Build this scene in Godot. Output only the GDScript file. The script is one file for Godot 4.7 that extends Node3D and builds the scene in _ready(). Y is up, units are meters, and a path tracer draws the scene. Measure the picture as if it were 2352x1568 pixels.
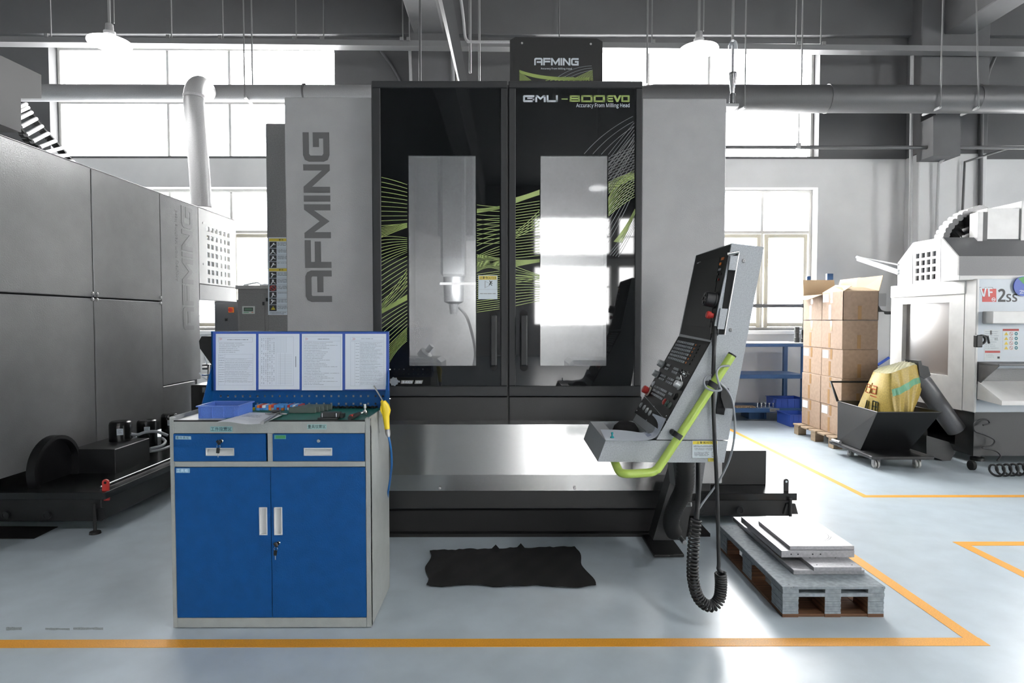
extends Node3D
# A machine shop: a five-axis machining center with its control console, a tool cabinet in front, machines on both sides.
# World: y up, metres; the camera stands at (0, 1.4, 0) and looks along -z. "d" is the distance in front of the camera plane.

const F := 1420.0
const CAM := Vector3(0, 1.4, 0)
var cb: Basis
var mats := {}
var texs := {}
var taken := {}
var rng := RandomNumberGenerator.new()

class Geo:
	var v := PackedVector3Array()
	var n := PackedVector3Array()
	var u := PackedVector2Array()
	var xf := Transform3D.IDENTITY

	func put(p: Vector3, nn: Vector3, uv: Vector2):
		v.append(xf * p)
		n.append((xf.basis * nn).normalized())
		u.append(uv)

	func tri(a: Vector3, b: Vector3, c: Vector3, out = null, ua = Vector2(0, 1), ub = Vector2(1, 1), uc = Vector2(1, 0)):
		var nn := (b - a).cross(c - a)
		if nn.length_squared() < 1e-18:
			return
		nn = nn.normalized()
		if out != null and nn.dot(out) < 0.0:
			nn = -nn
			put(a, nn, ua); put(b, nn, ub); put(c, nn, uc)
		else:
			put(a, nn, ua); put(c, nn, uc); put(b, nn, ub)

	func quad(a: Vector3, b: Vector3, c: Vector3, d: Vector3, out = null):
		tri(a, b, c, out, Vector2(0, 1), Vector2(1, 1), Vector2(1, 0))
		tri(a, c, d, out, Vector2(0, 1), Vector2(1, 0), Vector2(0, 0))

	func squad(a, b, c, d, na, nb, nc, nd):  # smooth quad, wound by its normals
		var g: Vector3 = (b - a).cross(c - a)
		if g.dot(na + nb + nc + nd) >= 0.0:
			put(a, na, Vector2(0, 1)); put(c, nc, Vector2(1, 0)); put(b, nb, Vector2(1, 1))
			put(a, na, Vector2(0, 1)); put(d, nd, Vector2(0, 0)); put(c, nc, Vector2(1, 0))
		else:
			put(a, na, Vector2(0, 1)); put(b, nb, Vector2(1, 1)); put(c, nc, Vector2(1, 0))
			put(a, na, Vector2(0, 1)); put(c, nc, Vector2(1, 0)); put(d, nd, Vector2(0, 0))

	func box(c: Vector3, s: Vector3, ch := 0.0):
		var h := s * 0.5
		var k: float = min(ch, min(h.x, min(h.y, h.z)) * 0.45)
		for ax in 3:
			var e1 := (ax + 1) % 3
			var e2 := (ax + 2) % 3
			for sg in [-1.0, 1.0]:
				var q := []
				for t in [[-1, -1], [1, -1], [1, 1], [-1, 1]]:
					var p := Vector3.ZERO
					p[ax] = sg * h[ax]
					p[e1] = t[0] * (h[e1] - k)
					p[e2] = t[1] * (h[e2] - k)
					q.append(c + p)
				var o := Vector3.ZERO
				o[ax] = sg
				quad(q[0], q[1], q[2], q[3], o)
		if k <= 0.0:
			return
		for ax in 3:
			var e1 := (ax + 1) % 3
			var e2 := (ax + 2) % 3
			for s1 in [-1.0, 1.0]:
				for s2 in [-1.0, 1.0]:
					var q := []
					for t in [[0, -1], [0, 1], [1, 1], [1, -1]]:
						var p := Vector3.ZERO
						p[ax] = t[1] * (h[ax] - k)
						p[e1] = s1 * (h[e1] - (k if t[0] == 1 else 0.0))
						p[e2] = s2 * (h[e2] - (k if t[0] == 0 else 0.0))
						q.append(c + p)
					var o := Vector3.ZERO
					o[e1] = s1
					o[e2] = s2
					quad(q[0], q[1], q[2], q[3], o)
		for sx in [-1.0, 1.0]:
			for sy in [-1.0, 1.0]:
				for sz in [-1.0, 1.0]:
					tri(c + Vector3(sx * h.x, sy * (h.y - k), sz * (h.z - k)), c + Vector3(sx * (h.x - k), sy * h.y, sz * (h.z - k)), c + Vector3(sx * (h.x - k), sy * (h.y - k), sz * h.z), Vector3(sx, sy, sz))

	func bx(x0, x1, y0, y1, d0, d1, ch := 0.0):  # by faces; d = -z
		box(Vector3((x0 + x1) * 0.5, (y0 + y1) * 0.5, -(d0 + d1) * 0.5), Vector3(absf(x1 - x0), absf(y1 - y0), absf(d1 - d0)), ch)

	func prism(pts: Array, off: Vector3):  # a planar outline swept by off
		var nn := Vector3.ZERO
		for i in pts.size():
			nn += pts[i].cross(pts[(i + 1) % pts.size()])
		nn = nn.normalized()
		var ex := (pts[1] - pts[0] as Vector3).normalized()
		var ey := nn.cross(ex)
		var flat := PackedVector2Array()
		var mid := Vector3.ZERO
		for p in pts:
			flat.append(Vector2((p - pts[0]).dot(ex), (p - pts[0]).dot(ey)))
			mid += p
		var area := 0.0
		for i in flat.size():
			area += flat[i].cross(flat[(i + 1) % flat.size()])
		var ids := Geometry2D.triangulate_polygon(flat)
		var side := 1.0 if off.dot(nn) > 0.0 else -1.0
		var i := 0
		while i + 2 < ids.size():
			tri(pts[ids[i]], pts[ids[i + 1]], pts[ids[i + 2]], -nn * side)
			tri(pts[ids[i]] + off, pts[ids[i + 1]] + off, pts[ids[i + 2]] + off, nn * side)
			i += 3
		for j in pts.size():
			var a: Vector3 = pts[j]
			var b: Vector3 = pts[(j + 1) % pts.size()]
			var o := (b - a).cross(nn) * (1.0 if area > 0.0 else -1.0)
			quad(a, b, b + off, a + off, o)

	func tube(path: Array, r, sides := 10, caps := true):
		var m := path.size()
		var rings := []
		var nrm := []
		var up := Vector3.UP
		var t0: Vector3 = (path[1] - path[0]).normalized()
		if absf(t0.dot(up)) > 0.9:
			up = Vector3.RIGHT
		var sd := t0.cross(up).normalized()
		for i in m:
			var t: Vector3
			if i == 0:
				t = path[1] - path[0]
			elif i == m - 1:
				t = path[m - 1] - path[m - 2]
			else:
				t = (path[i + 1] - path[i]).normalized() + (path[i] - path[i - 1]).normalized()
			t = t.normalized()
			sd = (sd - t * sd.dot(t)).normalized()
			var w := t.cross(sd)
			var rr: float = r[i] if r is Array else r
			var ring := []
			var ns := []
			for k in sides:
				var a := TAU * k / sides
				var dir := sd * cos(a) + w * sin(a)
				ring.append(path[i] + dir * rr)
				ns.append(dir)
			rings.append(ring)
			nrm.append(ns)
		for i in m - 1:
			for k in sides:
				var k2 := (k + 1) % sides
				squad(rings[i][k], rings[i][k2], rings[i + 1][k2], rings[i + 1][k], nrm[i][k], nrm[i][k2], nrm[i + 1][k2], nrm[i + 1][k])
		if caps:
			for k in sides:
				var k2 := (k + 1) % sides
				tri(path[0], rings[0][k], rings[0][k2], path[0] - path[1])
				tri(path[m - 1], rings[m - 1][k], rings[m - 1][k2], path[m - 1] - path[m - 2])

	func lathe(c: Vector3, axis: Vector3, prof: Array, sides := 20):  # prof: [radius, height]
		var ay := axis.normalized()
		var ax := ay.cross(Vector3.RIGHT if absf(ay.x) < 0.9 else Vector3.UP).normalized()
		var az := ax.cross(ay)
		for i in prof.size() - 1:
			var a = prof[i]
			var b = prof[i + 1]
			var sl := Vector2(b[0] - a[0], b[1] - a[1])
			if sl.length() < 1e-7:
				continue
			sl = sl.normalized()
			for k in sides:
				var d0 := ax * cos(TAU * k / sides) + az * sin(TAU * k / sides)
				var d1 := ax * cos(TAU * (k + 1) / sides) + az * sin(TAU * (k + 1) / sides)
				var n0 := (d0 * sl.y - ay * sl.x)
				var n1 := (d1 * sl.y - ay * sl.x)
				var p0: Vector3 = c + d0 * a[0] + ay * a[1]
				var p1: Vector3 = c + d1 * a[0] + ay * a[1]
				var p2: Vector3 = c + d1 * b[0] + ay * b[1]
				var p3: Vector3 = c + d0 * b[0] + ay * b[1]
				if a[0] < 1e-6:
					stri(p0, p2, p3, n0, n1, n0)
				elif b[0] < 1e-6:
					stri(p0, p1, p2, n0, n1, n0)
				else:
					squad(p0, p1, p2, p3, n0, n1, n1, n0)

	func stri(a, b, c, na, nb, nc):
		var g: Vector3 = (b - a).cross(c - a)
		if g.dot(na + nb + nc) >= 0.0:
			put(a, na, Vector2.ZERO); put(c, nc, Vector2.ZERO); put(b, nb, Vector2.ZERO)
		else:
			put(a, na, Vector2.ZERO); put(b, nb, Vector2.ZERO); put(c, nc, Vector2.ZERO)

	func sheet(rows: Array, thick := 0.0):  # a grid of points as a smooth two-sided sheet with uv
		var h := rows.size()
		var w: int = rows[0].size()
		var ns := []
		for i in h:
			var line := []
			for j in w:
				var du: Vector3 = rows[i][min(j + 1, w - 1)] - rows[i][max(j - 1, 0)]
				var dv: Vector3 = rows[min(i + 1, h - 1)][j] - rows[max(i - 1, 0)][j]
				line.append(du.cross(dv).normalized())
			ns.append(line)
		for i in h - 1:
			for j in w - 1:
				var uvs := []
				for q in [[i, j], [i, j + 1], [i + 1, j + 1], [i + 1, j]]:
					uvs.append(Vector2(float(q[1]) / (w - 1), float(q[0]) / (h - 1)))
				var a: Vector3 = rows[i][j]; var b: Vector3 = rows[i][j + 1]; var c: Vector3 = rows[i + 1][j + 1]; var d: Vector3 = rows[i + 1][j]
				put(a, ns[i][j], uvs[0]); put(c, ns[i + 1][j + 1], uvs[2]); put(b, ns[i][j + 1], uvs[1])
				put(a, ns[i][j], uvs[0]); put(d, ns[i + 1][j], uvs[3]); put(c, ns[i + 1][j + 1], uvs[2])
				if thick > 0.0:
					var k := [a - ns[i][j] * thick, b - ns[i][j + 1] * thick, c - ns[i + 1][j + 1] * thick, d - ns[i + 1][j] * thick]
					put(k[0], -ns[i][j], uvs[0]); put(k[1], -ns[i][j + 1], uvs[1]); put(k[2], -ns[i + 1][j + 1], uvs[2])
					put(k[0], -ns[i][j], uvs[0]); put(k[2], -ns[i + 1][j + 1], uvs[2]); put(k[3], -ns[i + 1][j], uvs[3])
		if thick > 0.0:
			for i in h - 1:
				for j in [0, w - 1]:
					quad(rows[i][j], rows[i + 1][j], rows[i + 1][j] - ns[i + 1][j] * thick, rows[i][j] - ns[i][j] * thick)
			for j in w - 1:
				for i in [0, h - 1]:
					quad(rows[i][j], rows[i][j + 1], rows[i][j + 1] - ns[i][j + 1] * thick, rows[i][j] - ns[i][j] * thick)

	func ribbon(path: Array, w: float, nn: Vector3):  # a flat printed line
		for i in path.size() - 1:
			var t: Vector3 = (path[i + 1] - path[i]).normalized()
			var s := t.cross(nn).normalized() * w * 0.5
			quad(path[i] - s, path[i + 1] - s, path[i + 1] + s, path[i] + s, nn)

	func mesh() -> ArrayMesh:
		var a := []
		a.resize(Mesh.ARRAY_MAX)
		a[Mesh.ARRAY_VERTEX] = v
		a[Mesh.ARRAY_NORMAL] = n
		a[Mesh.ARRAY_TEX_UV] = u
		var m := ArrayMesh.new()
		m.add_surface_from_arrays(Mesh.PRIMITIVE_TRIANGLES, a)
		return m

# ---------- pixels of the photograph to points ----------
func ray(x: float, y: float) -> Vector3:
	return cb * Vector3((x - 1176.0) / F, -(y - 784.0) / F, -1.0)
func P(x: float, y: float, d: float) -> Vector3:
	var r := ray(x, y)
	return CAM + r * (d / -r.z)
func PX(x: float, y: float, at: float) -> Vector3:
	var r := ray(x, y)
	return CAM + r * (at / r.x)
func PY(x: float, y: float, at: float) -> Vector3:
	var r := ray(x, y)
	return CAM + r * ((at - CAM.y) / r.y)
func PN(x: float, y: float, pl: Plane) -> Vector3:
	var r := ray(x, y)
	return CAM + r * ((pl.d - pl.normal.dot(CAM)) / pl.normal.dot(r))

# ---------- scene helpers ----------
func numbered(called: String) -> String:
	if not taken.has(called):
		taken[called] = 0
		return called
	taken[called] += 1
	return "%s_%03d" % [called, taken[called]]
func thing(called: String, label: String, category: String, at := Vector3.ZERO, group := "") -> Node3D:
	var o := Node3D.new()
	o.name = numbered(called)
	add_child(o)
	o.position = at
	o.set_meta("label", label)
	o.set_meta("category", category)
	if group != "":
		o.set_meta("group", group)
	return o
func part(parent: Node3D, called: String, g: Geo, m: Material, label := "") -> MeshInstance3D:
	# geometry comes in world coordinates
	var o := MeshInstance3D.new()
	o.name = called
	o.mesh = g.mesh()
	o.material_override = m
	parent.add_child(o, true)
	if parent.get_parent() == self and not (parent is MeshInstance3D):
		o.position = -parent.position
	if label != "":
		o.set_meta("label", label)
	return o
func lpart(parent: Node3D, called: String, mesh: Mesh, m: Material, at := Vector3.ZERO) -> MeshInstance3D:  # local coordinates, shared mesh
	var o := MeshInstance3D.new()
	o.name = called
	o.mesh = mesh
	o.material_override = m
	o.position = at
	parent.add_child(o, true)
	return o
func copy(o: Node3D, at: Vector3, label := "", turn = null) -> Node3D:
	var c := o.duplicate()
	var base: String = o.name
	var us := base.rfind("_")
	if us > 0 and base.substr(us + 1).is_valid_int():
		base = base.substr(0, us)
	c.name = numbered(base)
	add_child(c)
	c.position = at
	if turn != null:
		c.rotation.y = turn
	if label != "":
		c.set_meta("label", label)
	return c
func struct(called: String, g: Geo, m: Material, parent: Node = null) -> MeshInstance3D:
	var o := MeshInstance3D.new()
	o.name = called
	o.mesh = g.mesh()
	o.material_override = m
	if parent == null:
		add_child(o, true)
		o.set_meta("kind", "structure")
	else:
		parent.add_child(o, true)
	return o

func noise_tex(key: String, lo: float, hi: float, freq: float, oct: int, sz := 512, nrm := false, bump := 4.0) -> Texture2D:
	if texs.has(key):
		return texs[key]
	var fn := FastNoiseLite.new()
	fn.noise_type = FastNoiseLite.TYPE_SIMPLEX_SMOOTH
	fn.seed = 11 + key.length() * 7
	fn.frequency = freq
	fn.fractal_octaves = oct
	var t := NoiseTexture2D.new()
	t.width = sz
	t.height = sz
	t.seamless = true
	t.noise = fn
	if nrm:
		t.as_normal_map = true
		t.bump_strength = bump
	else:
		var gr := Gradient.new()
		gr.offsets = PackedFloat32Array([0.15, 0.85])
		gr.colors = PackedColorArray([Color(lo, lo, lo), Color(hi, hi, hi)])
		t.color_ramp = gr
	texs[key] = t
	return t
func img_tex(key: String, im: Image) -> Texture2D:
	texs[key] = ImageTexture.create_from_image(im)
	return texs[key]
func stripes(key: String, w: int, h: int, lo: float, hi: float, across: bool, smooth := 0.0) -> Texture2D:  # brushed lines or layers
	if texs.has(key):
		return texs[key]
	var im := Image.create(w, h, false, Image.FORMAT_RGB8)
	var k := 0.5
	for i in (h if across else w):
		k = lerpf(rng.randf(), k, smooth)
		var c := lerpf(lo, hi, k)
		if across:
			im.fill_rect(Rect2i(0, i, w, 1), Color(c, c, c))
		else:
			im.fill_rect(Rect2i(i, 0, 1, h), Color(c, c, c))
	return img_tex(key, im)
func mat(key: String, hex: String = "ffffff", rough := 0.5, metal := 0.0, tex: Texture2D = null, sc := 1.0, nrm: Texture2D = null, ns := 0.3) -> StandardMaterial3D:
	if mats.has(key):
		return mats[key]
	var m := StandardMaterial3D.new()
	m.resource_name = key
	m.albedo_color = Color(hex)
	m.roughness = rough
	m.metallic = metal
	if tex != null:
		m.albedo_texture = tex
	if nrm != null:
		m.normal_enabled = true
		m.normal_texture = nrm
		m.normal_scale = ns
	if tex != null or nrm != null:
		m.uv1_triplanar = true
		m.uv1_world_triplanar = true
		m.uv1_scale = Vector3(sc, sc, sc)
	mats[key] = m
	return m
func glow(key: String, hex: String, e: float) -> StandardMaterial3D:
	if mats.has(key):
		return mats[key]
	var m := mat(key, hex, 0.4)
	m.emission_enabled = true
	m.emission = Color(hex)
	m.emission_energy_multiplier = e
	return m
func print_mat(key: String, im: Image, rough := 0.55) -> StandardMaterial3D:
	var m := StandardMaterial3D.new()
	m.resource_name = key
	m.albedo_texture = img_tex(key, im)
	m.roughness = rough
	mats[key] = m
	return m
func text(parent: Node3D, called: String, s: String, L: Vector3, R: Vector3, T: Vector3, m: Material, font := "Droid Sans", weight := 400) -> MeshInstance3D:
	# lettering fitted between its lower left, lower right and upper left corners
	var tm := TextMesh.new()
	var sf := SystemFont.new()
	sf.font_names = PackedStringArray([font])
	sf.font_weight = weight
	tm.font = sf
	tm.font_size = 48
	tm.text = s
	tm.pixel_size = 0.01
	tm.depth = 0.02
	tm.curve_step = 2.0
	var bb := tm.get_aabb()
	var o := MeshInstance3D.new()
	o.name = called
	o.mesh = tm
	o.material_override = m
	parent.add_child(o, true)
	var bxv := (R - L) / bb.size.x
	var byv := (T - L) / bb.size.y
	var bz := (R - L).cross(T - L).normalized() * 0.03
	var b := Basis(bxv, byv, bz)
	var t := Transform3D(b, L - b * Vector3(bb.position.x, bb.position.y, 0.0))
	if parent.get_parent() == self and not (parent is MeshInstance3D):
		t.origin -= parent.position
	o.transform = t
	return o
func poly(g: Geo, pts: Array, L: Vector3, ux: Vector3, uy: Vector3, off: Vector3):
	var q := []
	for p in pts:
		q.append(L + ux * p[0] + uy * p[1])
	g.prism(q, off)
func rects(g: Geo, rs: Array, L: Vector3, ux: Vector3, uy: Vector3, off: Vector3):
	for r in rs:
		poly(g, [[r[0], r[1]], [r[2], r[1]], [r[2], r[3]], [r[0], r[3]]], L, ux, uy, off)
func arc(p0: Vector3, p1: Vector3, p2: Vector3, k := 10) -> Array:  # quadratic curve
	var o := []
	for i in k + 1:
		var t := float(i) / k
		o.append(p0.lerp(p1, t).lerp(p1.lerp(p2, t), t))
	return o
func spline(pts: Array, k := 8) -> Array:
	var o := []
	for i in pts.size() - 1:
		var a: Vector3 = pts[max(i - 1, 0)]
		var b: Vector3 = pts[i]
		var c: Vector3 = pts[i + 1]
		var d: Vector3 = pts[min(i + 2, pts.size() - 1)]
		for j in k:
			o.append(b.cubic_interpolate(c, a, d, float(j) / k))
	o.append(pts[-1])
	return o

# ---------- print ----------
const GLYPHS := {
	"gong": [[1, 9, 9, 9], [5, 9, 5, 1], [0, 1, 10, 1]],
	"jian": [[3, 10, 1, 6], [2, 7, 2, 0], [5, 9, 4, 6], [4.5, 7, 9, 7], [4, 4, 10, 4], [7, 10, 7, 0]],
	"fang": [[2.5, 10, 2.5, 8.5], [0, 8, 5, 8], [2, 8, 1, 0], [2, 5, 4.5, 5], [4.5, 5, 4, 0.5], [7, 10, 5.5, 6.5], [6.5, 8, 10, 8], [9, 8, 5.5, 0], [6.5, 5, 10, 0]],
	"zhi": [[1, 10, 9, 10], [1, 8, 9, 8], [1, 10, 1, 8], [9, 10, 9, 8], [4, 10, 4, 8], [6, 10, 6, 8], [0, 7, 10, 7], [5, 8, 5, 6], [2, 6, 8, 6], [2, 6, 2, 1], [8, 6, 8, 1], [2, 4.4, 8, 4.4], [2, 2.8, 8, 2.8], [0, 1, 10, 1]],
	"qu": [[0, 9, 10, 9], [1, 9, 1, 0.5], [1, 0.5, 10, 0.5], [3, 7, 8, 2], [8, 7.5, 3, 2]],
	"liang": [[2, 10, 8, 10], [2, 10, 2, 7.5], [8, 10, 8, 7.5], [2, 8.8, 8, 8.8], [2, 7.5, 8, 7.5], [0, 6.6, 10, 6.6], [2, 5.7, 8, 5.7], [2, 5.7, 2, 2.8], [8, 5.7, 8, 2.8], [5, 5.7, 5, 0], [2, 4.2, 8, 4.2], [2, 2.8, 8, 2.8], [1.5, 1.5, 8.5, 1.5], [0, 0, 10, 0]],
	"ju": [[2, 10, 8, 10], [2, 10, 2, 3], [8, 10, 8, 3], [2, 8, 8, 8], [2, 6.2, 8, 6.2], [2, 4.6, 8, 4.6], [0, 3, 10, 3], [3.5, 2.5, 1, 0], [6.5, 2.5, 9, 0]],
	"xiang": [[2, 10, 0.5, 8], [1, 9, 4.5, 9], [7, 10, 5.5, 8], [6, 9, 10, 9], [0, 6, 4.5, 6], [2.3, 7.5, 2.3, 0], [2.2, 5.5, 0, 2], [2.4, 5, 4.5, 3], [5.5, 7, 9.5, 7], [5.5, 7, 5.5, 0], [9.5, 7, 9.5, 0], [5.5, 4.7, 9.5, 4.7], [5.5, 2.4, 9.5, 2.4], [5.5, 0, 9.5, 0]],
	"jing": [[0, 9, 5, 9], [1.5, 10, 1.5, 8], [3.5, 10, 3.5, 8], [1, 7.5, 4.5, 7.5], [1, 7.5, 1, 6], [4.5, 8, 4.5, 5.5], [7, 10, 6, 8], [6.5, 9, 10, 9], [9, 9, 6, 6], [7, 8, 10, 6], [0, 5, 10, 5], [2, 3.8, 8, 3.8], [2, 2.6, 8, 2.6], [2, 1.5, 8, 1.5], [2, 1.5, 2, 0], [8, 1.5, 8, 0], [2, 0, 8, 0]],
	"gao": [[3, 10, 1, 7], [2, 8, 9, 8], [5, 10, 5, 5.5], [0, 5.5, 10, 5.5], [2, 4, 8, 4], [2, 4, 2, 0], [8, 4, 8, 0], [2, 0, 8, 0]],
}
func line(im: Image, x0: float, y0: float, x1: float, y1: float, w: int, c: Color):
	var k := int(maxf(absf(x1 - x0), absf(y1 - y0))) + 1
	for i in k + 1:
		var t := float(i) / k
		im.fill_rect(Rect2i(int(lerpf(x0, x1, t)) - w / 2, int(lerpf(y0, y1, t)) - w / 2, w, w), c)
func glyphs(im: Image, names: Array, x: float, y: float, size: float, w: int, c: Color, step := 1.15):
	for nm in names:
		for s in GLYPHS[nm]:
			line(im, x + s[0] * size / 10.0, y + size - s[1] * size / 10.0, x + s[2] * size / 10.0, y + size - s[3] * size / 10.0, w, c)
		x += size * step
func rows(im: Image, x0: int, y0: int, x1: int, y1: int, k: int, h: int, c: Color, full := 0.7):  # lines of small print
	for i in k:
		var y := y0 + (y1 - y0) * i / k
		var x := x0
		var stop := int(lerpf(x0, x1, rng.randf_range(full, 1.0)))
		while x < stop:
			var w := rng.randi_range(2, 6)
			var t := rng.randf_range(0.0, 0.35)
			im.fill_rect(Rect2i(x, y, min(w, stop - x), h), c.lerp(Color(0.8, 0.83, 0.85), t))
			x += w + (1 if rng.randf() < 0.8 else 4)
func frame(im: Image, x0: int, y0: int, x1: int, y1: int, w: int, c: Color):
	im.fill_rect(Rect2i(x0, y0, x1 - x0, w), c)
	im.fill_rect(Rect2i(x0, y1 - w, x1 - x0, w), c)
	im.fill_rect(Rect2i(x0, y0, w, y1 - y0), c)
	im.fill_rect(Rect2i(x1 - w, y0, w, y1 - y0), c)
func blank(w: int, h: int, hex: String) -> Image:
	var im := Image.create(w, h, false, Image.FORMAT_RGB8)
	im.fill(Color(hex))
	return im
func sticker(parent: Node3D, called: String, a: Vector3, b: Vector3, c: Vector3, d: Vector3, m: Material, thick := 0.0012, label := "") -> MeshInstance3D:
	# a thin printed sheet: lower left, lower right, upper right, upper left on the surface
	var g := Geo.new()
	var nn := (b - a).cross(d - a).normalized()
	var o := nn * thick
	g.quad(a + o, b + o, c + o, d + o, nn)
	for q in [[a, b], [b, c], [c, d], [d, a]]:
		g.quad(q[0], q[1], q[1] + o, q[0] + o, null)
	return part(parent, called, g, m, label)
func psticker(parent: Node3D, called: String, x0: float, y0: float, x1: float, y1: float, d: float, m: Material, label := "") -> MeshInstance3D:
	return sticker(parent, called, P(x0, y1, d), P(x1, y1, d), P(x1, y0, d), P(x0, y0, d), m, 0.0012, label)

const WALL := 9.25   # the far wall's inner face
const PANE := 9.45   # its window frames
const SPLIT := 3.79  # where the dark upper paint begins
const BACK := 16.0   # the wall behind the camera
const TOP := 6.6
const LAMP := 5.5

func _ready():
	rng.seed = 20240611
	# camera
	cb = Basis.from_euler(Vector3(deg_to_rad(-1.976), deg_to_rad(-0.242), 0))
	var cam := Camera3D.new()
	cam.name = "camera"
	add_child(cam)
	cam.transform = Transform3D(cb, CAM)
	cam.fov = rad_to_deg(2.0 * atan(784.0 / F))
	cam.near = 0.05
	cam.far = 200.0
	cam.current = true
	# sky and exposure: a white overcast day seen through the windows
	var env := Environment.new()
	env.background_mode = Environment.BG_COLOR
	env.background_color = Color(1.0, 1.0, 1.0)
	env.background_energy_multiplier = 33.0
	env.tonemap_mode = Environment.TONE_MAPPER_LINEAR
	env.tonemap_exposure = 1.0
	env.sdfgi_enabled = true
	env.ssao_enabled = true
	env.ssil_enabled = true
	var we := WorldEnvironment.new()
	we.environment = env
	add_child(we)
	materials()
	room()
	lamps()
	overhead()
	main_machine()
	console()
	tool_cabinet()
	cabinet_things()
	left_machine()
	rear_cabinets()
	right_machine()
	chip_cart()
	cartons()
	shelf()
	near_pallet()
	floor_things()

func dull(m: StandardMaterial3D, spec: float) -> StandardMaterial3D:
	m.metallic_specular = spec
	return m
func materials():
	var blotch := noise_tex("blotch", 0.955, 1.0, 0.006, 4)
	var fine := noise_tex("fine", 0.9, 1.0, 0.08, 3)
	var speck := noise_tex("speck_n", 0, 1, 0.25, 2, 512, true, 3.0)
	mat("floor", "bac6ce", 0.28, 0.0, noise_tex("floor", 0.95, 1.0, 0.01, 5, 1024), 0.35, noise_tex("floor_n", 0, 1, 0.02, 3, 512, true, 1.2), 0.12)
	mat("scuff", "a3adb0", 0.6, 0.0, noise_tex("scuff", 0.7, 1.0, 0.1, 3, 256), 6.0)
	mat("tape", "e6a028", 0.5, 0.0, fine, 3.0)
	mat("wall_white", "dcdcdc", 0.8, 0.0, blotch, 0.3)
	mat("wall_dark", "585859", 0.8, 0.0, blotch, 0.3)
	mat("concrete", "626263", 0.85, 0.0, blotch, 0.6)
	mat("frame_white", "d9d8d4", 0.5)
	mat("sill", "e6e6e6", 0.5)
	var gl := mat("glass", "ffffff", 0.02)
	gl.transparency = BaseMaterial3D.TRANSPARENCY_ALPHA
	gl.albedo_color = Color(1, 1, 1, 0.05)
	var gg := mat("glass_gray", "ffffff", 0.05)
	gg.transparency = BaseMaterial3D.TRANSPARENCY_ALPHA
	gg.albedo_color = Color(0.8, 0.82, 0.84, 0.35)
	mat("black_gloss_paint", "151617", 0.25)
	mat("galv", "a8a8a8", 0.42, 0.75, fine, 2.0)
	mat("duct", "565657", 0.45, 0.1, fine, 2.0)
	mat("tray", "7c7c7d", 0.4, 0.3)
	mat("duct_mid", "9a9a9b", 0.42, 0.1, fine, 2.0)
	mat("duct_light", "b0b0b0", 0.4, 0.1, fine, 2.0)
	mat("rod", "7d7d7d", 0.4, 0.3)
	mat("panel_gray", "a3a3a3", 0.42, 0.0, noise_tex("panel", 0.97, 1.0, 0.01, 4), 0.8, speck, 0.12)
	mat("panel_gray_dark", "808080", 0.45, 0.0, fine, 2.0, speck, 0.1)
	mat("cover_dark", "3c3c3d", 0.5)
	mat("panel_side", "8f8f8f", 0.31, 0.25, noise_tex("panel_side", 0.96, 1.0, 0.012, 5), 0.7, speck, 0.1)
	mat("console_gray", "a9aeb2", 0.4, 0.0, fine, 3.0, speck, 0.08)
	mat("black_frame", "1c1e20", 0.42, 0.0, null, 9.0, speck, 0.5)
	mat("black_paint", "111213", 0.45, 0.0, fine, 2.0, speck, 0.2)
	mat("black_dull", "0c0c0d", 0.75)
	mat("rubber", "141414", 0.7)
	mat("gloss_black", "151617", 0.03)
	var pane := mat("machine_pane", "a4a7a8", 0.04)
	pane.transparency = BaseMaterial3D.TRANSPARENCY_ALPHA
	pane.albedo_color = Color(0.66, 0.67, 0.68, 0.3)
	var st := mat("stainless", "c9c9c8", 0.27, 1.0)
	st.anisotropy_enabled = true
	st.anisotropy = 0.95
	mat("steel", "b5b5b5", 0.28, 0.9)
	mat("chrome", "d8d8d8", 0.12, 1.0)
	mat("aluminium", "bfbfc2", 0.42, 0.7, noise_tex("mill", 0.9, 1.0, 0.05, 4), 2.0)
	mat("lime", "a9c25a", 0.3)
	mat("print_lime", "9db062", 0.4)
	mat("print_white", "c9d0d6", 0.4)
	mat("print_dark", "5b5b5b", 0.45)
	mat("print_fade", "7c7c7c", 0.42)
	mat("ink", "1a1b1c", 0.5)
	mat("interior", "a9aaaa", 0.45, 0.2, blotch, 1.5)
	mat("interior_dark", "6f7172", 0.4, 0.4)
	dull(mat("cab_blue", "104a86", 0.42, 0.0, noise_tex("cab", 0.95, 1.0, 0.02, 4), 1.0, speck, 0.12), 0.3)
	mat("cab_gray", "9b9f9c", 0.45, 0.0, noise_tex("cab_g", 0.96, 1.0, 0.02, 4), 1.0, speck, 0.1)
	mat("handle_white", "c9cbcb", 0.4)
	mat("frame_blue", "2c4fa0", 0.4)
	mat("paper", "dfe5ec", 0.7)
	mat("bin_blue", "5378c8", 0.4, 0.0, fine, 4.0)
	mat("mat_green", "14685a", 0.5, 0.0, blotch, 3.0)
	mat("red", "b8322c", 0.45)
	mat("orange", "e07a2a", 0.45)
	mat("sky_blue", "4f94d6", 0.45)
	mat("white_plastic", "dadfe4", 0.45)
	mat("gray_plastic", "8c9298", 0.5)
	mat("yellow", "e0c41e", 0.4)
	mat("slate", "4b5752", 0.5)
	mat("haas_white", "dcdcda", 0.38, 0.0, noise_tex("haas", 0.95, 1.0, 0.012, 4), 0.8)
	mat("grille_glare", "ececea", 0.22)  # panel gray turned white to carry the window glare in its colour
	mat("haas_blue", "c3cbd2", 0.4)
	mat("haas_gray", "5f6062", 0.4, 0.0, fine, 2.0, speck, 0.1)
	mat("haas_dark", "2a2c2c", 0.45, 0.0, fine, 2.0)
	mat("card", "a68d78", 0.8, 0.0, noise_tex("card", 0.92, 1.0, 0.03, 4), 1.2)
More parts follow.
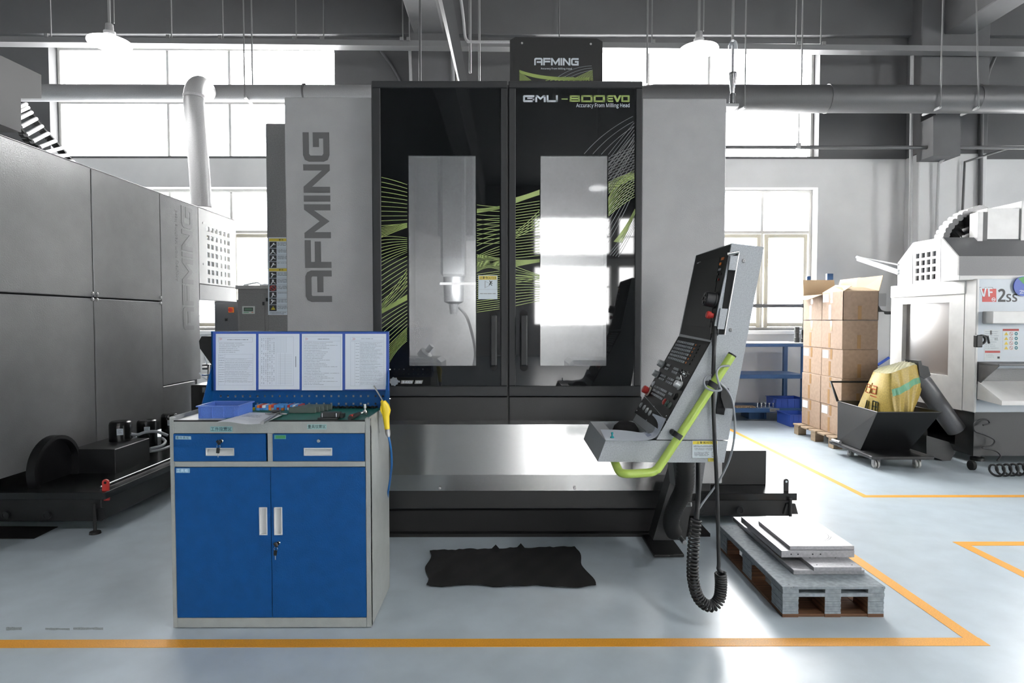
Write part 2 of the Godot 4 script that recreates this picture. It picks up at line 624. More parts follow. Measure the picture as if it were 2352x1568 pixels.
	mat("card_edge", "c2a586", 0.8, 0.0, fine, 3.0)
	mat("card_light", "cbb393", 0.8, 0.0, fine, 3.0)
	var tp := mat("parcel_tape", "a2805a", 0.18)
	mat("wood", "a58f75", 0.8, 0.0, stripes("wood_t", 128, 256, 0.8, 1.0, true, 0.6), 1.5)
	mat("ply_gray", "8f989e", 0.75, 0.0, noise_tex("plyg", 0.85, 1.0, 0.03, 4), 2.0)
	mat("ply_brown", "8a6040", 0.8, 0.0, stripes("ply_t", 64, 128, 0.55, 1.0, true, 0.3), 6.0)
	mat("shelf_blue", "27507f", 0.45, 0.0, fine, 3.0)
	mat("crate_blue", "2f50a8", 0.45)
	var bag := mat("bag_yellow", "bba24c", 0.45, 0.0, noise_tex("bag", 0.85, 1.0, 0.03, 4), 3.0)
	bag.backlight_enabled = true
	bag.backlight = Color(0.25, 0.2, 0.06)
	var bp := mat("bag_pale", "d3cfa8", 0.4, 0.0, noise_tex("bagp", 0.8, 1.0, 0.03, 4), 3.0)
	mat("bag_green", "5f9a78", 0.45)
	mat("bag_red", "c0562e", 0.5)
	mat("caster", "b9b9b4", 0.5)
	mat("cloth", "0a0a0b", 0.95, 0.0, null, 12.0, speck, 0.8)
	mat("cream", "d8d2c0", 0.5)
	dull(mat("screen", "202122", 0.4), 0.2)
	dull(mat("panel_black", "161718", 0.45), 0.25)
	mat("key_gray", "a9adb1", 0.5)
	mat("key_black", "101112", 0.4)
	mat("knob", "b7bbbd", 0.3, 0.3)
	mat("green_btn", "274f43", 0.4)
	mat("pin_teal", "128a8f", 0.35)
	mat("hose_blue", "1c5f9c", 0.45)
	mat("red_lit", "d4453a", 0.35)
	mat("green_leaf", "3f8f4a", 0.5)
	mat("cable_gray", "8e9296", 0.5)
	mat("cable_black", "1b1c1e", 0.5)

# ---------- room ----------
func holes_wall(g: Geo, x0: float, x1: float, y0: float, y1: float, d0: float, d1: float, holes: Array):
	var xs := [x0, x1]
	for h in holes:
		for x in [h[0], h[1]]:
			if x > x0 and x < x1 and not xs.has(x):
				xs.append(x)
	xs.sort()
	for i in xs.size() - 1:
		var xm: float = (xs[i] + xs[i + 1]) * 0.5
		var cuts := []
		for h in holes:
			if xm > h[0] and xm < h[1] and h[3] > y0 and h[2] < y1:
				cuts.append([maxf(h[2], y0), minf(h[3], y1)])
		cuts.sort_custom(func(a, b): return a[0] < b[0])
		var y := y0
		for c in cuts:
			if c[0] > y + 0.001:
				g.bx(xs[i], xs[i + 1], y, c[0], d0, d1)
			y = c[1]
		if y < y1 - 0.001:
			g.bx(xs[i], xs[i + 1], y, y1, d0, d1)

var win_count := 0
func window(x0: float, x1: float, y0: float, y1: float, d: float, xm: Array, ym: Array, extra := false):
	win_count += 1
	var w := Node3D.new()
	w.name = "window_%d" % win_count
	add_child(w)
	w.position = Vector3((x0 + x1) * 0.5, y0, -d)
	w.set_meta("kind", "structure")
	var fm := mat("frame_white")
	var g := Geo.new()
	var t := 0.045
	g.bx(x0, x1, y1 - t, y1, d - 0.03, d + 0.03, 0.006)
	g.bx(x0, x1, y0, y0 + t, d - 0.03, d + 0.03, 0.006)
	g.bx(x0, x0 + t, y0 + t, y1 - t, d - 0.03, d + 0.03, 0.006)
	g.bx(x1 - t, x1, y0 + t, y1 - t, d - 0.03, d + 0.03, 0.006)
	part(w, "frame", g, fm)
	for x in xm:
		g = Geo.new()
		g.bx(x - 0.022, x + 0.022, y0 + t, y1 - t, d - 0.025, d + 0.025, 0.006)
		part(w, "mullion", g, fm)
	for y in ym:
		g = Geo.new()
		g.bx(x0 + t, x1 - t, y - 0.025, y + 0.025, d - 0.028, d + 0.028, 0.006)
		part(w, "transom", g, fm)
	var xs := [x0 + t] + xm + [x1 - t]
	var ys := [y0 + t] + ym + [y1 - t]
	for i in xs.size() - 1:
		for j in ys.size() - 1:
			g = Geo.new()
			g.bx(xs[i], xs[i + 1], ys[j], ys[j + 1], d - 0.003, d + 0.003)
			part(w, "pane", g, mat("glass"))
			if extra and j == 0:
				# the casement set into the lower light
				g = Geo.new()
				for q in [[xs[i] + 0.03, xs[i] + 0.09, ys[j], ys[j + 1] - 0.03], [xs[i + 1] - 0.09, xs[i + 1] - 0.03, ys[j], ys[j + 1] - 0.03], [xs[i] + 0.09, xs[i + 1] - 0.09, ys[j] + 0.01, ys[j] + 0.07], [xs[i] + 0.09, xs[i + 1] - 0.09, ys[j + 1] - 0.09, ys[j + 1] - 0.03]]:
					g.bx(q[0], q[1], q[2], q[3], d - 0.06, d - 0.02, 0.006)
				part(w, "casement", g, mat("cream"))
	return w

func room():
	var g := Geo.new()
	g.bx(-13, 13, -0.25, 0, -BACK - 0.3, WALL + 0.4)
	var fl := struct("floor", g, mat("floor"))
	# yellow zone lines painted on the floor
	var w := 0.066
	var t := 0.0015
	for q in [[-9.0, 2.07, 2.605, 2.605 + w], [2.0, 2.0 + w, 2.605 + w, 4.25], [2.80, 2.80 + w * 0.8, 4.89, 8.1], [2.80, 9.0, 4.83, 4.89], [2.80, 2.80 + w, 1.2, 3.85 - w], [2.80, 9.0, 3.85 - w, 3.85]]:
		g = Geo.new()
		g.bx(q[0], q[1], 0, t, q[2], q[3])
		struct("marking_line", g, mat("tape"), fl)
	g = Geo.new()
	g.bx(-13, 13, TOP, TOP + 0.25, -BACK - 0.3, WALL + 0.4)
	struct("ceiling", g, mat("wall_dark"))
	# far wall with its window openings
	var L0 := P(138, 300, PANE).x
	var L1 := P(778, 300, PANE).x
	var R0 := P(1241, 300, PANE).x
	var R1 := P(1866, 300, PANE).x
	var S0 := P(2343, 300, PANE).x
	var ut := P(300, 111, PANE).y
	var ub := P(300, 366, PANE).y
	var lt := P(300, 436, PANE).y
	var lb := P(300, 758, PANE).y
	var holes := []
	var bays := [[L0, L1], [R0, R1], [S0, S0 + (R1 - R0)], [-12.4, -9.2]]
	for b in bays:
		holes.append([b[0], b[1], ub, ut])
		holes.append([b[0], b[1], lb, lt])
	g = Geo.new()
	holes_wall(g, -13, 13, 0, SPLIT, WALL, WALL + 0.35, holes)
	var wb := struct("wall_back", g, mat("wall_white"))
	g = Geo.new()
	holes_wall(g, -13, 13, SPLIT, TOP, WALL, WALL + 0.35, holes)
	struct("upper_paint", g, mat("wall_dark"), wb)
	var tr := P(300, 237, PANE).y
	var tl := P(300, 533, PANE).y
	var mx := [[P(389, 300, PANE).x, P(530, 300, PANE).x], [P(1487, 300, PANE).x, P(1626, 300, PANE).x], [S0 + 1.55, S0 + 2.5], [-11.4, -10.2]]
	for i in bays.size():
		window(bays[i][0], bays[i][1], ub, ut, PANE, mx[i], [tr])
		window(bays[i][0], bays[i][1], lb, lt, PANE, mx[i] if i != 1 else [P(1487, 300, PANE).x, P(1752, 300, PANE).x], [tl], true)
	# the bar across the right-hand casement
	g = Geo.new()
	g.tube([P(1690, 702, PANE - 0.09), P(1862, 702, PANE - 0.09)], 0.03, 10)
	part(get_node("window_4"), "guard_bar", g, mat("duct"))
	# window sills
	for i in 3:
		g = Geo.new()
		g.bx(bays[i][0] - 0.05, bays[i][1] + 0.05, lb - 0.06, lb, WALL - 0.05, WALL + 0.2, 0.008)
		struct("trim_%d" % (i + 1), g, mat("sill"))
	# pilasters, haunch and the beams that run overhead towards the camera
	var px := [[-1.43, -0.83], [5.88, 6.86], [-9.0, -8.2]]
	for i in px.size():
		g = Geo.new()
		g.bx(px[i][0], px[i][1], 0, SPLIT, WALL - 0.32, WALL, 0.01)
		var pil := struct("trim_%d" % (i + 4), g, mat("wall_white"))
		g = Geo.new()
		g.bx(px[i][0], px[i][1], SPLIT, TOP, WALL - 0.32, WALL, 0.01)
		struct("upper_paint", g, mat("concrete"), pil)
	g = Geo.new()
	g.prism([P(2105, 372, 8.92), P(2165, 372, 8.92), P(2165, 262, 8.92), P(2105, 285, 8.92)], Vector3(0, 0, 0.35))
	struct("haunch", g, mat("concrete"), get_node("trim_5"))
	var bm := [[-1.36, -0.93], [6.2, 6.62], [-8.9, -8.45]]
	for i in bm.size():
		g = Geo.new()
		g.bx(bm[i][0], bm[i][1], 5.47, TOP, -BACK, WALL, 0.012)
		struct("trim_%d" % (i + 7), g, mat("concrete"))
	g = Geo.new()
	g.bx(-13, 13, 5.555, TOP, WALL - 0.1, WALL, 0.006)
	struct("trim_10", g, mat("wall_dark"))
	# side walls and the wall behind the camera, with the windows that the doors mirror
	g = Geo.new()
	g.bx(-13.3, -13, 0, TOP, -BACK - 0.3, WALL + 0.4)
	struct("wall_left", g, mat("wall_white"))
	# right wall with a window bay that lights the aisle from the side
	var rh := []
	for c in [-4.0]:
		rh.append([c, c + 4.2, 1.2, 3.5])
		rh.append([c, c + 4.2, 3.95, 5.4])
	g = Geo.new()
	g.xf = side_xf(13.3)
	holes_wall(g, -BACK - 0.3, WALL + 0.4, 0, SPLIT, 0.0, 0.3, rh)
	var wr := struct("wall_right", g, mat("wall_white"))
	g = Geo.new()
	g.xf = side_xf(13.3)
	holes_wall(g, -BACK - 0.3, WALL + 0.4, SPLIT, TOP, 0.0, 0.3, rh)
	struct("upper_paint", g, mat("wall_dark"), wr)
	for h in rh:
		win_count += 1
		var w6 := Node3D.new()
		w6.name = "window_%d" % win_count
		add_child(w6)
		w6.position = Vector3(13.15, h[2], -(h[0] + h[1]) * 0.5)
		w6.set_meta("kind", "structure")
		g = Geo.new()
		g.xf = side_xf(13.17)
		for q in [[h[0], h[1], h[2], h[2] + 0.05], [h[0], h[1], h[3] - 0.05, h[3]], [h[0], h[0] + 0.05, h[2] + 0.05, h[3] - 0.05], [h[1] - 0.05, h[1], h[2] + 0.05, h[3] - 0.05]]:
			g.bx(q[0], q[1], q[2], q[3], 0.0, 0.05, 0.006)
		part(w6, "frame", g, mat("frame_white"))
		for k in 3:
			g = Geo.new()
			g.xf = side_xf(13.15)
			g.bx(h[0] + 0.05 + k * 1.37, h[0] + 0.05 + (k + 1) * 1.36, h[2] + 0.05, h[3] - 0.05, 0.0, 0.006)
			part(w6, "pane", g, mat("glass"))
	var fh := []
	var fb := [[0.95, 3.95], [4.25, 4.9]]
	for b in fb:
		fh.append([b[0], b[1], 3.95, 5.4])
		fh.append([b[0], b[1], 1.2, 3.5])
	g = Geo.new()
	holes_wall(g, -13, 13, 0, SPLIT, -BACK - 0.3, -BACK, fh)
	var wf := struct("wall_front", g, mat("wall_white"))
	g = Geo.new()
	holes_wall(g, -13, 13, SPLIT, TOP, -BACK - 0.3, -BACK, fh)
	struct("upper_paint", g, mat("wall_dark"), wf)
	for b in fb:
		var ms: Array = [b[0] + 1.1, b[0] + 2.0] if b[1] - b[0] > 2.0 else []
		window(b[0], b[1], 3.95, 5.4, -BACK - 0.15, ms, [4.65])
		window(b[0], b[1], 1.2, 3.5, -BACK - 0.15, ms, [2.7])

# ---------- lamps ----------
func lamp(x: float, y: float, d: float, label: String):
	var at := Vector3(x, y, -d)
	var t := thing("pendant_lamp", label, "lamp", at, "")
	var g := Geo.new()
	g.tube([at + Vector3(0, 0.16, 0), Vector3(x, TOP, -d)], 0.014, 8)
	part(t, "stem", g, mat("rod"))
	g = Geo.new()
	g.tube([at + Vector3(0.05, 0.2, 0), Vector3(x + 0.05, TOP, -d)], 0.005, 6)
	part(t, "cable", g, mat("rod"))
	g = Geo.new()
	g.lathe(at, Vector3.UP, [[0.0, 0.19], [0.035, 0.19], [0.04, 0.12], [0.055, 0.115], [0.055, 0.085], [0.045, 0.08], [0.06, 0.045], [0.0, 0.045]], 20)
	part(t, "lamp_holder", g, mat("galv"))
	g = Geo.new()
	g.lathe(at, Vector3.UP, [[0.06, 0.046], [0.15, 0.035], [0.2, 0.012], [0.205, 0.0], [0.2, -0.012], [0.16, -0.03], [0.09, -0.042], [0.0, -0.045]], 32)
	part(t, "lamp_diffuser", g, glow("lamp_glow", "ffffff", 9.0))
	var l := SpotLight3D.new()  # a high-bay lamp throws its light downwards
	l.name = "light"
	t.add_child(l)
	l.position = Vector3(0, -0.08, 0)
	l.rotation_degrees = Vector3(-90, 0, 0)
	l.light_energy = LAMP
	l.light_size = 0.17
	l.spot_angle = 68.0
	l.spot_angle_attenuation = 0.6
	l.spot_range = 60.0
	l.spot_attenuation = 2.0
	l.shadow_enabled = true

func lamps():
	lamp(P(252, 98, 6.45).x, P(252, 99, 6.45).y, 6.45, "round glowing pendant lamp hanging near the bent duct pipe")
	lamp(P(1605, 112, 6.7).x, P(1605, 115, 6.7).y, 6.7, "round glowing pendant lamp hanging near the tall signal lamp")
	for r in [[0.5, "above the tool cabinet"], [-5.6, "in the aisle facing the machine doors"]]:
		lamp(-4.15, 4.3, r[0], "round pendant lamp on the gray machine's side " + r[1])
		lamp(1.95, 4.3, r[0], "round pendant lamp on the control console's side " + r[1])
	lamp(8.1, 4.3, 6.6, "round pendant lamp over the white milling machine")
	lamp(8.1, 4.3, 0.5, "round pendant lamp over the aisle before the white milling machine")

# ---------- ducts, pipes, tray under the ceiling ----------
func overhead():
	# cable tray on hanger rods
	var a := P(-60, 82, 8.3)
	var b := P(2420, 107, 8.75)
	var t := thing("cable_tray", "gray steel cable tray hung on thin rods along the far wall", "cable tray", Vector3(0, a.y, a.z))
	var g := Geo.new()
	var dir := (b - a).normalized()
	var dn := Vector3.DOWN * 0.075
	var bk := Vector3(0, 0, -0.16)
	g.prism([a, a + dn, a + dn + bk, a + bk, a + bk + Vector3(0, -0.008, 0), a + bk + dn + Vector3(0, 0.008, 0.008), a + dn + Vector3(0, 0.008, -0.008), a + Vector3(0, -0.008, -0.008)], b - a)
	part(t, "tray_channel", g, mat("tray"))
	for x in [98, 365, 480, 645, 707, 887, 902, 1248, 1465, 1807, 1866]:
		var f: float = (x + 60.0) / 2480.0
		var q: Vector3 = a.lerp(b, f) + Vector3(0, -0.01, -0.08)
		g = Geo.new()
		g.tube([q, Vector3(q.x, TOP, q.z)], 0.008, 6)
		part(t, "hanger_rod", g, mat("rod"))
		g = Geo.new()
		g.box(q + Vector3(0, 0.02, 0.09), Vector3(0.05, 0.05, 0.02), 0.004)
		part(t, "clamp", g, mat("rod"))
	# ventilation duct: thin on the left, wider past a reducer
	var d := 8.2
	t = thing("ventilation_duct", "long round gray ventilation duct crossing the windows", "duct", P(400, 213, d))
	var l0 := P(-60, 213, d)
	var l1 := P(1300, 216, d)
	var r0 := P(1500, 226, d)
	var r1 := P(2460, 229, d)
	g = Geo.new()
	g.tube([l0, l1], 0.108, 28)
	part(t, "duct_section", g, mat("duct_mid"))
	g = Geo.new()
	g.tube([l1, P(1440, 222, d), r0, r1], [0.108, 0.108, 0.175, 0.175], 32)
	part(t, "duct_section", g, mat("duct"))
	for x in [700, 1900, 2240]:
		g = Geo.new()
		var c := P(x, 213 if x < 1400 else 227, d)
		var rr := 0.11 if x < 1400 else 0.177
		g.tube([c - Vector3(0.012, 0, 0), c + Vector3(0.012, 0, 0)], rr + 0.006, 32)
		part(t, "flange", g, mat("duct"))
	for x in [562, 1711, 2160, 2248]:
		g = Geo.new()
		var c := P(x, 246 if x > 1400 else 222, d - 0.2)
		g.tube([c, Vector3(c.x + (0.0 if x != 2248 else -0.12), TOP, c.z)], 0.009, 6)
		part(t, "hanger_rod", g, mat("rod"))
		g = Geo.new()
		var c2 := P(x + (22 if x < 1200 else -40), 246 if x < 1400 else 264, d + 0.25)
		g.tube([c, c2], 0.018, 6)
		part(t, "bracket_arm", g, mat("duct_light"))
	for x in [580, 1841]:
		g = Geo.new()
		var c := P(x, 200, d)
		g.tube([c, Vector3(c.x, TOP, c.z)], 0.01, 6)
		part(t, "hanger_rod", g, mat("rod"))
	# branch duct dropping to the left machine
	t = thing("branch_duct", "pale bent duct pipe rising from the gray machine to the ventilation duct", "duct", P(461, 470, 7.0))
	g = Geo.new()
	g.tube(spline([P(463, 478, 7.0), P(457, 380, 7.0), P(449, 280, 7.0), P(445, 228, 7.02), P(449, 204, 7.15), P(460, 196, 7.4), P(472, 205, 7.8), P(476, 213, 8.18)], 6), 0.107, 28)
	part(t, "pipe", g, mat("duct_light"))
	for q in [[463, 472, 7.0], [446, 222, 7.02]]:
		g = Geo.new()
		var c := P(q[0], q[1], q[2])
		g.tube([c + Vector3(0, -0.015, 0), c + Vector3(0, 0.015, 0)], 0.114, 28)
		part(t, "collar", g, mat("duct_light"))
	# thin sprinkler pipe on the right
	t = thing("water_pipe", "thin horizontal pipe running below the wide part of the duct", "pipe", P(2000, 340, 8.7))
	g = Geo.new()
	g.tube([P(1600, 338, 8.7), P(2460, 339, 8.7)], 0.026, 12)
	part(t, "pipe", g, mat("duct"))
	for x in [1832, 2148]:
		g = Geo.new()
		g.box(P(x, 336, 8.7), Vector3(0.07, 0.08, 0.08), 0.01)
		part(t, "pipe_clip", g, mat("galv"))
		g = Geo.new()
		g.tube([P(x + 2, 334, 8.7), P(x + 4, 250, 8.7)], 0.008, 6)
		part(t, "hanger_rod", g, mat("rod"))
	# conduits on the wall and the pilasters
	var cons := [
		["straight pale conduit running down the pilaster beside the haunch", [P(2095, 128, 8.86), P(2090, 560, 8.86), P(2088, 700, 8.86)], 0.024, "duct_light"],
		["pale conduit with a slanting top on the pilaster with the haunch", [P(2196, 340, 8.7), P(2156, 376, 8.85), P(2150, 560, 8.88)], 0.02, "duct_light"],
		["thin conduit with a long slanting top beyond the haunch", [P(2316, 340, 8.7), P(2216, 372, 8.86), P(2210, 500, 8.88)], 0.017, "duct"],
		["thick dark conduit running down the edge of the pilaster with the haunch", [P(2254, 258, 8.88), P(2251, 480, 8.88)], 0.03, "duct"],
		["bent dark hose above the duct near the last window", [P(2285, 130, 9.0), P(2272, 160, 9.0), P(2262, 200, 9.0)], 0.025, "duct"],
		["slanting dark conduit beside the concrete pilaster behind the machine doors", [P(872, 104, 9.225), P(876, 118, 9.225), P(900, 150, 9.225), P(922, 190, 9.225)], 0.022, "duct"],
		["pale conduit on the pilaster edge away from the slanting girder", [P(941, 104, 8.88), P(944, 190, 8.88)], 0.022, "duct_light"],
		["pale conduit on the pilaster edge next to the slanting girder", [P(1038, 104, 8.88), P(1042, 190, 8.88)], 0.022, "duct_light"],
		["cream conduit beside the slanting roof girder", [P(1054, 118, 9.225), P(1053, 160, 9.225), P(1050, 190, 9.225)], 0.022, "cream"],
		["dark drop pipe in front of the concrete pilaster", [P(965, -40, 7.4), P(965, 190, 7.4)], 0.016, "duct"],
	]
	for c in cons:
		t = thing("conduit", c[0], "conduit", c[1][-1])
		g = Geo.new()
		g.tube(c[1], c[2], 10)
		part(t, "tube", g, mat(c[3]))
	for c in [["twin vertical rail pipe beside the slanting girder", 1080, 168, 6.6, 0.014], ["lone vertical pipe between the girder and the dark logo box", 1101, 190, 6.6, 0.012], ["thin vertical rod between the black logo box and the signal lamp", 1486, 192, 6.6, 0.009], ["vertical rod standing above the tall signal lamp", 1683, 95, 6.6, 0.014]]:
		t = thing("hanging_pipe", c[0], "pipe", P(c[1], c[2], c[3]))
		g = Geo.new()
		var q := P(c[1], c[2], c[3])
		g.tube([q, Vector3(q.x, TOP, q.z)], c[4], 8)
		part(t, "tube", g, mat("rod"))
	# slanting roof girder
	t = thing("roof_girder", "dark slanting steel girder with a pale pipe on its edge", "girder", P(1070, 190, 6.2))
	g = Geo.new()
	var p0 := P(1076, 200, 6.2)
	var p1 := P(1032, -20, 6.2)
	g.prism([p0 + Vector3(-0.075, 0, 0), p0 + Vector3(0.0, 0, 0), p1 + Vector3(0.02, 0, 0), p1 + Vector3(-0.09, 0, 0)], Vector3(0, 0, -0.16))
	part(t, "beam", g, mat("concrete"))
	g = Geo.new()
	g.prism([p0 + Vector3(-0.075, 0, 0.0), p1 + Vector3(-0.09, 0, 0), p1 + Vector3(-0.13, 0, -0.1), p0 + Vector3(-0.09, 0, -0.1)], Vector3(0, 0, -0.02))
	part(t, "flange", g, mat("duct"))
	g = Geo.new()
	g.tube(spline([P(1056, -20, 6.1), P(1064, 40, 6.15), P(1068, 82, 6.2), P(1074, 94, 6.2), P(1084, 96, 6.2), P(1172, 96, 6.2)], 5), 0.014, 8)
	part(t, "pipe", g, mat("duct_light"))

# ---------- lettering of the machines ----------
const LET_A := [[0, 0], [0, 0.78], [0.07, 0.93], [0.22, 1], [0.98, 1], [1.13, 0.93], [1.2, 0.78], [1.2, 0], [0.97, 0], [0.97, 0.32], [0.37, 0.32], [0.37, 0.55], [0.97, 0.55], [0.97, 0.74], [0.93, 0.77], [0.27, 0.77], [0.23, 0.74], [0.23, 0]]
const LET_F := [[0, 0], [0, 1], [1.05, 1], [1.05, 0.77], [0.23, 0.77], [0.23, 0.62], [1.0, 0.62], [1.0, 0.39], [0.23, 0.39], [0.23, 0]]
const LET_M := [[0, 0], [0, 1], [0.2, 1], [0.64, 0.42], [1.08, 1], [1.28, 1], [1.28, 0], [1.05, 0], [1.05, 0.62], [0.64, 0.04], [0.23, 0.62], [0.23, 0]]
const LET_I := [[0, 0], [0, 1], [0.23, 1], [0.23, 0]]
const LET_N := [[0, 0], [0, 1], [0.23, 1], [0.84, 0.3], [0.84, 1], [1.07, 1], [1.07, 0], [0.84, 0], [0.23, 0.68], [0.23, 0]]
const LET_G := [[1.1, 1], [0.25, 1], [0.07, 0.93], [0, 0.78], [0, 0.22], [0.07, 0.07], [0.25, 0], [1.1, 0], [1.1, 0.62], [0.55, 0.62], [0.55, 0.39], [0.87, 0.39], [0.87, 0.23], [0.3, 0.23], [0.23, 0.28], [0.23, 0.72], [0.3, 0.77], [1.1, 0.77]]
func wordmark(parent: Node3D, L: Vector3, ux: Vector3, uy: Vector3, m: Material):
	var off := ux.cross(uy).normalized() * 0.0012
	var x := [0.0, 1.295, 2.42, 3.80, 4.13, 5.3]
	var ls := [LET_A, LET_F, LET_M, LET_I, LET_N, LET_G]
	for i in 6:
		var g := Geo.new()
		poly(g, ls[i], L + ux * x[i], ux, uy, off)
		part(parent, "letter", g, m)
func model_mark(parent: Node3D, d: float):  # the model name on the right door
	var s := 0.12116
	var L := P(1180 + 178 * s, 80 + 1275 * s, d)
	var ux := (P(1180 + 2195 * s, 80 + 1275 * s, d) - L) / 2017.0
	var uy := (P(1180 + 178 * s, 80 + 1145 * s, d) - L) / 130.0
	var off := Vector3(0, 0, 0.0012)
	var w := 36.0
	var q := []
	# G M U
	q.append(["print_white", [[0, 12, w, 118], [10, 0, 215, w], [10, 130 - w, 215, 130], [215 - w, 0, 215, 84], [78, 84 - 24, 215, 84]], []])
	q.append(["print_white", [[230, 0, 230 + w, 122], [427 - w, 0, 427, 122]], [[[230, 122], [242, 130], [278, 130], [328, 82], [379, 130], [415, 130], [427, 122], [427, 96], [391, 96], [328, 40], [266, 96], [230, 96]]]])
	q.append(["print_white", [[444, 8, 444 + w, 130], [450, 0, 650, w], [657 - w, 8, 657, 130]], []])
	q.append(["print_lime", [[727, 50, 844, 67]], []])
	q.append(["print_lime", [[886, 6, 1070, 34], [886, 52, 1070, 80], [886, 98, 1070, 128], [879, 8, 879 + 34, 60], [1043, 8, 1077, 60], [883, 72, 917, 124], [1039, 72, 1073, 124]], []])
	for x in [1100, 1335]:
		q.append(["print_lime", [[x + 6, 0, x + 208, 30], [x + 6, 100, x + 208, 130], [x, 6, x + 38, 124], [x + 176, 6, x + 214, 124]], []])
	q.append(["print_lime", [[1579, 2, 1614, 128], [1579, 2, 1707, 30], [1579, 52, 1700, 78], [1579, 100, 1707, 128]], []])
	q.append(["print_lime", [], [[[1707, 128], [1750, 128], [1785, 50], [1820, 128], [1862, 128], [1802, 2], [1768, 2]]]])
	q.append(["print_lime", [[1868, 2, 2010, 30], [1868, 100, 2010, 128], [1862, 8, 1896, 122], [1983, 8, 2017, 122]], []])
	for e in q:
		var g := Geo.new()
		rects(g, e[1], L, ux, uy, off)
		for p in e[2]:
			poly(g, p, L, ux, uy, off)
		part(parent, "letter", g, mat(e[0]))

# a family of printed curves between two edge curves, given in pixels of the photograph, cut to a rectangle and out of the clear pane
func waves(g: Geo, fam: Array, d: float, clip: Rect2, hole: Rect2, w: float):
	for f in fam:
		var n: int = f[2]
		for i in n:
			var t: float = float(i) / maxf(n - 1, 1)
			var a: Array = f[0]
			var b: Array = f[1]
			var seg := []
			for k in 25:
				var s := k / 24.0
				var pa := _bz(a, s)
				var pb := _bz(b, s)
				var p := pa.lerp(pb, t)
				if clip.has_point(p) and not hole.has_point(p):
					seg.append(P(p.x, p.y, d))
				else:
					if seg.size() > 1:
						g.ribbon(seg, w, Vector3(0, 0, 1))
					seg = []
			if seg.size() > 1:
				g.ribbon(seg, w, Vector3(0, 0, 1))
func _bz(c: Array, s: float) -> Vector2:
	var p0 := Vector2(c[0], c[1])
	var p1 := Vector2(c[2], c[3])
	var p2 := Vector2(c[4], c[5])
	return p0.lerp(p1, s).lerp(p1.lerp(p2, s), s)

func caution_image(w: int, h: int, seedrows: int) -> Image:
	var im := blank(w, h, "c9d3db")
	im.fill_rect(Rect2i(0, 0, w, int(h * 0.17)), Color("d8c23a"))
	frame(im, 0, 0, w, h, 2, Color("9aa4ac"))
	return im

func door(m: Node3D, x0: float, x1: float, gx0: float, gx1: float, wx0: float, wx1: float, label: String) -> MeshInstance3D:
	# frame of four bars with a printed glazing panel and a clear pane
	var d := 4.05
	var X0 := P(x0, 500, d).x
	var X1 := P(x1, 500, d).x
	var GX0 := P(gx0, 500, d).x
	var GX1 := P(gx1, 500, d).x
	var WX0 := P(wx0, 500, d).x
	var WX1 := P(wx1, 500, d).x
	var T := P(1170, 185.5, d).y
	var GT := P(1170, 202, d).y
	var GB := P(1170, 886, d).y
	var B := P(1170, 910, d).y
	var WT := P(1170, 357, d).y
	var WB := P(1170, 840, d).y
	var g := Geo.new()
	g.bx(X0, X1, GT, T, d, d + 0.05, 0.004)
	g.bx(X0, X1, B, GB, d, d + 0.05, 0.004)
	g.bx(X0, GX0, GB, GT, d, d + 0.05, 0.004)
	g.bx(GX1, X1, GB, GT, d, d + 0.05, 0.004)
	var dr := part(m, "door", g, mat("black_frame"), label)
	g = Geo.new()
	var e := d + 0.006
	g.bx(GX0, GX1, WT, GT, e, e + 0.02)
	g.bx(GX0, GX1, GB, WB, e, e + 0.02)
	g.bx(GX0, WX0, WB, WT, e, e + 0.02)
	g.bx(WX1, GX1, WB, WT, e, e + 0.02)
	part(dr, "glazing", g, mat("gloss_black"), "glossy black printed glazing")
	g = Geo.new()
	g.bx(WX0, WX1, WB, WT, e + 0.001, e + 0.019)
	part(dr, "window_pane", g, mat("machine_pane"), "clear scratched pane")
	return dr

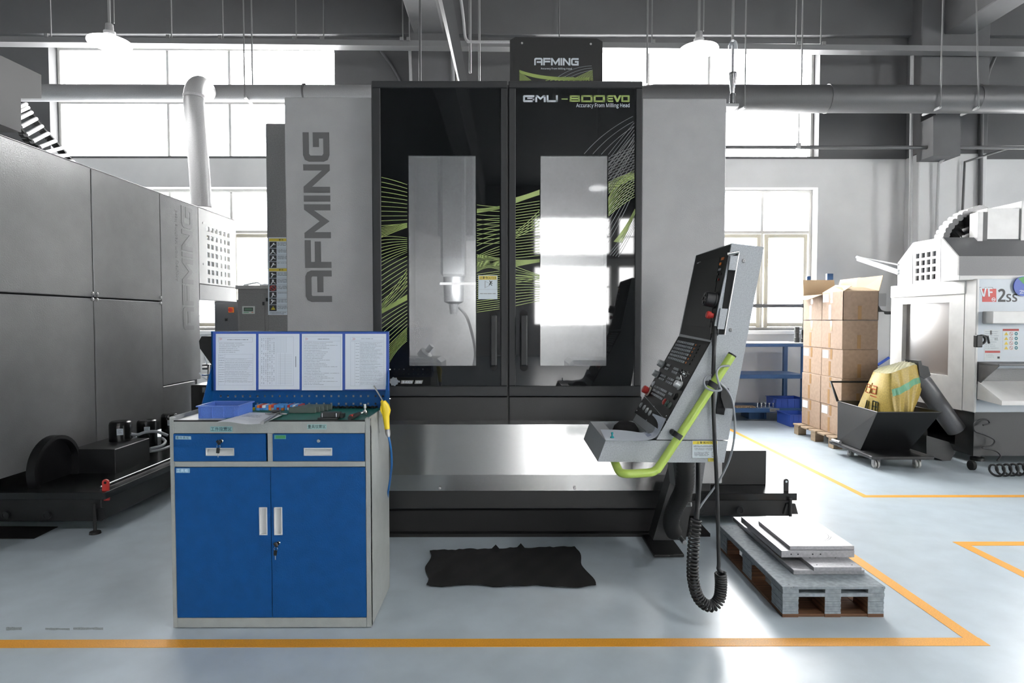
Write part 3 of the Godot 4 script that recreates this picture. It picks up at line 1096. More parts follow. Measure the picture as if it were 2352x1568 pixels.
func main_machine():
	var m := thing("machining_center", "tall gray and black machining center with green wave graphics on its doors", "machine", Vector3(0, 0, -5.2))
	var D := 4.05
	var E := 4.056
	var g := Geo.new()
	# carcass
	var pb := P(700, 760, 4.12).y
	var xl := P(655, 400, 4.12).x
	var xr := P(1667, 400, 4.12).x
	g.bx(xl, P(861, 500, 4.12).x, 0.3, P(700, 223, 4.12).y, 4.12, 4.9, 0.006)
	part(m, "side_panel", g, mat("panel_gray"), "gray panel with vertical lettering")
	g = Geo.new()
	g.bx(P(1473, 500, 4.12).x, xr, 0.3, P(1600, 225.5, 4.12).y, 4.12, 4.9, 0.006)
	part(m, "side_panel", g, mat("panel_gray"))
	g = Geo.new()
	g.bx(P(611, 400, 4.9).x, 1.62, 0.3, P(640, 283, 4.9).y, 5.65, 7.3, 0.006)
	g.bx(P(611, 400, 4.9).x, xl + 0.05, 0.3, P(640, 283, 4.9).y, 4.9, 5.66, 0.006)
	part(m, "rear_body", g, mat("panel_gray_dark"))
	wordmark(m, P(763, 693.3, 4.119), (P(756, 303.9, 4.119) - P(763, 693.3, 4.119)) / 6.4, (P(702.6, 693.3, 4.119) - P(763, 693.3, 4.119)), mat("print_dark"))
	# interior seen through the panes
	g = Geo.new()
	g.bx(-0.87, 0.87, 0.62, 2.84, 5.55, 5.6)
	g.bx(-0.87, -0.84, 0.62, 2.84, 4.14, 5.55)
	g.bx(0.84, 0.87, 0.62, 2.84, 4.14, 5.55)
	g.bx(-0.87, 0.87, 2.84, 2.88, 4.14, 5.6)
	g.bx(-0.87, 0.87, 0.6, 0.66, 4.14, 5.6)
	part(m, "interior_shell", g, mat("interior"))
	g = Geo.new()
	g.bx(-0.55, -0.36, 1.75, 2.84, 4.95, 5.2, 0.02)
	g.bx(-0.6, -0.3, 2.1, 2.84, 5.2, 5.5, 0.01)
	part(m, "spindle_slide", g, mat("interior_dark"))
	g = Geo.new()
	g.lathe(Vector3(-0.455, 1.45, -5.07), Vector3.UP, [[0.0, 0.0], [0.03, 0.0], [0.04, 0.08], [0.08, 0.1], [0.085, 0.3], [0.0, 0.3]], 24)
	part(m, "spindle", g, mat("interior_dark"))
	g = Geo.new()
	g.lathe(Vector3(0.1, 0.66, -4.9), Vector3.UP, [[0.18, 0.0], [0.16, 0.2], [0.34, 0.26], [0.34, 0.34], [0.0, 0.34]], 40)
	part(m, "rotary_table", g, mat("steel"))
	g = Geo.new()
	g.bx(-0.85, -0.5, 0.66, 1.12, 4.5, 4.9, 0.03)
	g.bx(0.45, 0.8, 0.66, 1.1, 4.6, 5.1, 0.03)
	part(m, "trunnion_mount", g, mat("interior_dark"))
	g = Geo.new()
	g.lathe(Vector3(-0.66, 1.12, -4.7), Vector3(0.5, 0.6, 0.2), [[0.05, 0], [0.05, 0.05], [0.02, 0.06], [0.02, 0.12], [0, 0.12]], 16)
	g.tube(spline([Vector3(-0.3, 0.95, -4.5), Vector3(-0.25, 1.15, -4.55), Vector3(-0.32, 1.4, -4.8), Vector3(-0.4, 1.5, -4.95)], 6), 0.012, 8)
	part(m, "coolant_nozzle", g, mat("steel"))
	g = Geo.new()
	var lp := P(1010, 651, 4.7)
	g.bx(lp.x, 0.84, lp.y - 0.009, lp.y + 0.009, 4.7, 4.73, 0.003)
	part(m, "light_bar", g, glow("led_glow", "ffffff", 1.6))
	var l := AreaLight3D.new()
	l.name = "interior_light"
	m.add_child(l)
	l.area_size = Vector2(1.2, 0.02)
	l.position = Vector3(lp.x + 0.65, lp.y - 0.015, -4.74) - m.position
	l.rotation_degrees = Vector3(8, 0, 0)
	l.light_energy = 3.0
	l.area_range = 8.0
	l.shadow_enabled = true
	# doors
	var dl := door(m, 855.5, 1165.5, 875, 1150, 938, 1092.5, "black door leaf without the model name")
	var dr := door(m, 1168.5, 1474, 1184.5, 1459, 1241.5, 1395, "black door leaf with the model name")
	g = Geo.new()
	g.bx(P(855, 500, 4.1).x, P(1474, 500, 4.1).x, 0.6, P(1170, 200, 4.1).y, 4.101, 4.14)
	var hole := [[P(925, 500, 4.1).x, P(1105, 500, 4.1).x, P(1170, 850, 4.1).y, P(1170, 345, 4.1).y], [P(1230, 500, 4.1).x, P(1407, 500, 4.1).x, P(1170, 850, 4.1).y, P(1170, 345, 4.1).y]]
	g = Geo.new()
	holes_wall(g, P(855, 500, 4.1).x, P(1474, 500, 4.1).x, 0.62, P(1170, 195, 4.1).y, 4.101, 4.14, hole)
	part(m, "door_backing", g, mat("black_paint"))
	# door skirts
	for q in [[862, 1166], [1169, 1474]]:
		g = Geo.new()
		g.bx(P(q[0], 940, 4.07).x, P(q[1], 940, 4.07).x, P(1170, 969, 4.07).y, P(1170, 911, 4.07).y, 4.07, 4.1, 0.004)
		part(m, "door_skirt", g, mat("black_paint"))
	# handles: a dark pocket with a bar
	var hs := [[1126, 1142, 712, 852, dl], [1194, 1212, 712, 852, dr]]
	for h in hs:
		g = Geo.new()
		var c0 := P((h[0] + h[1]) * 0.5, h[2] + 9, E)
		var c1 := P((h[0] + h[1]) * 0.5, h[3] - 9, E)
		var rr: float = (P(h[1], 700, E).x - P(h[0], 700, E).x) * 0.5
		var pts := []
		for k in 13:
			var an := PI * k / 12.0
			pts.append(c0 + Vector3(cos(an), sin(an), 0) * rr)
		for k in 13:
			var an := PI + PI * k / 12.0
			pts.append(c1 + Vector3(cos(an), sin(an), 0) * rr)
		g.prism(pts, Vector3(0, 0, 0.006))
		part(h[4], "handle_pocket", g, mat("black_dull"))
		g = Geo.new()
		g.bx(c0.x - rr * 0.9, c0.x + rr * 0.9, c1.y + 0.01, c0.y - 0.005, E - 0.04, E - 0.006, 0.012)
		part(h[4], "handle", g, mat("black_frame"))
	# printed waves
	var cl := Rect2(876, 380, 274, 500)
	var hl := Rect2(937.5, 350, 156, 600)
	g = Geo.new()
	waves(g, [
		[[876, 407, 905, 413, 938, 425], [876, 518, 905, 516, 938, 513], 11],
		[[876, 523, 900, 517, 938, 512], [876, 545, 905, 532, 938, 521], 7],
		[[876, 543, 905, 541, 938, 547], [876, 610, 905, 592, 938, 578], 9],
		[[876, 610, 900, 594, 938, 578], [876, 702, 905, 680, 938, 652], 9],
		[[876, 700, 905, 664, 938, 616], [876, 718, 905, 700, 938, 662], 6],
		[[876, 712, 905, 694, 938, 675], [876, 720, 905, 704, 938, 687], 10],
		[[876, 732, 905, 712, 938, 694], [876, 800, 905, 770, 938, 742], 7],
		[[876, 812, 905, 778, 938, 750], [884, 860, 898, 810, 938, 780], 9],
		[[1093, 470, 1120, 474, 1150, 475], [1093, 557, 1120, 560, 1150, 558], 9],
		[[1093, 507, 1120, 502, 1150, 501], [1093, 577, 1120, 563, 1150, 553], 7],
		[[1093, 590, 1120, 575, 1150, 565], [1105, 592, 1125, 588, 1150, 584], 4],
		[[1093, 480, 1120, 479, 1150, 473], [1093, 489, 1120, 485, 1150, 479], 9],
		[[1093, 584, 1120, 590, 1150, 593], [1093, 610, 1120, 612, 1150, 608], 9],
		[[1093, 605, 1120, 594, 1150, 600], [1093, 626, 1120, 606, 1150, 621], 8],
		[[1093, 630, 1120, 626, 1150, 622], [1093, 717, 1120, 713, 1150, 709], 19],
	], E - 0.0008, cl, hl, 0.0034)
	part(dl, "wave_print", g, mat("print_lime"))
	var cr := Rect2(1184, 255, 275, 500)
	var hr := Rect2(1241, 357, 154.5, 600)
	g = Geo.new()
	waves(g, [
		[[1184, 454, 1210, 447, 1242, 435], [1184, 466, 1210, 456, 1242, 446], 9],
		[[1184, 470, 1210, 466, 1242, 461], [1184, 592, 1210, 590, 1242, 586], 20],
		[[1184, 530, 1210, 515, 1242, 480], [1184, 545, 1210, 535, 1242, 515], 5],
		[[1184, 597, 1210, 598, 1242, 595], [1184, 612, 1210, 606, 1242, 601], 9],
		[[1184, 612, 1210, 622, 1242, 632], [1184, 650, 1210, 644, 1242, 640], 7],
		[[1184, 625, 1210, 628, 1242, 634], [1184, 702, 1210, 696, 1242, 690], 12],
		[[1395, 420, 1420, 404, 1460, 396], [1395, 447, 1425, 418, 1460, 410], 8],
		[[1395, 460, 1420, 405, 1460, 390], [1395, 498, 1425, 470, 1460, 450], 12],
		[[1410, 555, 1440, 520, 1460, 476], [1428, 558, 1446, 520, 1460, 486], 10],
	], E - 0.0008, cr, hr, 0.0034)
	part(dr, "wave_print", g, mat("print_lime"))
	g = Geo.new()
	waves(g, [
		[[1338, 358, 1385, 300, 1460, 264], [1378, 358, 1415, 315, 1460, 288], 3],
		[[1395, 358, 1420, 325, 1460, 278], [1395, 440, 1425, 400, 1460, 335], 8],
		[[1395, 364, 1420, 350, 1460, 336], [1395, 425, 1425, 410, 1460, 396], 11],
		[[1395, 385, 1420, 350, 1460, 305], [1395, 560, 1425, 510, 1460, 430], 12],
		[[1395, 585, 1420, 560, 1460, 495], [1420, 590, 1440, 560, 1460, 515], 5],
	], E - 0.0008, cr, hr, 0.0028)
	part(dr, "wave_print", g, mat("print_fade"))
	# names on the doors
	model_mark(dr, E)
	text(dr, "slogan", "Accuracy From Milling Head", P(1323.5, 249, E - 0.001), P(1446, 249, E - 0.001), P(1323.5, 237, E - 0.001), mat("print_white"))
	# caution sign on the left door
	var im := blank(176, 220, "cdd7de")
	im.fill_rect(Rect2i(6, 6, 164, 34), Color("d9c45a"))
	glyphs(im, ["jing", "gao"], 40, 12, 20, 2, Color("333326"), 1.35)
	line(im, 18, 36, 27, 12, 2, Color("333326")); line(im, 27, 12, 36, 36, 2, Color("333326")); line(im, 18, 36, 36, 36, 2, Color("333326"))
	line(im, 60, 50, 60, 118, 2, Color("555555")); line(im, 66, 54, 66, 114, 2, Color("777777")); line(im, 66, 56, 100, 74, 2, Color("777777")); line(im, 66, 114, 100, 96, 2, Color("777777"))
	for q in [[100, 90, 118, 60], [108, 70, 128, 74], [112, 62, 104, 50], [116, 66, 126, 54], [112, 80, 124, 92]]:
		line(im, q[0], q[1], q[2], q[3], 5, Color("222222"))
	frame(im, 4, 40, 172, 130, 1, Color("777777"))
	frame(im, 2, 2, 174, 218, 2, Color("aeb8bf"))
	rows(im, 14, 166, 164, 176, 1, 5, Color("444444"), 1.0)
	var stq := psticker(dl, "caution_sign", 1098.5, 632, 1142.5, 687, E, print_mat("caution_door", im), "white caution sign with yellow heading")
	text(stq, "word", "CAUTION", P(1120, 641, E - 0.0013), P(1139.5, 641, E - 0.0013), P(1120, 635.5, E - 0.0013), mat("ink"))
	# small model badge at the door's foot
	g = Geo.new()
	var bc := P(905, 876, E)
	var pts := []
	for k in 32:
		var an := TAU * k / 32.0
		pts.append(bc + Vector3(cos(an), sin(an), 0) * (0.028 + 0.003 * sin(an * 8.0)))
	g.prism(pts, Vector3(0, 0, 0.002))
	g.bx(bc.x - 0.03, bc.x + 0.04, bc.y - 0.006, bc.y + 0.006, E - 0.004, E)
	part(dl, "badge", g, mat("gray_plastic"))
	for q in [[920, 950, "5-AXIS"], [952, 972, "GTRT"]]:
		g = Geo.new()
		g.prism([P(q[0], 881, E), P(q[1] - 3, 881, E), P(q[1], 873, E), P(q[0] + 2, 873, E)], Vector3(0, 0, 0.001))
		var pl := part(dl, "name_plate", g, mat("panel_gray_dark"))
		text(pl, "word", q[2], P(q[0] + 4, 879.5, E - 0.001), P(q[1] - 4, 879.5, E - 0.001), P(q[0] + 5, 874.5, E - 0.001), mat("print_white"), "Droid Sans", 700)
	# stainless apron below the doors
	var a0 := P(800, 975, 3.9).x
	var a1 := P(1536, 1000, 3.9).x
	var t := P(1170, 974.5, 3.905).y
	var mid := P(1170, 1090, 3.88).y
	var bo := P(1170, 1128, 3.88).y
	g = Geo.new()
	# brushed along its length: the first texture axis runs up the sheet
	g.quad(Vector3(a0, mid, -3.88), Vector3(a0, t, -3.905), Vector3(a1, t, -3.905), Vector3(a1, mid, -3.88), Vector3(0, 0, 1))
	g.quad(Vector3(a0, t, -4.1), Vector3(a0, t, -3.905), Vector3(a1, t, -3.905), Vector3(a1, t, -4.1), Vector3.UP)
	for x in [a0, a1]:
		g.quad(Vector3(x, mid, -3.88), Vector3(x, t, -3.905), Vector3(x, t, -4.1), Vector3(x, mid, -4.1), Vector3(x, 0, 0))
	part(m, "apron", g, mat("stainless"), "brushed stainless apron")
	g = Geo.new()
	g.quad(Vector3(a0, bo, -3.895), Vector3(a0, mid, -3.88), Vector3(a1, mid, -3.88), Vector3(a1, bo, -3.895), Vector3(0, 0, 1))
	g.quad(Vector3(a0, bo, -3.895), Vector3(a0, bo, -3.93), Vector3(a1, bo, -3.93), Vector3(a1, bo, -3.895), Vector3.DOWN)
	part(m, "apron_lip", g, mat("stainless"))
	for x in [1010, 1320]:
		g = Geo.new()
		g.lathe(P(x, 1121, 3.88), Vector3(0, 0, 1), [[0.009, 0], [0.008, 0.005], [0.004, 0.008], [0, 0.008]], 14)
		part(m, "bolt", g, mat("steel"))
	# black base
	g = Geo.new()
	g.bx(-1.2, 1.0, P(1170, 1169, 3.94).y, bo + 0.01, 3.94, 7.2, 0.006)
	part(m, "base_band", g, mat("black_paint"))
	g = Geo.new()
	g.bx(-1.2, 1.0, 0.02, P(1170, 1170, 3.98).y, 3.98, 7.2, 0.006)
	part(m, "plinth", g, mat("black_dull"))
	g = Geo.new()
	g.bx(-1.22, 1.3, 0.0, 0.02, 3.95, 7.2)
	part(m, "base_plate", g, mat("black_dull"))
	g = Geo.new()
	g.bx(P(700, 1100, 4.2).x, xr - 0.05, 0.1, 0.9, 4.2, 7.1, 0.006)
	part(m, "bed", g, mat("black_paint"))
	# dark cover of the vertical axis on top
	var cd := 4.5
	g = Geo.new()
	var q := [[1171, 200], [1384, 200], [1384, 95.5], [1371, 88], [1184, 85], [1171, 92]]
	var qq := []
	for p in q:
		qq.append(P(p[0], p[1], cd))
	g.prism(qq, Vector3(0, 0, -0.55))
	var tc := part(m, "axis_cover", g, mat("black_paint"), "black cover box with the maker's lettering")
	var s := 0.12116
	for p in [[1199, 99], [1357, 101]]:
		g = Geo.new()
		g.lathe(P(p[0], p[1], cd), Vector3(0, 0, 1), [[0.008, 0], [0.007, 0.004], [0, 0.005]], 12)
		part(tc, "screw", g, mat("steel"))
	var wl := P(1180 + 388 * s, 80 + 577 * s, cd)
	var wx := (P(1180 + 1230 * s, 80 + 583 * s, cd) - wl) / 6.4
	wordmark(tc, wl + Vector3(0, 0, 0.0005), wx, Vector3(0, P(1230, 80 + 437 * s, cd).y - wl.y, 0), mat("print_white"))
	text(tc, "slogan", "Accuracy From Milling Head", P(1242, 160.5, cd - 0.001), P(1313.5, 161, cd - 0.001), P(1242, 155, cd - 0.001), mat("print_white"))
	g = Geo.new()
	var cc := Rect2(1193, 140, 170, 45.4)
	var none := Rect2(0, 0, 1, 1)
	waves(g, [
		[[1193, 161, 1250, 182, 1363, 178], [1193, 166, 1240, 190, 1363, 183], 9],
		[[1193, 166, 1215, 180, 1240, 200], [1193, 184, 1196, 186, 1200, 190], 9],
		[[1240, 190, 1265, 180, 1300, 176], [1290, 190, 1330, 186, 1363, 180], 8],
		[[1320, 180, 1340, 170, 1363, 160], [1345, 190, 1355, 186, 1363, 184], 10],
	], cd - 0.0008, cc, none, 0.003)
	part(tc, "wave_print", g, mat("print_lime"))
	g = Geo.new()
	waves(g, [[[1280, 178, 1315, 152, 1363, 151], [1308, 178, 1335, 164, 1363, 161], 3]], cd - 0.0008, cc, none, 0.0024)
	part(tc, "wave_print", g, mat("gray_plastic"))
	# signal lamp on the right corner
	var sb := P(1682, 243, 4.3)
	g = Geo.new()
	g.lathe(sb, Vector3.UP, [[0.0, 0.0], [0.035, 0.0], [0.035, 0.012], [0.022, 0.014], [0.02, 0.08], [0.013, 0.085], [0.026, 0.21], [0.026, 0.225], [0.0, 0.225]], 20)
	var sl := part(m, "signal_lamp", g, mat("chrome"), "tall clear signal lamp on a chrome stem")
	g = Geo.new()
	g.lathe(sb, Vector3.UP, [[0.03, 0.225], [0.03, 0.41], [0.024, 0.432], [0.012, 0.442], [0.0, 0.444]], 24)
	part(sl, "tube", g, mat("glass_gray"))
	g = Geo.new()
	g.lathe(sb, Vector3.UP, [[0.008, 0.225], [0.008, 0.41], [0, 0.41]], 10)
	part(sl, "rod", g, mat("chrome"))
	g = Geo.new()
	g.bx(xr - 0.05, sb.x + 0.03, sb.y - 0.02, sb.y, 4.25, 4.35, 0.003)
	part(sl, "bracket", g, mat("panel_gray"))
	# warning strip on the rear body
	im = blank(140, 560, "c6d0d9")
	var y := 8
	for k in 2:
		im.fill_rect(Rect2i(6, y, 130, 20), Color("d3bd3c"))
		glyphs(im, ["jing", "gao"], 66, y + 3, 12, 1, Color("333322"), 1.3)
		y += 24
		for j in (4 if k == 0 else 6):
			im.fill_rect(Rect2i(8, y, 44, 44), Color("232426"))
			if k == 1 and j == 2:
				for aa in 40:
					var an := TAU * aa / 40.0
					line(im, 30 + cos(an) * 17, y + 22 + sin(an) * 17, 30 + cos(an) * 17, y + 22 + sin(an) * 17, 4, Color("b03030"))
				line(im, 18, y + 12, 42, y + 34, 4, Color("b03030"))
			elif k == 1 and j == 5:
				for yy in 26:
					im.fill_rect(Rect2i(30 - yy * 14 / 26, y + 8 + yy, yy * 28 / 26 + 1, 1), Color("d6c02e"))
				im.fill_rect(Rect2i(28, y + 16, 4, 10), Color("222222"))
			else:
				im.fill_rect(Rect2i(22 + rng.randi_range(-4, 8), y + 8, 10, 10), Color("e4e8ec"))
				line(im, 14 + rng.randi_range(0, 8), y + 38, 34, y + 16, 5, Color("e4e8ec"))
				line(im, 26, y + 20, 44, y + 36 - rng.randi_range(0, 20), 4, Color("e4e8ec"))
			rows(im, 58, y + 6, 134, y + 34, 3 if j != 3 else 1, 4, Color("505a62"), 0.8)
			im.fill_rect(Rect2i(54, y + 45, 84, 1), Color("555c62"))
			y += 48
	rows(im, 10, y + 4, 130, y + 24, 2, 4, Color("505a62"), 0.7)
	frame(im, 0, 0, 140, 560, 2, Color("e0e6ea"))
	psticker(m, "warning_strip", 616, 545, 668, 723, 4.9, print_mat("warning_strip", im), "column of black warning pictograms with yellow headings")
	# coolant tank sliding out at the right
	var tx := P(1817, 1160, 4.15).x
	var tt := P(1750, 1133, 4.15).y
	tank(m, 0.9, tx, 4.15, 6.6, tt)
	g = Geo.new()
	g.bx(xr - 0.2, P(1760, 1075, 4.36).x, tt + 0.002, P(1700, 1035, 4.36).y, 4.36, 4.8, 0.004)
	part(m, "conveyor_box", g, mat("black_paint"))
	g = Geo.new()
	var lc := P(1806, 1133, 4.2)
	var lug := []
	for k in 9:
		var an := PI * k / 8.0
		lug.append(lc + Vector3(cos(an) * 0.016, 0.085 + sin(an) * 0.016, 0))
	lug.append(lc + Vector3(-0.016, -0.02, 0))
	lug.append(lc + Vector3(0.016, -0.02, 0))
	g.prism(lug, Vector3(0, 0, -0.012))
	var lg := part(m, "lifting_lug", g, mat("black_paint"))
	g = Geo.new()
	g.lathe(lc + Vector3(0, 0.082, 0.0), Vector3(0, 0, 1), [[0.007, 0], [0.007, 0.001], [0, 0.001]], 14)
	part(lg, "painted_eye", g, mat("white_plastic"))  # white disc painted for the light seen through the lug

func tank(m: Node3D, x0: float, x1: float, d0: float, d1: float, top: float):
	var g := Geo.new()
	g.bx(x0, x1, 0.07, top, d0, d1, 0.004)
	var tk := part(m, "coolant_tank", g, mat("black_paint"))
	g = Geo.new()
	g.bx(x0, x1 + 0.035, top - 0.045, top + 0.004, d0 - 0.012, d1, 0.003)
	part(tk, "tank_lid", g, mat("black_gloss_paint"))
	for dd in [0.02]:
		g = Geo.new()
		g.prism([Vector3(x1 - 0.06, 0.09, -d0), Vector3(x1 + 0.04, 0.09, -d0), Vector3(x1 + 0.02, 0.16, -d0), Vector3(x1 - 0.04, 0.16, -d0)], Vector3(0, 0, 0.02))
		part(tk, "foot_bracket", g, mat("black_paint"))
		g = Geo.new()
		g.lathe(Vector3(x1 - 0.02, 0.0, -d0 + 0.035), Vector3.UP, [[0, 0], [0.035, 0.0], [0.032, 0.015], [0.01, 0.022], [0.01, 0.2], [0, 0.2]], 16)
		part(tk, "levelling_foot", g, mat("rubber"))
	# plug and lifting lug
	for px in [x1 - 0.62, x1 - 0.35]:
		g = Geo.new()
		g.lathe(Vector3(px, 0.115, -d0 + 0.001), Vector3(0, 0, 1), [[0.026, 0], [0.026, 0.02], [0.018, 0.02], [0.018, 0.012], [0, 0.012]], 18)
		part(tk, "drain_plug", g, mat("black_frame"))

# ---------- control console ----------
func flat_on(g: Geo, pl: Plane, pts: Array, off: float):
	var q := []
	for p in pts:
		q.append(PN(p[0], p[1], pl))
	g.prism(q, pl.normal * off)
func console():
	var f := 2.70
	var bk := 3.22
	var t := thing("control_console", "gray operator console with tilted screen, keypad and lime green handle", "control console", Vector3(1.0, 0.0, -2.96))
	var gray := mat("console_gray")
	var back := Vector3(0, 0, f - bk)
	var g := Geo.new()
	var q := []
	for p in [[1681, 558], [1755, 567], [1672.5, 1010], [1508, 1009], [1633, 784]]:
		q.append(P(p[0], p[1], f))
	g.prism(q, back)
	part(t, "housing", g, gray)
	# lower body with the open tray at its left end
	g = Geo.new()
	q = []
	for p in [[1509, 1011.5], [1672, 1012.5], [1663, 1062], [1490, 1061.5]]:
		q.append(P(p[0], p[1], f + 0.002))
	g.prism(q, back)
	part(t, "lower_housing", g, gray)
	g = Geo.new()
	q = []
	for p in [[1391, 1012], [1424, 1012], [1407, 1060.5], [1373, 1060]]:
		q.append(P(p[0], p[1], f))
	g.prism(q, back)
	for dd in [f, bk - 0.006]:
		q = []
		var k: float = dd / f
		for p in [[1424, 1012], [1509, 1011], [1491, 1061], [1407, 1060.5]]:
			var w := P(p[0], p[1], f)
			q.append(Vector3(w.x, w.y, -dd))
		g.prism(q, Vector3(0, 0, -0.006))
	q = []
	for p in [[1407, 1056], [1491, 1056], [1491, 1061], [1407, 1060.5]]:
		q.append(P(p[0], p[1], f + 0.006))
	g.prism(q, Vector3(0, 0, f - bk + 0.012))
	part(t, "tray", g, gray)
	# screen face
	var A := P(1681, 558, f)
	var G := P(1633, 784, f)
	var K := P(1508, 1009, f)
	var n1 := (G - A).cross(Vector3(0, 0, -1)).normalized()
	if n1.x > 0:
		n1 = -n1
	var n2 := (K - G).cross(Vector3(0, 0, -1)).normalized()
	if n2.x > 0:
		n2 = -n2
	var s1 := Plane(n1, A)
	var s2 := Plane(n2, G)
	g = Geo.new()
	flat_on(g, s1, [[1601, 587], [1678, 563], [1633, 781], [1564, 767]], 0.004)
	var bez := part(t, "bezel", g, mat("panel_black"))
	g = Geo.new()
	var s1b := Plane(n1, A + n1 * 0.004)
	flat_on(g, s1b, [[1606, 603], [1654, 590], [1631, 752], [1575, 746]], 0.0015)
	part(bez, "display", g, mat("screen"), "dark switched-off screen")
	g = Geo.new()
	flat_on(g, s1b, [[1601.4, 603.2], [1609.4, 600.6], [1608.8, 603.2], [1600.9, 605.8]], 0.0006)
	part(bez, "nameplate", g, mat("key_gray"))
	for b in [[1661, 594, 0.03, 0.012, "orange"], [1655.5, 606, 0.02, 0.012, "orange"], [1654, 619, 0.03, 0.01, "key_gray"], [1650, 630, 0.012, 0.01, "key_black"], [1656, 629, 0.01, 0.01, "key_black"], [1645, 643, 0.009, 0.01, "green_btn"], [1651, 642, 0.009, 0.01, "red"]]:
		g = Geo.new()
		var z := Vector3(0, 0, 1)
		g.xf = Transform3D(Basis(z, n1.cross(z), n1), PN(b[0], b[1], s1b))
		g.box(Vector3(0, 0, 0.002), Vector3(b[2], b[3], 0.004), 0.001)
		part(bez, "soft_key", g, mat(b[4]))
	g = Geo.new()
	g.lathe(PN(1643, 690, s1b), n1, [[0.0, 0], [0.037, 0], [0.037, 0.008], [0.033, 0.009], [0.033, 0.045], [0.029, 0.05], [0.0, 0.05]], 28)
	var hw := part(bez, "handwheel", g, mat("black_frame"))
	for k in 4:
		g = Geo.new()
		var an := TAU * k / 4.0
		var zz := Vector3(0, 0, 1)
		g.lathe(PN(1643, 690, s1b) + n1 * 0.05 + (zz * cos(an) + n1.cross(zz) * sin(an)) * 0.018, n1, [[0.007, 0], [0.007, 0.003], [0, 0.003]], 12)
		part(hw, "painted_dimple", g, mat("key_black"))  # raised dark disc paints the shade of a hollow
	g = Geo.new()
	g.lathe(PN(1638, 725, s1b), n1, [[0.011, 0], [0.011, 0.01], [0.016, 0.012], [0.017, 0.026], [0.012, 0.031], [0, 0.032]], 20)
	part(bez, "stop_button", g, mat("red"), "red stop button")
	# clip strip on the side of the screen
	g = Geo.new()
	q = []
	for p in [[1676, 590], [1697, 581], [1664, 768], [1650, 768]]:
		q.append(P(p[0], p[1], f))
	g.prism(q, Vector3(0, 0, 0.003))
	var cs := part(t, "side_slot", g, mat("panel_black"))
	for p in [[[1676, 588], [1693, 588], [1687, 621], [1671, 620]], [[1653, 708], [1670, 709], [1661, 756], [1646, 755]]]:
		g = Geo.new()
		q = []
		for e in p:
			q.append(P(e[0], e[1], f - 0.004))
		g.prism(q, Vector3(0, 0, 0.012))
		part(cs, "clip_plate", g, gray)
	g = Geo.new()
	g.tube([P(1697, 580, f - 0.003), P(1664, 768, f - 0.003)], 0.004, 8)
	part(cs, "edge_strip", g, mat("steel"))
	g = Geo.new()
	g.tube([P(1672, 583, f - 0.01), P(1697, 579, f - 0.01)], 0.006, 8)
	part(cs, "hook", g, mat("chrome"))
	for p in [[1708.5, 599], [1678, 757.5]]:
		g = Geo.new()
		g.lathe(P(p[0], p[1], f), Vector3(0, 0, 1), [[0.0085, 0], [0.007, 0.004], [0.002, 0.0055], [0, 0.004]], 16)
		part(t, "screw", g, mat("steel"))
	# keypad face
	g = Geo.new()
	flat_on(g, s2, [[1560, 773], [1632, 786], [1532, 967], [1482, 909]], 0.004)
	var kp := part(t, "keypad", g, mat("panel_black"))
	g = Geo.new()
	flat_on(g, s2, [[1481, 911], [1531, 969], [1519, 990], [1459, 948]], 0.004)
	var kl := part(t, "button_plate", g, mat("panel_black"))
	var s2b := Plane(n2, G + n2 * 0.004)
	var zx := Vector3(0, 0, 1)
	var kb := Basis(zx, n2.cross(zx), n2)
	var kg := Geo.new()
	kg.box(Vector3(0, 0, 0.002), Vector3(0.021, 0.012, 0.004), 0.0012)
	var km := kg.mesh()
	var kg2 := Geo.new()
	kg2.box(Vector3(0, 0, 0.002), Vector3(0.012, 0.009, 0.004), 0.001)
	var km2 := kg2.mesh()
	for r in [[1160, 1195, 1350, 1235], [1140, 1232, 1330, 1275], [1118, 1268, 1310, 1312], [1095, 1305, 1288, 1352], [1075, 1340, 1265, 1390], [1055, 1376, 1240, 1432]]:
		var a := PN(1320 + r[0] / 4.9, 540 + r[1] / 4.9, s2b)
		var b := PN(1320 + r[2] / 4.9, 540 + r[3] / 4.9, s2b)
		for k in 10:
			var o := lpart(kp, "key", km, mat("key_gray"))
			o.transform = Transform3D(kb, a.lerp(b, (k + 0.5) / 10.0))
		for k in 4:
			var o := lpart(kp, "key", km2, mat("orange" if k == 0 else "key_black"))
			o.transform = Transform3D(kb, b + (b - a).normalized() * (0.025 + k * 0.018))
	for r in [[1040, 365, 1080, 380, 3], [1015, 405, 1055, 420, 3], [1118, 405, 1170, 425, 4], [1098, 440, 1155, 465, 4], [970, 480, 1030, 505, 4], [952, 515, 1010, 540, 4], [1050, 515, 1120, 545, 4], [1030, 550, 1100, 585, 4], [1150, 510, 1190, 525, 3], [900, 605, 1040, 675, 9], [882, 645, 1020, 715, 9], [865, 682, 990, 755, 9], [1060, 685, 1100, 705, 3]]:
		var a := PN(1320 + r[0] / 4.9, 763 + r[1] / 4.9, s2b)
		var b := PN(1320 + r[2] / 4.9, 763 + r[3] / 4.9, s2b)
		for k in r[4]:
			var o := lpart(kp, "key", km2, mat("key_gray"))
			o.transform = Transform3D(kb.scaled_local(Vector3(1.2, 1.3, 1)), a.lerp(b, (k + 0.5) / r[4]))
	for r in [[992, 365, "knob"], [935, 475, "knob"], [1190, 602, "knob"]]:
		g = Geo.new()
		g.lathe(PN(1320 + r[0] / 4.9, 763 + r[1] / 4.9, s2b), n2, [[0.022, 0], [0.022, 0.004], [0.018, 0.005], [0.017, 0.026], [0.014, 0.029], [0, 0.029]], 22)
		part(kp, "rotary_knob", g, mat("knob"))
	g = Geo.new()
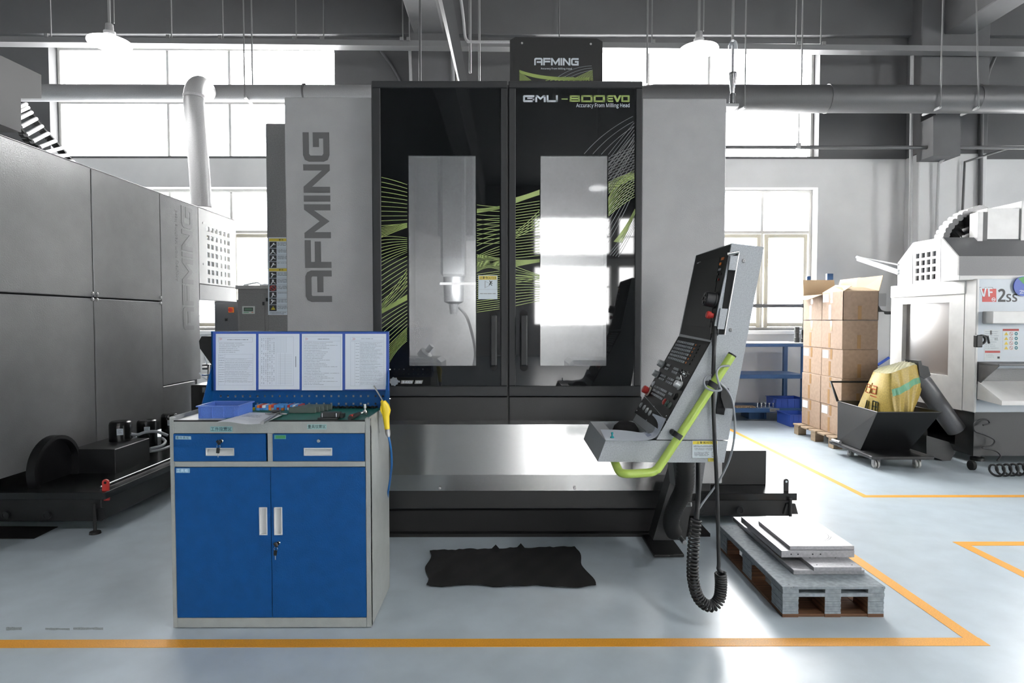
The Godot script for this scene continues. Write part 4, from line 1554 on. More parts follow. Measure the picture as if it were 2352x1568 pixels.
	g.lathe(PN(1320 + 838 / 4.9, 763 + 668 / 4.9, s2b), n2, [[0.024, 0], [0.024, 0.006], [0.012, 0.007], [0.012, 0.012], [0.019, 0.014], [0.02, 0.032], [0.015, 0.037], [0, 0.038]], 24)
	part(kp, "stop_button", g, mat("red"), "red mushroom stop button")
	g = Geo.new()
	g.lathe(PN(1320 + 838 / 4.9, 763 + 668 / 4.9, s2b), n2, [[0.025, 0.0], [0.027, 0.004], [0.0255, 0.008], [0.024, 0.008]], 24)
	part(kp, "button_collar", g, mat("cream"))
	for r in [[888, 580, "white_plastic", 0.012], [1010, 780, "red_lit", 0.013], [1040, 800, "green_btn", 0.013], [1073, 824, "slate", 0.013], [1132, 722, "panel_black", 0.015]]:
		g = Geo.new()
		g.lathe(PN(1320 + r[0] / 4.9, 763 + r[1] / 4.9, s2b), n2, [[r[3] + 0.003, 0], [r[3] + 0.002, 0.004], [r[3], 0.004], [r[3] * 0.8, 0.007], [0, 0.008]], 20)
		part(kp, "round_button", g, mat(r[2]))
	for r in [[750, 820], [785, 848], [816, 878], [850, 908]]:
		g = Geo.new()
		g.lathe(PN(1320 + r[0] / 4.9, 763 + r[1] / 4.9, s2b), n2, [[0.015, 0], [0.014, 0.004], [0.012, 0.004], [0.011, 0.007], [0, 0.008]], 20)
		part(kl, "round_button", g, mat("key_gray"))
	for r in [[780, 743], [897, 834], [700, 882], [1035, 942], [810, 988]]:
		g = Geo.new()
		g.lathe(PN(1320 + r[0] / 4.9, 763 + r[1] / 4.9, s2b), n2, [[0.004, 0], [0.003, 0.003], [0, 0.003]], 10)
		part(kl, "screw", g, mat("chrome"))
	# key switch with its keys
	var ks := PN(1320 + 1262 / 4.9, 763 + 482 / 4.9, s2b)
	g = Geo.new()
	g.lathe(ks, n2, [[0.017, 0], [0.017, 0.004], [0.014, 0.005], [0.014, 0.024], [0, 0.024]], 20)
	var sw := part(kp, "key_switch", g, mat("chrome"))
	g = Geo.new()
	g.lathe(ks + n2 * 0.03 + Vector3(0, 0, 0.004), Vector3(0.2, 0.2, 1), [[0.003, -0.0015], [0.014, -0.0015], [0.014, 0.0015], [0.003, 0.0015]], 18)
	g.tube([ks + n2 * 0.035, ks + n2 * 0.035 + Vector3(0.004, -0.03, 0.005), ks + n2 * 0.032 + Vector3(0.008, -0.055, 0.005)], 0.0022, 6)
	part(sw, "key", g, mat("chrome"))
	# lime handle with its clamps
	g = Geo.new()
	var hd := 2.64
	g.tube(spline([P(1681, 816, hd), P(1635, 887, hd), P(1572, 984, hd), P(1515, 1070, hd), P(1507, 1079, hd), P(1494, 1084.5, hd), P(1470, 1086.5, hd), P(1438, 1087.5, hd), P(1425, 1084, hd + 0.02), P(1418, 1074, hd + 0.06), P(1410, 1055, hd + 0.12)], 6), 0.0185, 18)
	var hn := part(t, "handle", g, mat("lime"), "lime green tube handle")
	g = Geo.new()
	g.tube([P(1682.5, 813.5, hd), P(1680.5, 816.5, hd)], 0.0188, 18)
	part(hn, "end_cap", g, mat("rubber"))
	for p in [[1556, 1000, 1542, 990], [1637, 884, 1622, 880]]:
		g = Geo.new()
		var c := P(p[0], p[1], hd)
		var ax := (P(1681, 816, hd) - P(1515, 1070, hd)).normalized()
		g.tube([c - ax * 0.012, c + ax * 0.012], 0.0235, 18)
		g.tube([c, P(p[2], p[3], f + 0.01)], 0.013, 10)
		part(hn, "clamp", g, mat("black_frame"))
	# stickers
	var im := blank(232, 160, "c9d2d8")
	im.fill_rect(Rect2i(4, 4, 224, 30), Color("ddc93a"))
	glyphs(im, ["jing", "gao"], 70, 8, 20, 2, Color("2c2c20"), 1.5)
	line(im, 44, 30, 53, 10, 2, Color("2c2c20")); line(im, 53, 10, 62, 30, 2, Color("2c2c20")); line(im, 44, 30, 62, 30, 2, Color("2c2c20"))
	rows(im, 12, 44, 222, 64, 2, 5, Color("3c4248"), 0.9)
	rows(im, 18, 70, 222, 96, 2, 5, Color("3c4248"), 0.85)
	rows(im, 18, 104, 160, 150, 4, 5, Color("3c4248"), 0.85)
	frame(im, 180, 104, 204, 150, 3, Color("444a50"))
	line(im, 206, 138, 224, 128, 4, Color("222222"))
	frame(im, 0, 0, 232, 160, 3, Color("dfe6ea"))
	var stk := psticker(t, "caution_label", 1590, 1011.5, 1648, 1051, f, print_mat("caution_console", im), "white caution label with yellow heading")
	text(stk, "word", "CAUTION", P(1619, 1018.2, f - 0.0013), P(1642, 1018.2, f - 0.0013), P(1619, 1013.4, f - 0.0013), mat("ink"))
	im = blank(80, 34, "d5c53a")
	frame(im, 2, 2, 78, 32, 2, Color("3a3820"))
	rows(im, 8, 12, 74, 22, 1, 9, Color("30301c"), 1.0)
	psticker(t, "yellow_label", 1626, 1052, 1645, 1059.5, f, print_mat("yellow_console", im))
	# underside: column, corrugated conduit and the arm to the machine base
	g = Geo.new()
	q = []
	for p in [[1546, 1061], [1620, 1061], [1610, 1130], [1578, 1136], [1552, 1120]]:
		q.append(P(p[0], p[1], 3.1))
	g.prism(q, Vector3(0, 0, -0.12))
	part(t, "bracket", g, mat("haas_gray"))
	g = Geo.new()
	q = []
	for p in [[1552, 1062], [1602, 1062], [1575, 1240], [1500, 1240]]:
		q.append(P(p[0], p[1], 3.6))
	g.prism(q, Vector3(0, 0, -0.12))
	part(t, "support_arm", g, mat("black_paint"))
	g = Geo.new()
	var base := P(1535, 1244, 3.66)
	g.bx(base.x - 0.1, base.x + 0.08, 0.0, 0.02, 3.6, 3.93, 0.004)
	part(t, "arm_foot", g, mat("black_paint"))
	g = Geo.new()
	var path := spline([P(1575, 1055, 3.05), P(1574, 1095, 3.06), P(1570, 1125, 3.1), P(1558, 1150, 3.2), P(1545, 1180, 3.35), P(1542, 1205, 3.45), P(1548, 1222, 3.5)], 10)
	var rad := []
	for k in path.size():
		rad.append(0.046 if k % 2 == 0 else 0.04)
	g.tube(path, rad, 16)
	part(t, "corrugated_conduit", g, mat("rubber"))
	g = Geo.new()
	g.tube([P(1548, 1157, 3.25), P(1588, 1158, 3.2)], 0.012, 8)
	part(t, "strap", g, mat("panel_gray_dark"))
	g = Geo.new()
	g.tube([P(1560, 1232, 3.55), P(1573, 1246, 3.45)], 0.013, 12)
	part(t, "stub_pipe", g, mat("steel"))
	# coiled hand-pendant cable
	t = thing("coiled_cable", "black coiled cable hanging from the console almost to the floor", "cable", P(1630, 1405, 2.74))
	g = Geo.new()
	g.tube(spline([P(1641, 745, 2.72), P(1641, 775, 2.66), P(1640, 800, 2.66), P(1638, 900, 2.655), P(1641, 1000, 2.66), P(1646, 1100, 2.7), P(1649, 1200, 2.73), P(1651, 1290, 2.74), P(1650, 1306, 2.74), P(1658, 1314, 2.75)], 6), 0.0085, 10)
	part(t, "straight_cable", g, mat("cable_black"))
	g = Geo.new()
	g.tube([P(1641, 742, 2.73), P(1641, 768, 2.69)], 0.016, 14)
	g.tube([P(1641, 768, 2.69), P(1640, 793, 2.665)], [0.012, 0.0095], 12)
	part(t, "plug", g, mat("key_black"))
	var cp := spline([P(1599, 1192, 2.76), P(1594, 1240, 2.76), P(1591, 1290, 2.75), P(1592, 1330, 2.75), P(1602, 1368, 2.75), P(1620, 1388, 2.75), P(1638, 1390, 2.75), P(1652, 1374, 2.75), P(1656, 1345, 2.75), P(1655, 1316, 2.75)], 24)
	var len := 0.0
	var acc := [0.0]
	for k in cp.size() - 1:
		len += cp[k].distance_to(cp[k + 1])
		acc.append(len)
	var turns := 42.0
	var hx := []
	var steps := int(turns * 12)
	var j := 0
	for k in steps + 1:
		# the coils sit wider apart at the stretched left end
		var u := float(k) / steps
		var sdist := len * lerpf(u, u * 0.55 + 0.45 * (1.0 - pow(1.0 - u, 1.8)), 0.8)
		while j < acc.size() - 2 and acc[j + 1] < sdist:
			j += 1
		var w: float = (sdist - acc[j]) / maxf(acc[j + 1] - acc[j], 1e-6)
		var c: Vector3 = cp[j].lerp(cp[j + 1], clampf(w, 0, 1))
		var tg: Vector3 = (cp[j + 1] - cp[j]).normalized()
		var sd := tg.cross(Vector3(0, 0, 1)).normalized()
		var an := u * turns * TAU
		hx.append(c + (sd * cos(an) + Vector3(0, 0, 1) * sin(an)) * 0.0225)
	g = Geo.new()
	g.tube(hx, 0.0056, 7)
	part(t, "coil", g, mat("cable_black"))
	g = Geo.new()
	g.tube(spline([P(1599, 1192, 2.76), P(1603, 1150, 2.8), P(1604, 1100, 2.9), P(1604, 1060, 2.95)], 6), 0.012, 10)
	part(t, "cable_sleeve", g, mat("cable_black"))
	# gray cable looped round the handle clamp
	t = thing("gray_cable", "gray cable looped around the lime handle and trailing below the console", "cable", P(1595, 1190, 2.72))
	g = Geo.new()
	var lp := [P(1675, 840, 2.62), P(1655, 842, 2.61), P(1646, 856, 2.6), P(1652, 884, 2.6), P(1656, 895, 2.6), P(1640, 897, 2.6), P(1622, 890, 2.6), P(1617, 876, 2.62), P(1624, 864, 2.65), P(1640, 862, 2.66), P(1655, 880, 2.66), P(1672, 898, 2.67), P(1684, 930, 2.68), P(1688, 985, 2.69), P(1680, 1040, 2.72), P(1662, 1085, 2.76), P(1640, 1120, 2.8), P(1614, 1155, 2.8), P(1602, 1175, 2.8), P(1594, 1196, 2.8)]
	g.tube(spline(lp, 6), 0.0048, 8)
	part(t, "cable", g, mat("cable_gray"))
	# hand pendant on the side
	t = thing("hand_pendant", "black hand pendant holstered on the side of the console", "pendant", P(1662, 920, 2.68))
	g = Geo.new()
	q = []
	for p in [[1657, 884], [1674, 892], [1683, 938], [1664, 937], [1656, 910]]:
		q.append(P(p[0], p[1], f - 0.03))
	g.prism(q, Vector3(0, 0, -0.03))
	part(t, "pendant_body", g, mat("key_black"))
	g = Geo.new()
	q = []
	for p in [[1652, 900], [1668, 925], [1663, 953], [1645, 950]]:
		q.append(P(p[0], p[1], f - 0.015))
	g.prism(q, Vector3(0, 0, -0.015))
	part(t, "holster", g, mat("panel_black"))
	# printed sheet pinned across the tray and the keypad
	t = thing("drawing_sheet", "white printed sheet curling from the console tray up the keypad", "paper", P(1440, 1010, 2.75))
	im = blank(320, 200, "dde4ee")
	rows(im, 170, 20, 300, 180, 16, 3, Color("8a94a8"), 0.6)
	im.fill_rect(Rect2i(170, 60, 34, 70), Color("9aa4bc"))
	rows(im, 110, 40, 150, 160, 6, 2, Color("a6aebf"), 0.6)
	g = Geo.new()
	var bks := spline([P(1379, 986, 2.97), P(1420, 987, 2.96), P(1450, 990, 2.95), P(1474, 993, 2.95), P(1485, 986, 2.95), P(1494, 968, 2.945), P(1499, 949, 2.93)], 4)
	var frs := spline([P(1391, 1011, 2.69), P(1432, 1012, 2.69), P(1468, 1012, 2.69), P(1490, 1010, 2.69), P(1507, 1003, 2.69), P(1519, 985, 2.685), P(1530, 961, 2.68)], 4)
	var grid := []
	for k in bks.size():
		var row := []
		for e in 5:
			row.append(bks[k].lerp(frs[k], e / 4.0))
		grid.append(row)
	var gt := []
	for e in 5:
		var row := []
		for k in bks.size():
			row.append(grid[k][e])
		gt.append(row)
	g.sheet(gt)
	part(t, "sheet", g, two_sided(print_mat("drawing_print", im, 0.7)))
	t = thing("push_pin", "teal plastic push pin holding the sheet on the console tray", "pin", P(1406, 1005, 2.75))
	g = Geo.new()
	g.lathe(P(1406, 1005, 2.75), Vector3.UP, [[0, 0.0], [0.0095, 0.0], [0.0095, 0.003], [0.004, 0.008], [0.0035, 0.015], [0.0055, 0.019], [0.0055, 0.024], [0, 0.026]], 18)
	part(t, "pin_body", g, mat("pin_teal"))
	t = thing("cap", "black rounded cap lying in the open console tray", "cap", P(1432, 1000, 3.02))
	g = Geo.new()
	g.lathe(P(1437, 994, 3.05), Vector3(0.1, 1, 0.1), [[0.055, -0.05], [0.068, 0.0], [0.06, 0.03], [0.04, 0.052], [0.0, 0.06]], 24)
	part(t, "cap_crown", g, mat("cloth"))

func two_sided(m: StandardMaterial3D) -> StandardMaterial3D:
	m.cull_mode = BaseMaterial3D.CULL_DISABLED
	return m

# ---------- tool cabinet ----------
const CF := 2.768
const CB := 3.198
const CT := 0.9455
func lock(parent: Node3D, c: Vector3, keys: bool):
	var g := Geo.new()
	g.lathe(c, Vector3(0, 0, 1), [[0.0085, 0], [0.0085, 0.003], [0.007, 0.005], [0.003, 0.005], [0.003, 0.003], [0, 0.003]], 18)
	var k := part(parent, "lock", g, mat("chrome"))
	if not keys:
		return
	g = Geo.new()
	var a := c + Vector3(-0.007, -0.004, 0.012)
	g.xf = Transform3D(Basis(Vector3(0, 0, 1), 0.6), a)
	g.box(Vector3(0, 0, 0.003), Vector3(0.013, 0.022, 0.012), 0.004)
	g.xf = Transform3D.IDENTITY
	part(k, "key", g, mat("key_black"))
	g = Geo.new()
	var ring := []
	for i in 15:
		ring.append(a + Vector3(cos(TAU * i / 14.0) * 0.008, -0.018 + sin(TAU * i / 14.0) * 0.009, 0.004))
	g.tube(ring, 0.0009, 5, false)
	part(k, "key_ring", g, mat("chrome"))
	g = Geo.new()
	g.xf = Transform3D(Basis(Vector3(0, 0, 1), -0.1), a + Vector3(-0.003, -0.037, 0.003))
	g.box(Vector3.ZERO, Vector3(0.014, 0.024, 0.006), 0.004)
	part(k, "spare_key", g, mat("key_black"))
	g = Geo.new()
	g.box(a + Vector3(-0.003, -0.058, 0.003), Vector3(0.003, 0.02, 0.002), 0.0005)
	part(k, "key_blade", g, mat("steel"))

func front_panel(parent: Node3D, called: String, px: Array, hp: Array, label := "") -> MeshInstance3D:
	# a blue front with a real opening for its recessed grip
	var x0 := P(px[0], 1200, CF).x
	var x1 := P(px[2], 1200, CF).x
	var y1 := P(600, px[1], CF).y
	var y0 := P(600, px[3], CF).y
	var h0 := P(hp[0], 1200, CF).x
	var h1 := P(hp[2], 1200, CF).x
	var k1 := P(600, hp[1], CF).y
	var k0 := P(600, hp[3], CF).y
	var g := Geo.new()
	holes_wall(g, x0, x1, y0, y1, CF - 0.002, CF + 0.016, [[h0 + 0.002, h1 - 0.002, k0 + 0.002, k1 - 0.002]])
	var o := part(parent, called, g, mat("cab_blue"), label)
	g = Geo.new()
	var w := 0.005
	for r in [[h0, h1, k1 - w, k1], [h0, h1, k0, k0 + w], [h0, h0 + w, k0, k1], [h1 - w, h1, k0, k1]]:
		g.bx(r[0], r[1], r[2], r[3], CF - 0.005, CF + 0.014, 0.001)
	g.bx(h0, h1, k0, k1, CF + 0.014, CF + 0.018)
	var wide := (h1 - h0) > (k1 - k0)
	if wide:
		g.quad(Vector3(h0 + w, k0 + w, -CF + 0.002), Vector3(h1 - w, k0 + w, -CF + 0.002), Vector3(h1 - w, k1 - w, -CF - 0.013), Vector3(h0 + w, k1 - w, -CF - 0.013), Vector3(0, 0, 1))
	else:
		g.quad(Vector3(h0 + w, k0 + w, -CF + 0.001), Vector3(h1 - w, k0 + w, -CF - 0.013), Vector3(h1 - w, k1 - w, -CF - 0.013), Vector3(h0 + w, k1 - w, -CF + 0.001), Vector3(0, 0, 1))
	part(o, "handle", g, mat("handle_white"), "pale recessed grip")
	return o

func tool_cabinet():
	var x0 := P(393.5, 1200, CF).x
	var x1 := P(851.5, 1200, CF).x
	var t := thing("tool_cabinet", "light gray tool cabinet with blue drawers, blue doors and pegboard back", "cabinet", Vector3((x0 + x1) * 0.5, 0, -(CF + CB) * 0.5))
	var gray := mat("cab_gray")
	var s := 0.018
	var g := Geo.new()
	var xi0 := P(403, 1200, CF).x
	var xi1 := P(839.5, 1200, CF).x
	var Y := func(py): return P(600, py, CF).y
	g.bx(x0, x0 + 0.003, 0.004, CT + 0.02, CF, CB, 0.001)
	g.bx(x1 - 0.003, x1, 0.004, CT + 0.02, CF, CB, 0.001)
	g.bx(x0, xi0, 0.004, CT + 0.015, CF, CF + 0.03, 0.0015)
	g.bx(xi1, x1, 0.004, CT + 0.015, CF, CF + 0.03, 0.004)
	g.bx(xi0, xi1, 0.004, Y.call(1418.5), CF + 0.0005, CF + 0.03, 0.0015)
	g.bx(xi0, xi1, Y.call(995), CT, CF + 0.0005, CF + 0.03, 0.0015)
	g.bx(xi0, xi1, Y.call(1072), Y.call(1059.5), CF + 0.0005, CF + 0.03, 0.0015)
	g.bx(P(614, 1000, CF).x, P(628, 1000, CF).x, Y.call(1060), Y.call(995), CF + 0.0005, CF + 0.03, 0.0015)
	g.bx(x0, x1, 0.02, CT, CB - 0.004, CB)
	g.bx(x0, x1, CT - 0.02, CT - 0.001, CF + 0.002, CB)
	g.bx(x0, x1, 0.03, 0.04, CF + 0.01, CB)
	part(t, "carcass", g, gray)
	var top := Geo.new()
	top.bx(x0 + 0.004, x1 - 0.004, CT - 0.001, CT + 0.001, CF + 0.01, CB - 0.002)
	part(t, "worktop", top, mat("handle_white"))
	g = Geo.new()
	g.bx(xi0 - 0.004, xi1 + 0.0, CT - 0.001, CT + 0.005, CF + 0.001, CF + 0.012)
	part(t, "edge_strip", g, mat("rubber"))
	var dl := front_panel(t, "drawer", [402.5, 996, 613, 1058.5], [476, 1028, 541, 1046])
	var dr := front_panel(t, "drawer", [629, 996, 838.5, 1058.5], [700, 1028, 765, 1046])
	var cl := front_panel(t, "door", [404, 1073, 622.5, 1417], [596, 1164, 614.5, 1228])
	var cr := front_panel(t, "door", [624, 1073, 840, 1417], [630, 1164, 649, 1228])
	lock(dl, P(509, 1012, CF - 0.002), true)
	lock(dr, P(732, 1012, CF - 0.002), false)
	lock(cr, P(640, 1246, CF - 0.002), true)
	# label stickers
	var im := blank(250, 64, "7fa9ac")
	glyphs(im, ["gong", "jian", "fang", "zhi", "qu"], 8, 10, 42, 4, Color("16323c"), 1.13)
	psticker(t, "label", 483, 979, 534, 991.5, CF, print_mat("label_a", im))
	im = blank(250, 64, "8fb0b0")
	glyphs(im, ["liang", "ju", "fang", "zhi", "qu"], 8, 10, 42, 4, Color("28403c"), 1.13)
	psticker(t, "label", 706, 974, 750, 985.5, CF, print_mat("label_b", im))
	im = blank(160, 50, "7fa7c4")
	glyphs(im, ["gong", "ju", "xiang"], 10, 8, 34, 3, Color("cfe4ee"), 1.35)
	psticker(cl, "label", 404.8, 1075, 436, 1085.5, CF - 0.002, print_mat("label_c", im))
	im = blank(190, 46, "93b4c6")
	glyphs(im, ["liang", "jian", "ju", "qu"], 8, 6, 32, 3, Color("3c5a68"), 1.3)
	sticker(dl, "label", P(403.5, 1008.5, CF - 0.002), P(439.5, 1009, CF - 0.002), P(438.5, 1001.5, CF - 0.002), P(403.5, 1000.5, CF - 0.002), print_mat("label_d", im))
	im = blank(100, 44, "4d8f8f")
	im.fill_rect(Rect2i(14, 8, 80, 28), Color("3e8a4e"))
	psticker(dr, "label", 630, 998.5, 657, 1008, CF - 0.002, print_mat("label_e", im))
	# pegboard with its square holes and its side wings
	var bx0 := P(490.5, 850, CB).x
	var bx1 := P(893.5, 850, CB).x
	var bt := P(690, 760.5, CB).y
	var holes := []
	for r in [909.5, 927.0]:
		for k in 23:
			var c := P(506.5 + k * 16.95, r, CB - 0.02)
			holes.append([c.x - 0.0052, c.x + 0.0052, c.y - 0.0052, c.y + 0.0052])
	g = Geo.new()
	holes_wall(g, bx0, bx1, CT, bt, CB - 0.02, CB - 0.014, holes)
	g.bx(bx0, bx1, bt - 0.006, bt, CB - 0.022, CB, 0.001)
	var pbd := part(t, "pegboard", g, mat("cab_blue"))
	for x in [bx0, bx1]:
		g = Geo.new()
		g.prism([Vector3(x, CT, -CB), Vector3(x, CT, -CB + 0.15), Vector3(x, 1.17, -CB + 0.02), Vector3(x, bt, -CB + 0.02), Vector3(x, bt, -CB)], Vector3(0.003, 0, 0))
		part(pbd, "wing", g, mat("cab_blue"))
	for y in [848, 915]:
		g = Geo.new()
		g.lathe(P(893.5, y, CB - 0.012) + Vector3(0.003, 0, 0), Vector3(1, 0, 0), [[0.006, 0], [0.005, 0.006], [0, 0.008]], 12)
		part(pbd, "bolt", g, mat("chrome"))

# ---------- what lies on the cabinet ----------
func doc_image(k: int) -> Image:
	var im := blank(280, 396, "d3dbe6")
	var ink := Color("949eab")
	var red := Color("c08a94")
	if k == 0:
		frame(im, 18, 26, 256, 58, 1, ink)
		rows(im, 80, 38, 230, 48, 1, 5, Color("717b88"), 1.0)
		rows(im, 22, 64, 200, 140, 6, 4, ink, 0.6)
		frame(im, 18, 142, 260, 360, 1, ink)
		for j in 11:
			im.fill_rect(Rect2i(18, 172 + j * 16, 242, 1), ink)
		rows(im, 66, 176, 256, 350, 14, 3, ink, 0.8)
		rows(im, 22, 150, 60, 350, 12, 4, ink, 0.8)
		im.fill_rect(Rect2i(62, 142, 1, 218), ink)
	elif k == 1:
		frame(im, 10, 20, 240, 370, 1, ink)
		for j in 14:
			im.fill_rect(Rect2i(60 + j * 10, 24, 1, 110 if j % 3 else 340), ink)
		for j in 18:
			im.fill_rect(Rect2i(132, 150 + j * 12, 98, 1), ink)
		for j in 7:
			for y in 22:
				if rng.randf() < 0.75:
					im.fill_rect(Rect2i(20 + j * 14, 30 + y * 15, 4, rng.randi_range(5, 13)), ink)
		im.fill_rect(Rect2i(252, 160, 5, 76), Color("717b88"))
	elif k == 2:
		frame(im, 10, 18, 268, 372, 1, ink)
		rows(im, 108, 34, 190, 42, 1, 6, Color("717b88"), 1.0)
		im.fill_rect(Rect2i(10, 50, 258, 1), ink)
		rows(im, 16, 56, 262, 366, 27, 4, ink, 0.35)
	else:
		frame(im, 36, 22, 266, 46, 1, ink)
		rows(im, 110, 32, 190, 40, 1, 5, ink, 1.0)
		frame(im, 36, 54, 266, 372, 1, ink)
		rows(im, 104, 60, 262, 368, 36, 3, ink, 0.6)
		im.fill_rect(Rect2i(66, 54, 1, 318), ink)
		im.fill_rect(Rect2i(100, 54, 1, 318), ink)
		rows(im, 72, 66, 98, 366, 14, 4, ink, 0.9)
		for j in 24:
			im.fill_rect(Rect2i(100, 62 + j * 13, 166, 1), Color("a3acb8"))
	if k != 1:
		var x := 24 if k == 0 else (22 if k == 2 else 50)
		for j in 2:
			line(im, x + j * 9, 28, x + 10 + j * 9, 36, 2, red)
			line(im, x + 10 + j * 9, 36, x + j * 9, 44, 2, red)
	return im

func cabinet_things():
	var g: Geo
	var t: Node3D
	var DF := CB - 0.036
	var lab := ["blue framed document with a table below six lines of print", "blue framed document with a sideways printed table", "blue framed document filled with lines of plain text", "blue framed document with a narrow left column and dense table"]
	var fx := [[490.5, 591], [591.5, 690.5], [691, 790], [790.5, 892.5]]
	var pxs := [[496, 588], [594, 688], [693.5, 786.5], [793, 887]]
	for k in 4:
		var b := P(fx[k][0], 897, DF)
		t = thing("document_frame", lab[k], "framed document", b, "documents on the pegboard")
		g = Geo.new()
		var e := P(fx[k][1], 762, DF)
		g.bx(b.x, e.x, b.y, e.y, DF, DF + 0.012, 0.002)
		part(t, "frame", g, mat("frame_blue"))
		psticker(t, "paper", pxs[k][0], 766.5, pxs[k][1], 896 - (2 if k % 2 else 0), DF, print_mat("doc_%d" % k, doc_image(k), 0.5))
	# green mat
	t = thing("bench_mat", "dark green rubber bench mat on the cabinet top", "mat", Vector3(-0.9, CT, -3.0))
	g = Geo.new()
	var x1 := P(838, 1200, CF).x
	g.bx(-1.30, x1 - 0.0, CT + 0.001, CT + 0.004, CF + 0.013, CB - 0.03, 0.0008)
	part(t, "sheet", g, mat("mat_green"))
	var top := CT + 0.0045
	# blue bin
	t = thing("parts_bin", "open light blue plastic bin standing on the tool cabinet", "bin", Vector3(-1.345, CT + 0.001, -2.93))
	g = Geo.new()
	bin(g, -1.436, -1.253, CT + 0.001, CT + 0.06, 2.846, 3.01, 0.008)
	part(t, "bin_shell", g, mat("bin_blue"))
	for k in 4:
		g = Geo.new()
		var rx := -1.425 + k * 0.052
		g.bx(rx, rx + 0.003, CT + 0.006, CT + 0.054, 2.8415, 2.8475, 0.0005)
		part(t, "rib", g, mat("bin_blue"))
	# printed sheet and the bore gauge on it
	t = thing("work_order", "white printed sheets lying askew over the cabinet's front edge", "paper", PY(560, 965, CT))
	var im := blank(256, 180, "dfe3ea")
	rows(im, 40, 50, 150, 90, 4, 6, Color("8f96a6"), 0.7)
	rows(im, 40, 110, 200, 150, 3, 3, Color("b3b9c4"), 0.6)
	g = Geo.new()
	var c := [PY(497, 969.5, top + 0.006), PY(606, 973.5, top + 0.004), PY(657, 949, top + 0.006), PY(575, 947, top + 0.006)]
	var grid := []
	for i in 7:
		var row := []
		for j in 9:
			var p: Vector3 = c[3].lerp(c[2], j / 8.0).lerp(c[0].lerp(c[1], j / 8.0), i / 6.0)
			p.y += 0.004 * sin(j * 0.9) * (i / 6.0)
			row.append(p)
		grid.append(row)
	g.sheet(grid, 0.0008)
	part(t, "sheets", g, two_sided(print_mat("work_print", im, 0.7)))
	t = thing("bore_gauge", "steel gauge with a round dial lying on the printed sheets", "gauge", PY(620, 960, top + 0.01))
	g = Geo.new()
	var a := PY(602, 971, top + 0.012)
	var b := PY(641, 948, top + 0.012)
	g.tube([a, a.lerp(b, 0.5), b], [0.0075, 0.008, 0.007], 10)
	part(t, "stem", g, mat("steel"))
	g = Geo.new()
	g.tube([PY(610, 949, top + 0.012), PY(660, 951, top + 0.012)], 0.004, 8)
	part(t, "jaw", g, mat("steel"))
	g = Geo.new()
	g.lathe(PY(633, 947, top + 0.02), Vector3(0.05, 1, 0.15), [[0.022, 0], [0.022, 0.006], [0.019, 0.008], [0, 0.008]], 26)
	var dl := part(t, "dial", g, mat("key_black"))
	g = Geo.new()
	g.lathe(PY(633, 947, top + 0.02), Vector3(0.05, 1, 0.15), [[0.0225, 0.002], [0.0235, 0.004], [0.0225, 0.006]], 26)
	part(dl, "bezel_ring", g, mat("chrome"))
	# coloured stick ends in two rows
	var sg := Geo.new()
	sg.box(Vector3.ZERO, Vector3(0.0128, 0.0128, 0.07), 0.0012)
	var sm := sg.mesh()
	var cols := {"b": "sky_blue", "o": "orange", "r": "red", "w": "white_plastic", "g": "gray_plastic", "y": "yellow"}
	var nm := {"b": "blue", "o": "orange", "r": "red", "w": "white", "g": "gray", "y": "yellow"}
	var upper := "bborwborbbbbbrbwbrr".substr(0, 18)
	var lower := "ybbbbbogbrbobwgrbo"
	for lv in 2:
		var row: String = lower if lv == 0 else upper
		for k in row.length():
			var ch := row[k]
			if lv == 1 and k == 0:
				continue
			var p := Vector3(-1.279 + k * 0.0134, top + 0.0064 + lv * 0.0129, -3.118 + (0.012 if rng.randf() < 0.2 else 0.0))
			t = thing("stick", "%s square stick in the %s row of coloured sticks" % [nm[ch], "upper" if lv == 1 else "lower"], "stick", p, "%s sticks in the two coloured rows" % nm[ch])
			lpart(t, "stick_body", sm, mat(cols[ch]))
	# row of slate plates
	for k in 5:
		var p := Vector3(-1.068 + k * 0.012, top, -2.99 - k * 0.026)
		t = thing("plate", ["dark gray flat plate, foremost of five standing by the sticks", "dark gray flat plate, second of five standing by the sticks", "dark gray flat plate, middle of five standing by the sticks", "dark gray flat plate, fourth of five standing by the sticks", "dark gray flat plate, hindmost of five standing by the sticks"][k], "plate", p, "gray plates on the bench mat")
		g = Geo.new()
		g.box(p + Vector3(0.065, 0.014, 0), Vector3(0.13, 0.028, 0.018), 0.002)
		part(t, "plate_body", g, mat("slate"))
	# black clamp block
	t = thing("clamp_block", "black block with two bright lines lying on the green mat", "block", PY(755, 963, top))
	var cc := PY(754, 963, top)
	g = Geo.new()
	g.box(cc + Vector3(0, 0.004, -0.02), Vector3(0.092, 0.008, 0.06), 0.001)
	g.box(cc + Vector3(0.006, 0.019, -0.025), Vector3(0.085, 0.023, 0.045), 0.002)
	g.box(cc + Vector3(0.055, 0.014, -0.035), Vector3(0.02, 0.02, 0.03), 0.002)
	part(t, "block_body", g, mat("haas_dark"))
	for sx in [-0.028, 0.036]:
		g = Geo.new()
		g.box(cc + Vector3(sx, 0.019, -0.0022), Vector3(0.003, 0.018, 0.001))
		part(t, "bright_line", g, mat("white_plastic"))
	# ratchet
	t = thing("ratchet", "ratchet wrench with a black and red grip and chrome socket", "wrench", PY(815, 958, top))
	a = PY(803, 960, top + 0.012)
	b = PY(826, 949, top + 0.013)
	var e := PY(838, 946, top + 0.016)
	g = Geo.new()
	g.tube([a, a.lerp(b, 0.2), a.lerp(b, 0.6), b], [0.009, 0.0125, 0.011, 0.0075], 14)
	part(t, "grip", g, mat("rubber"))
	g = Geo.new()
	var dir := (b - a).normalized()
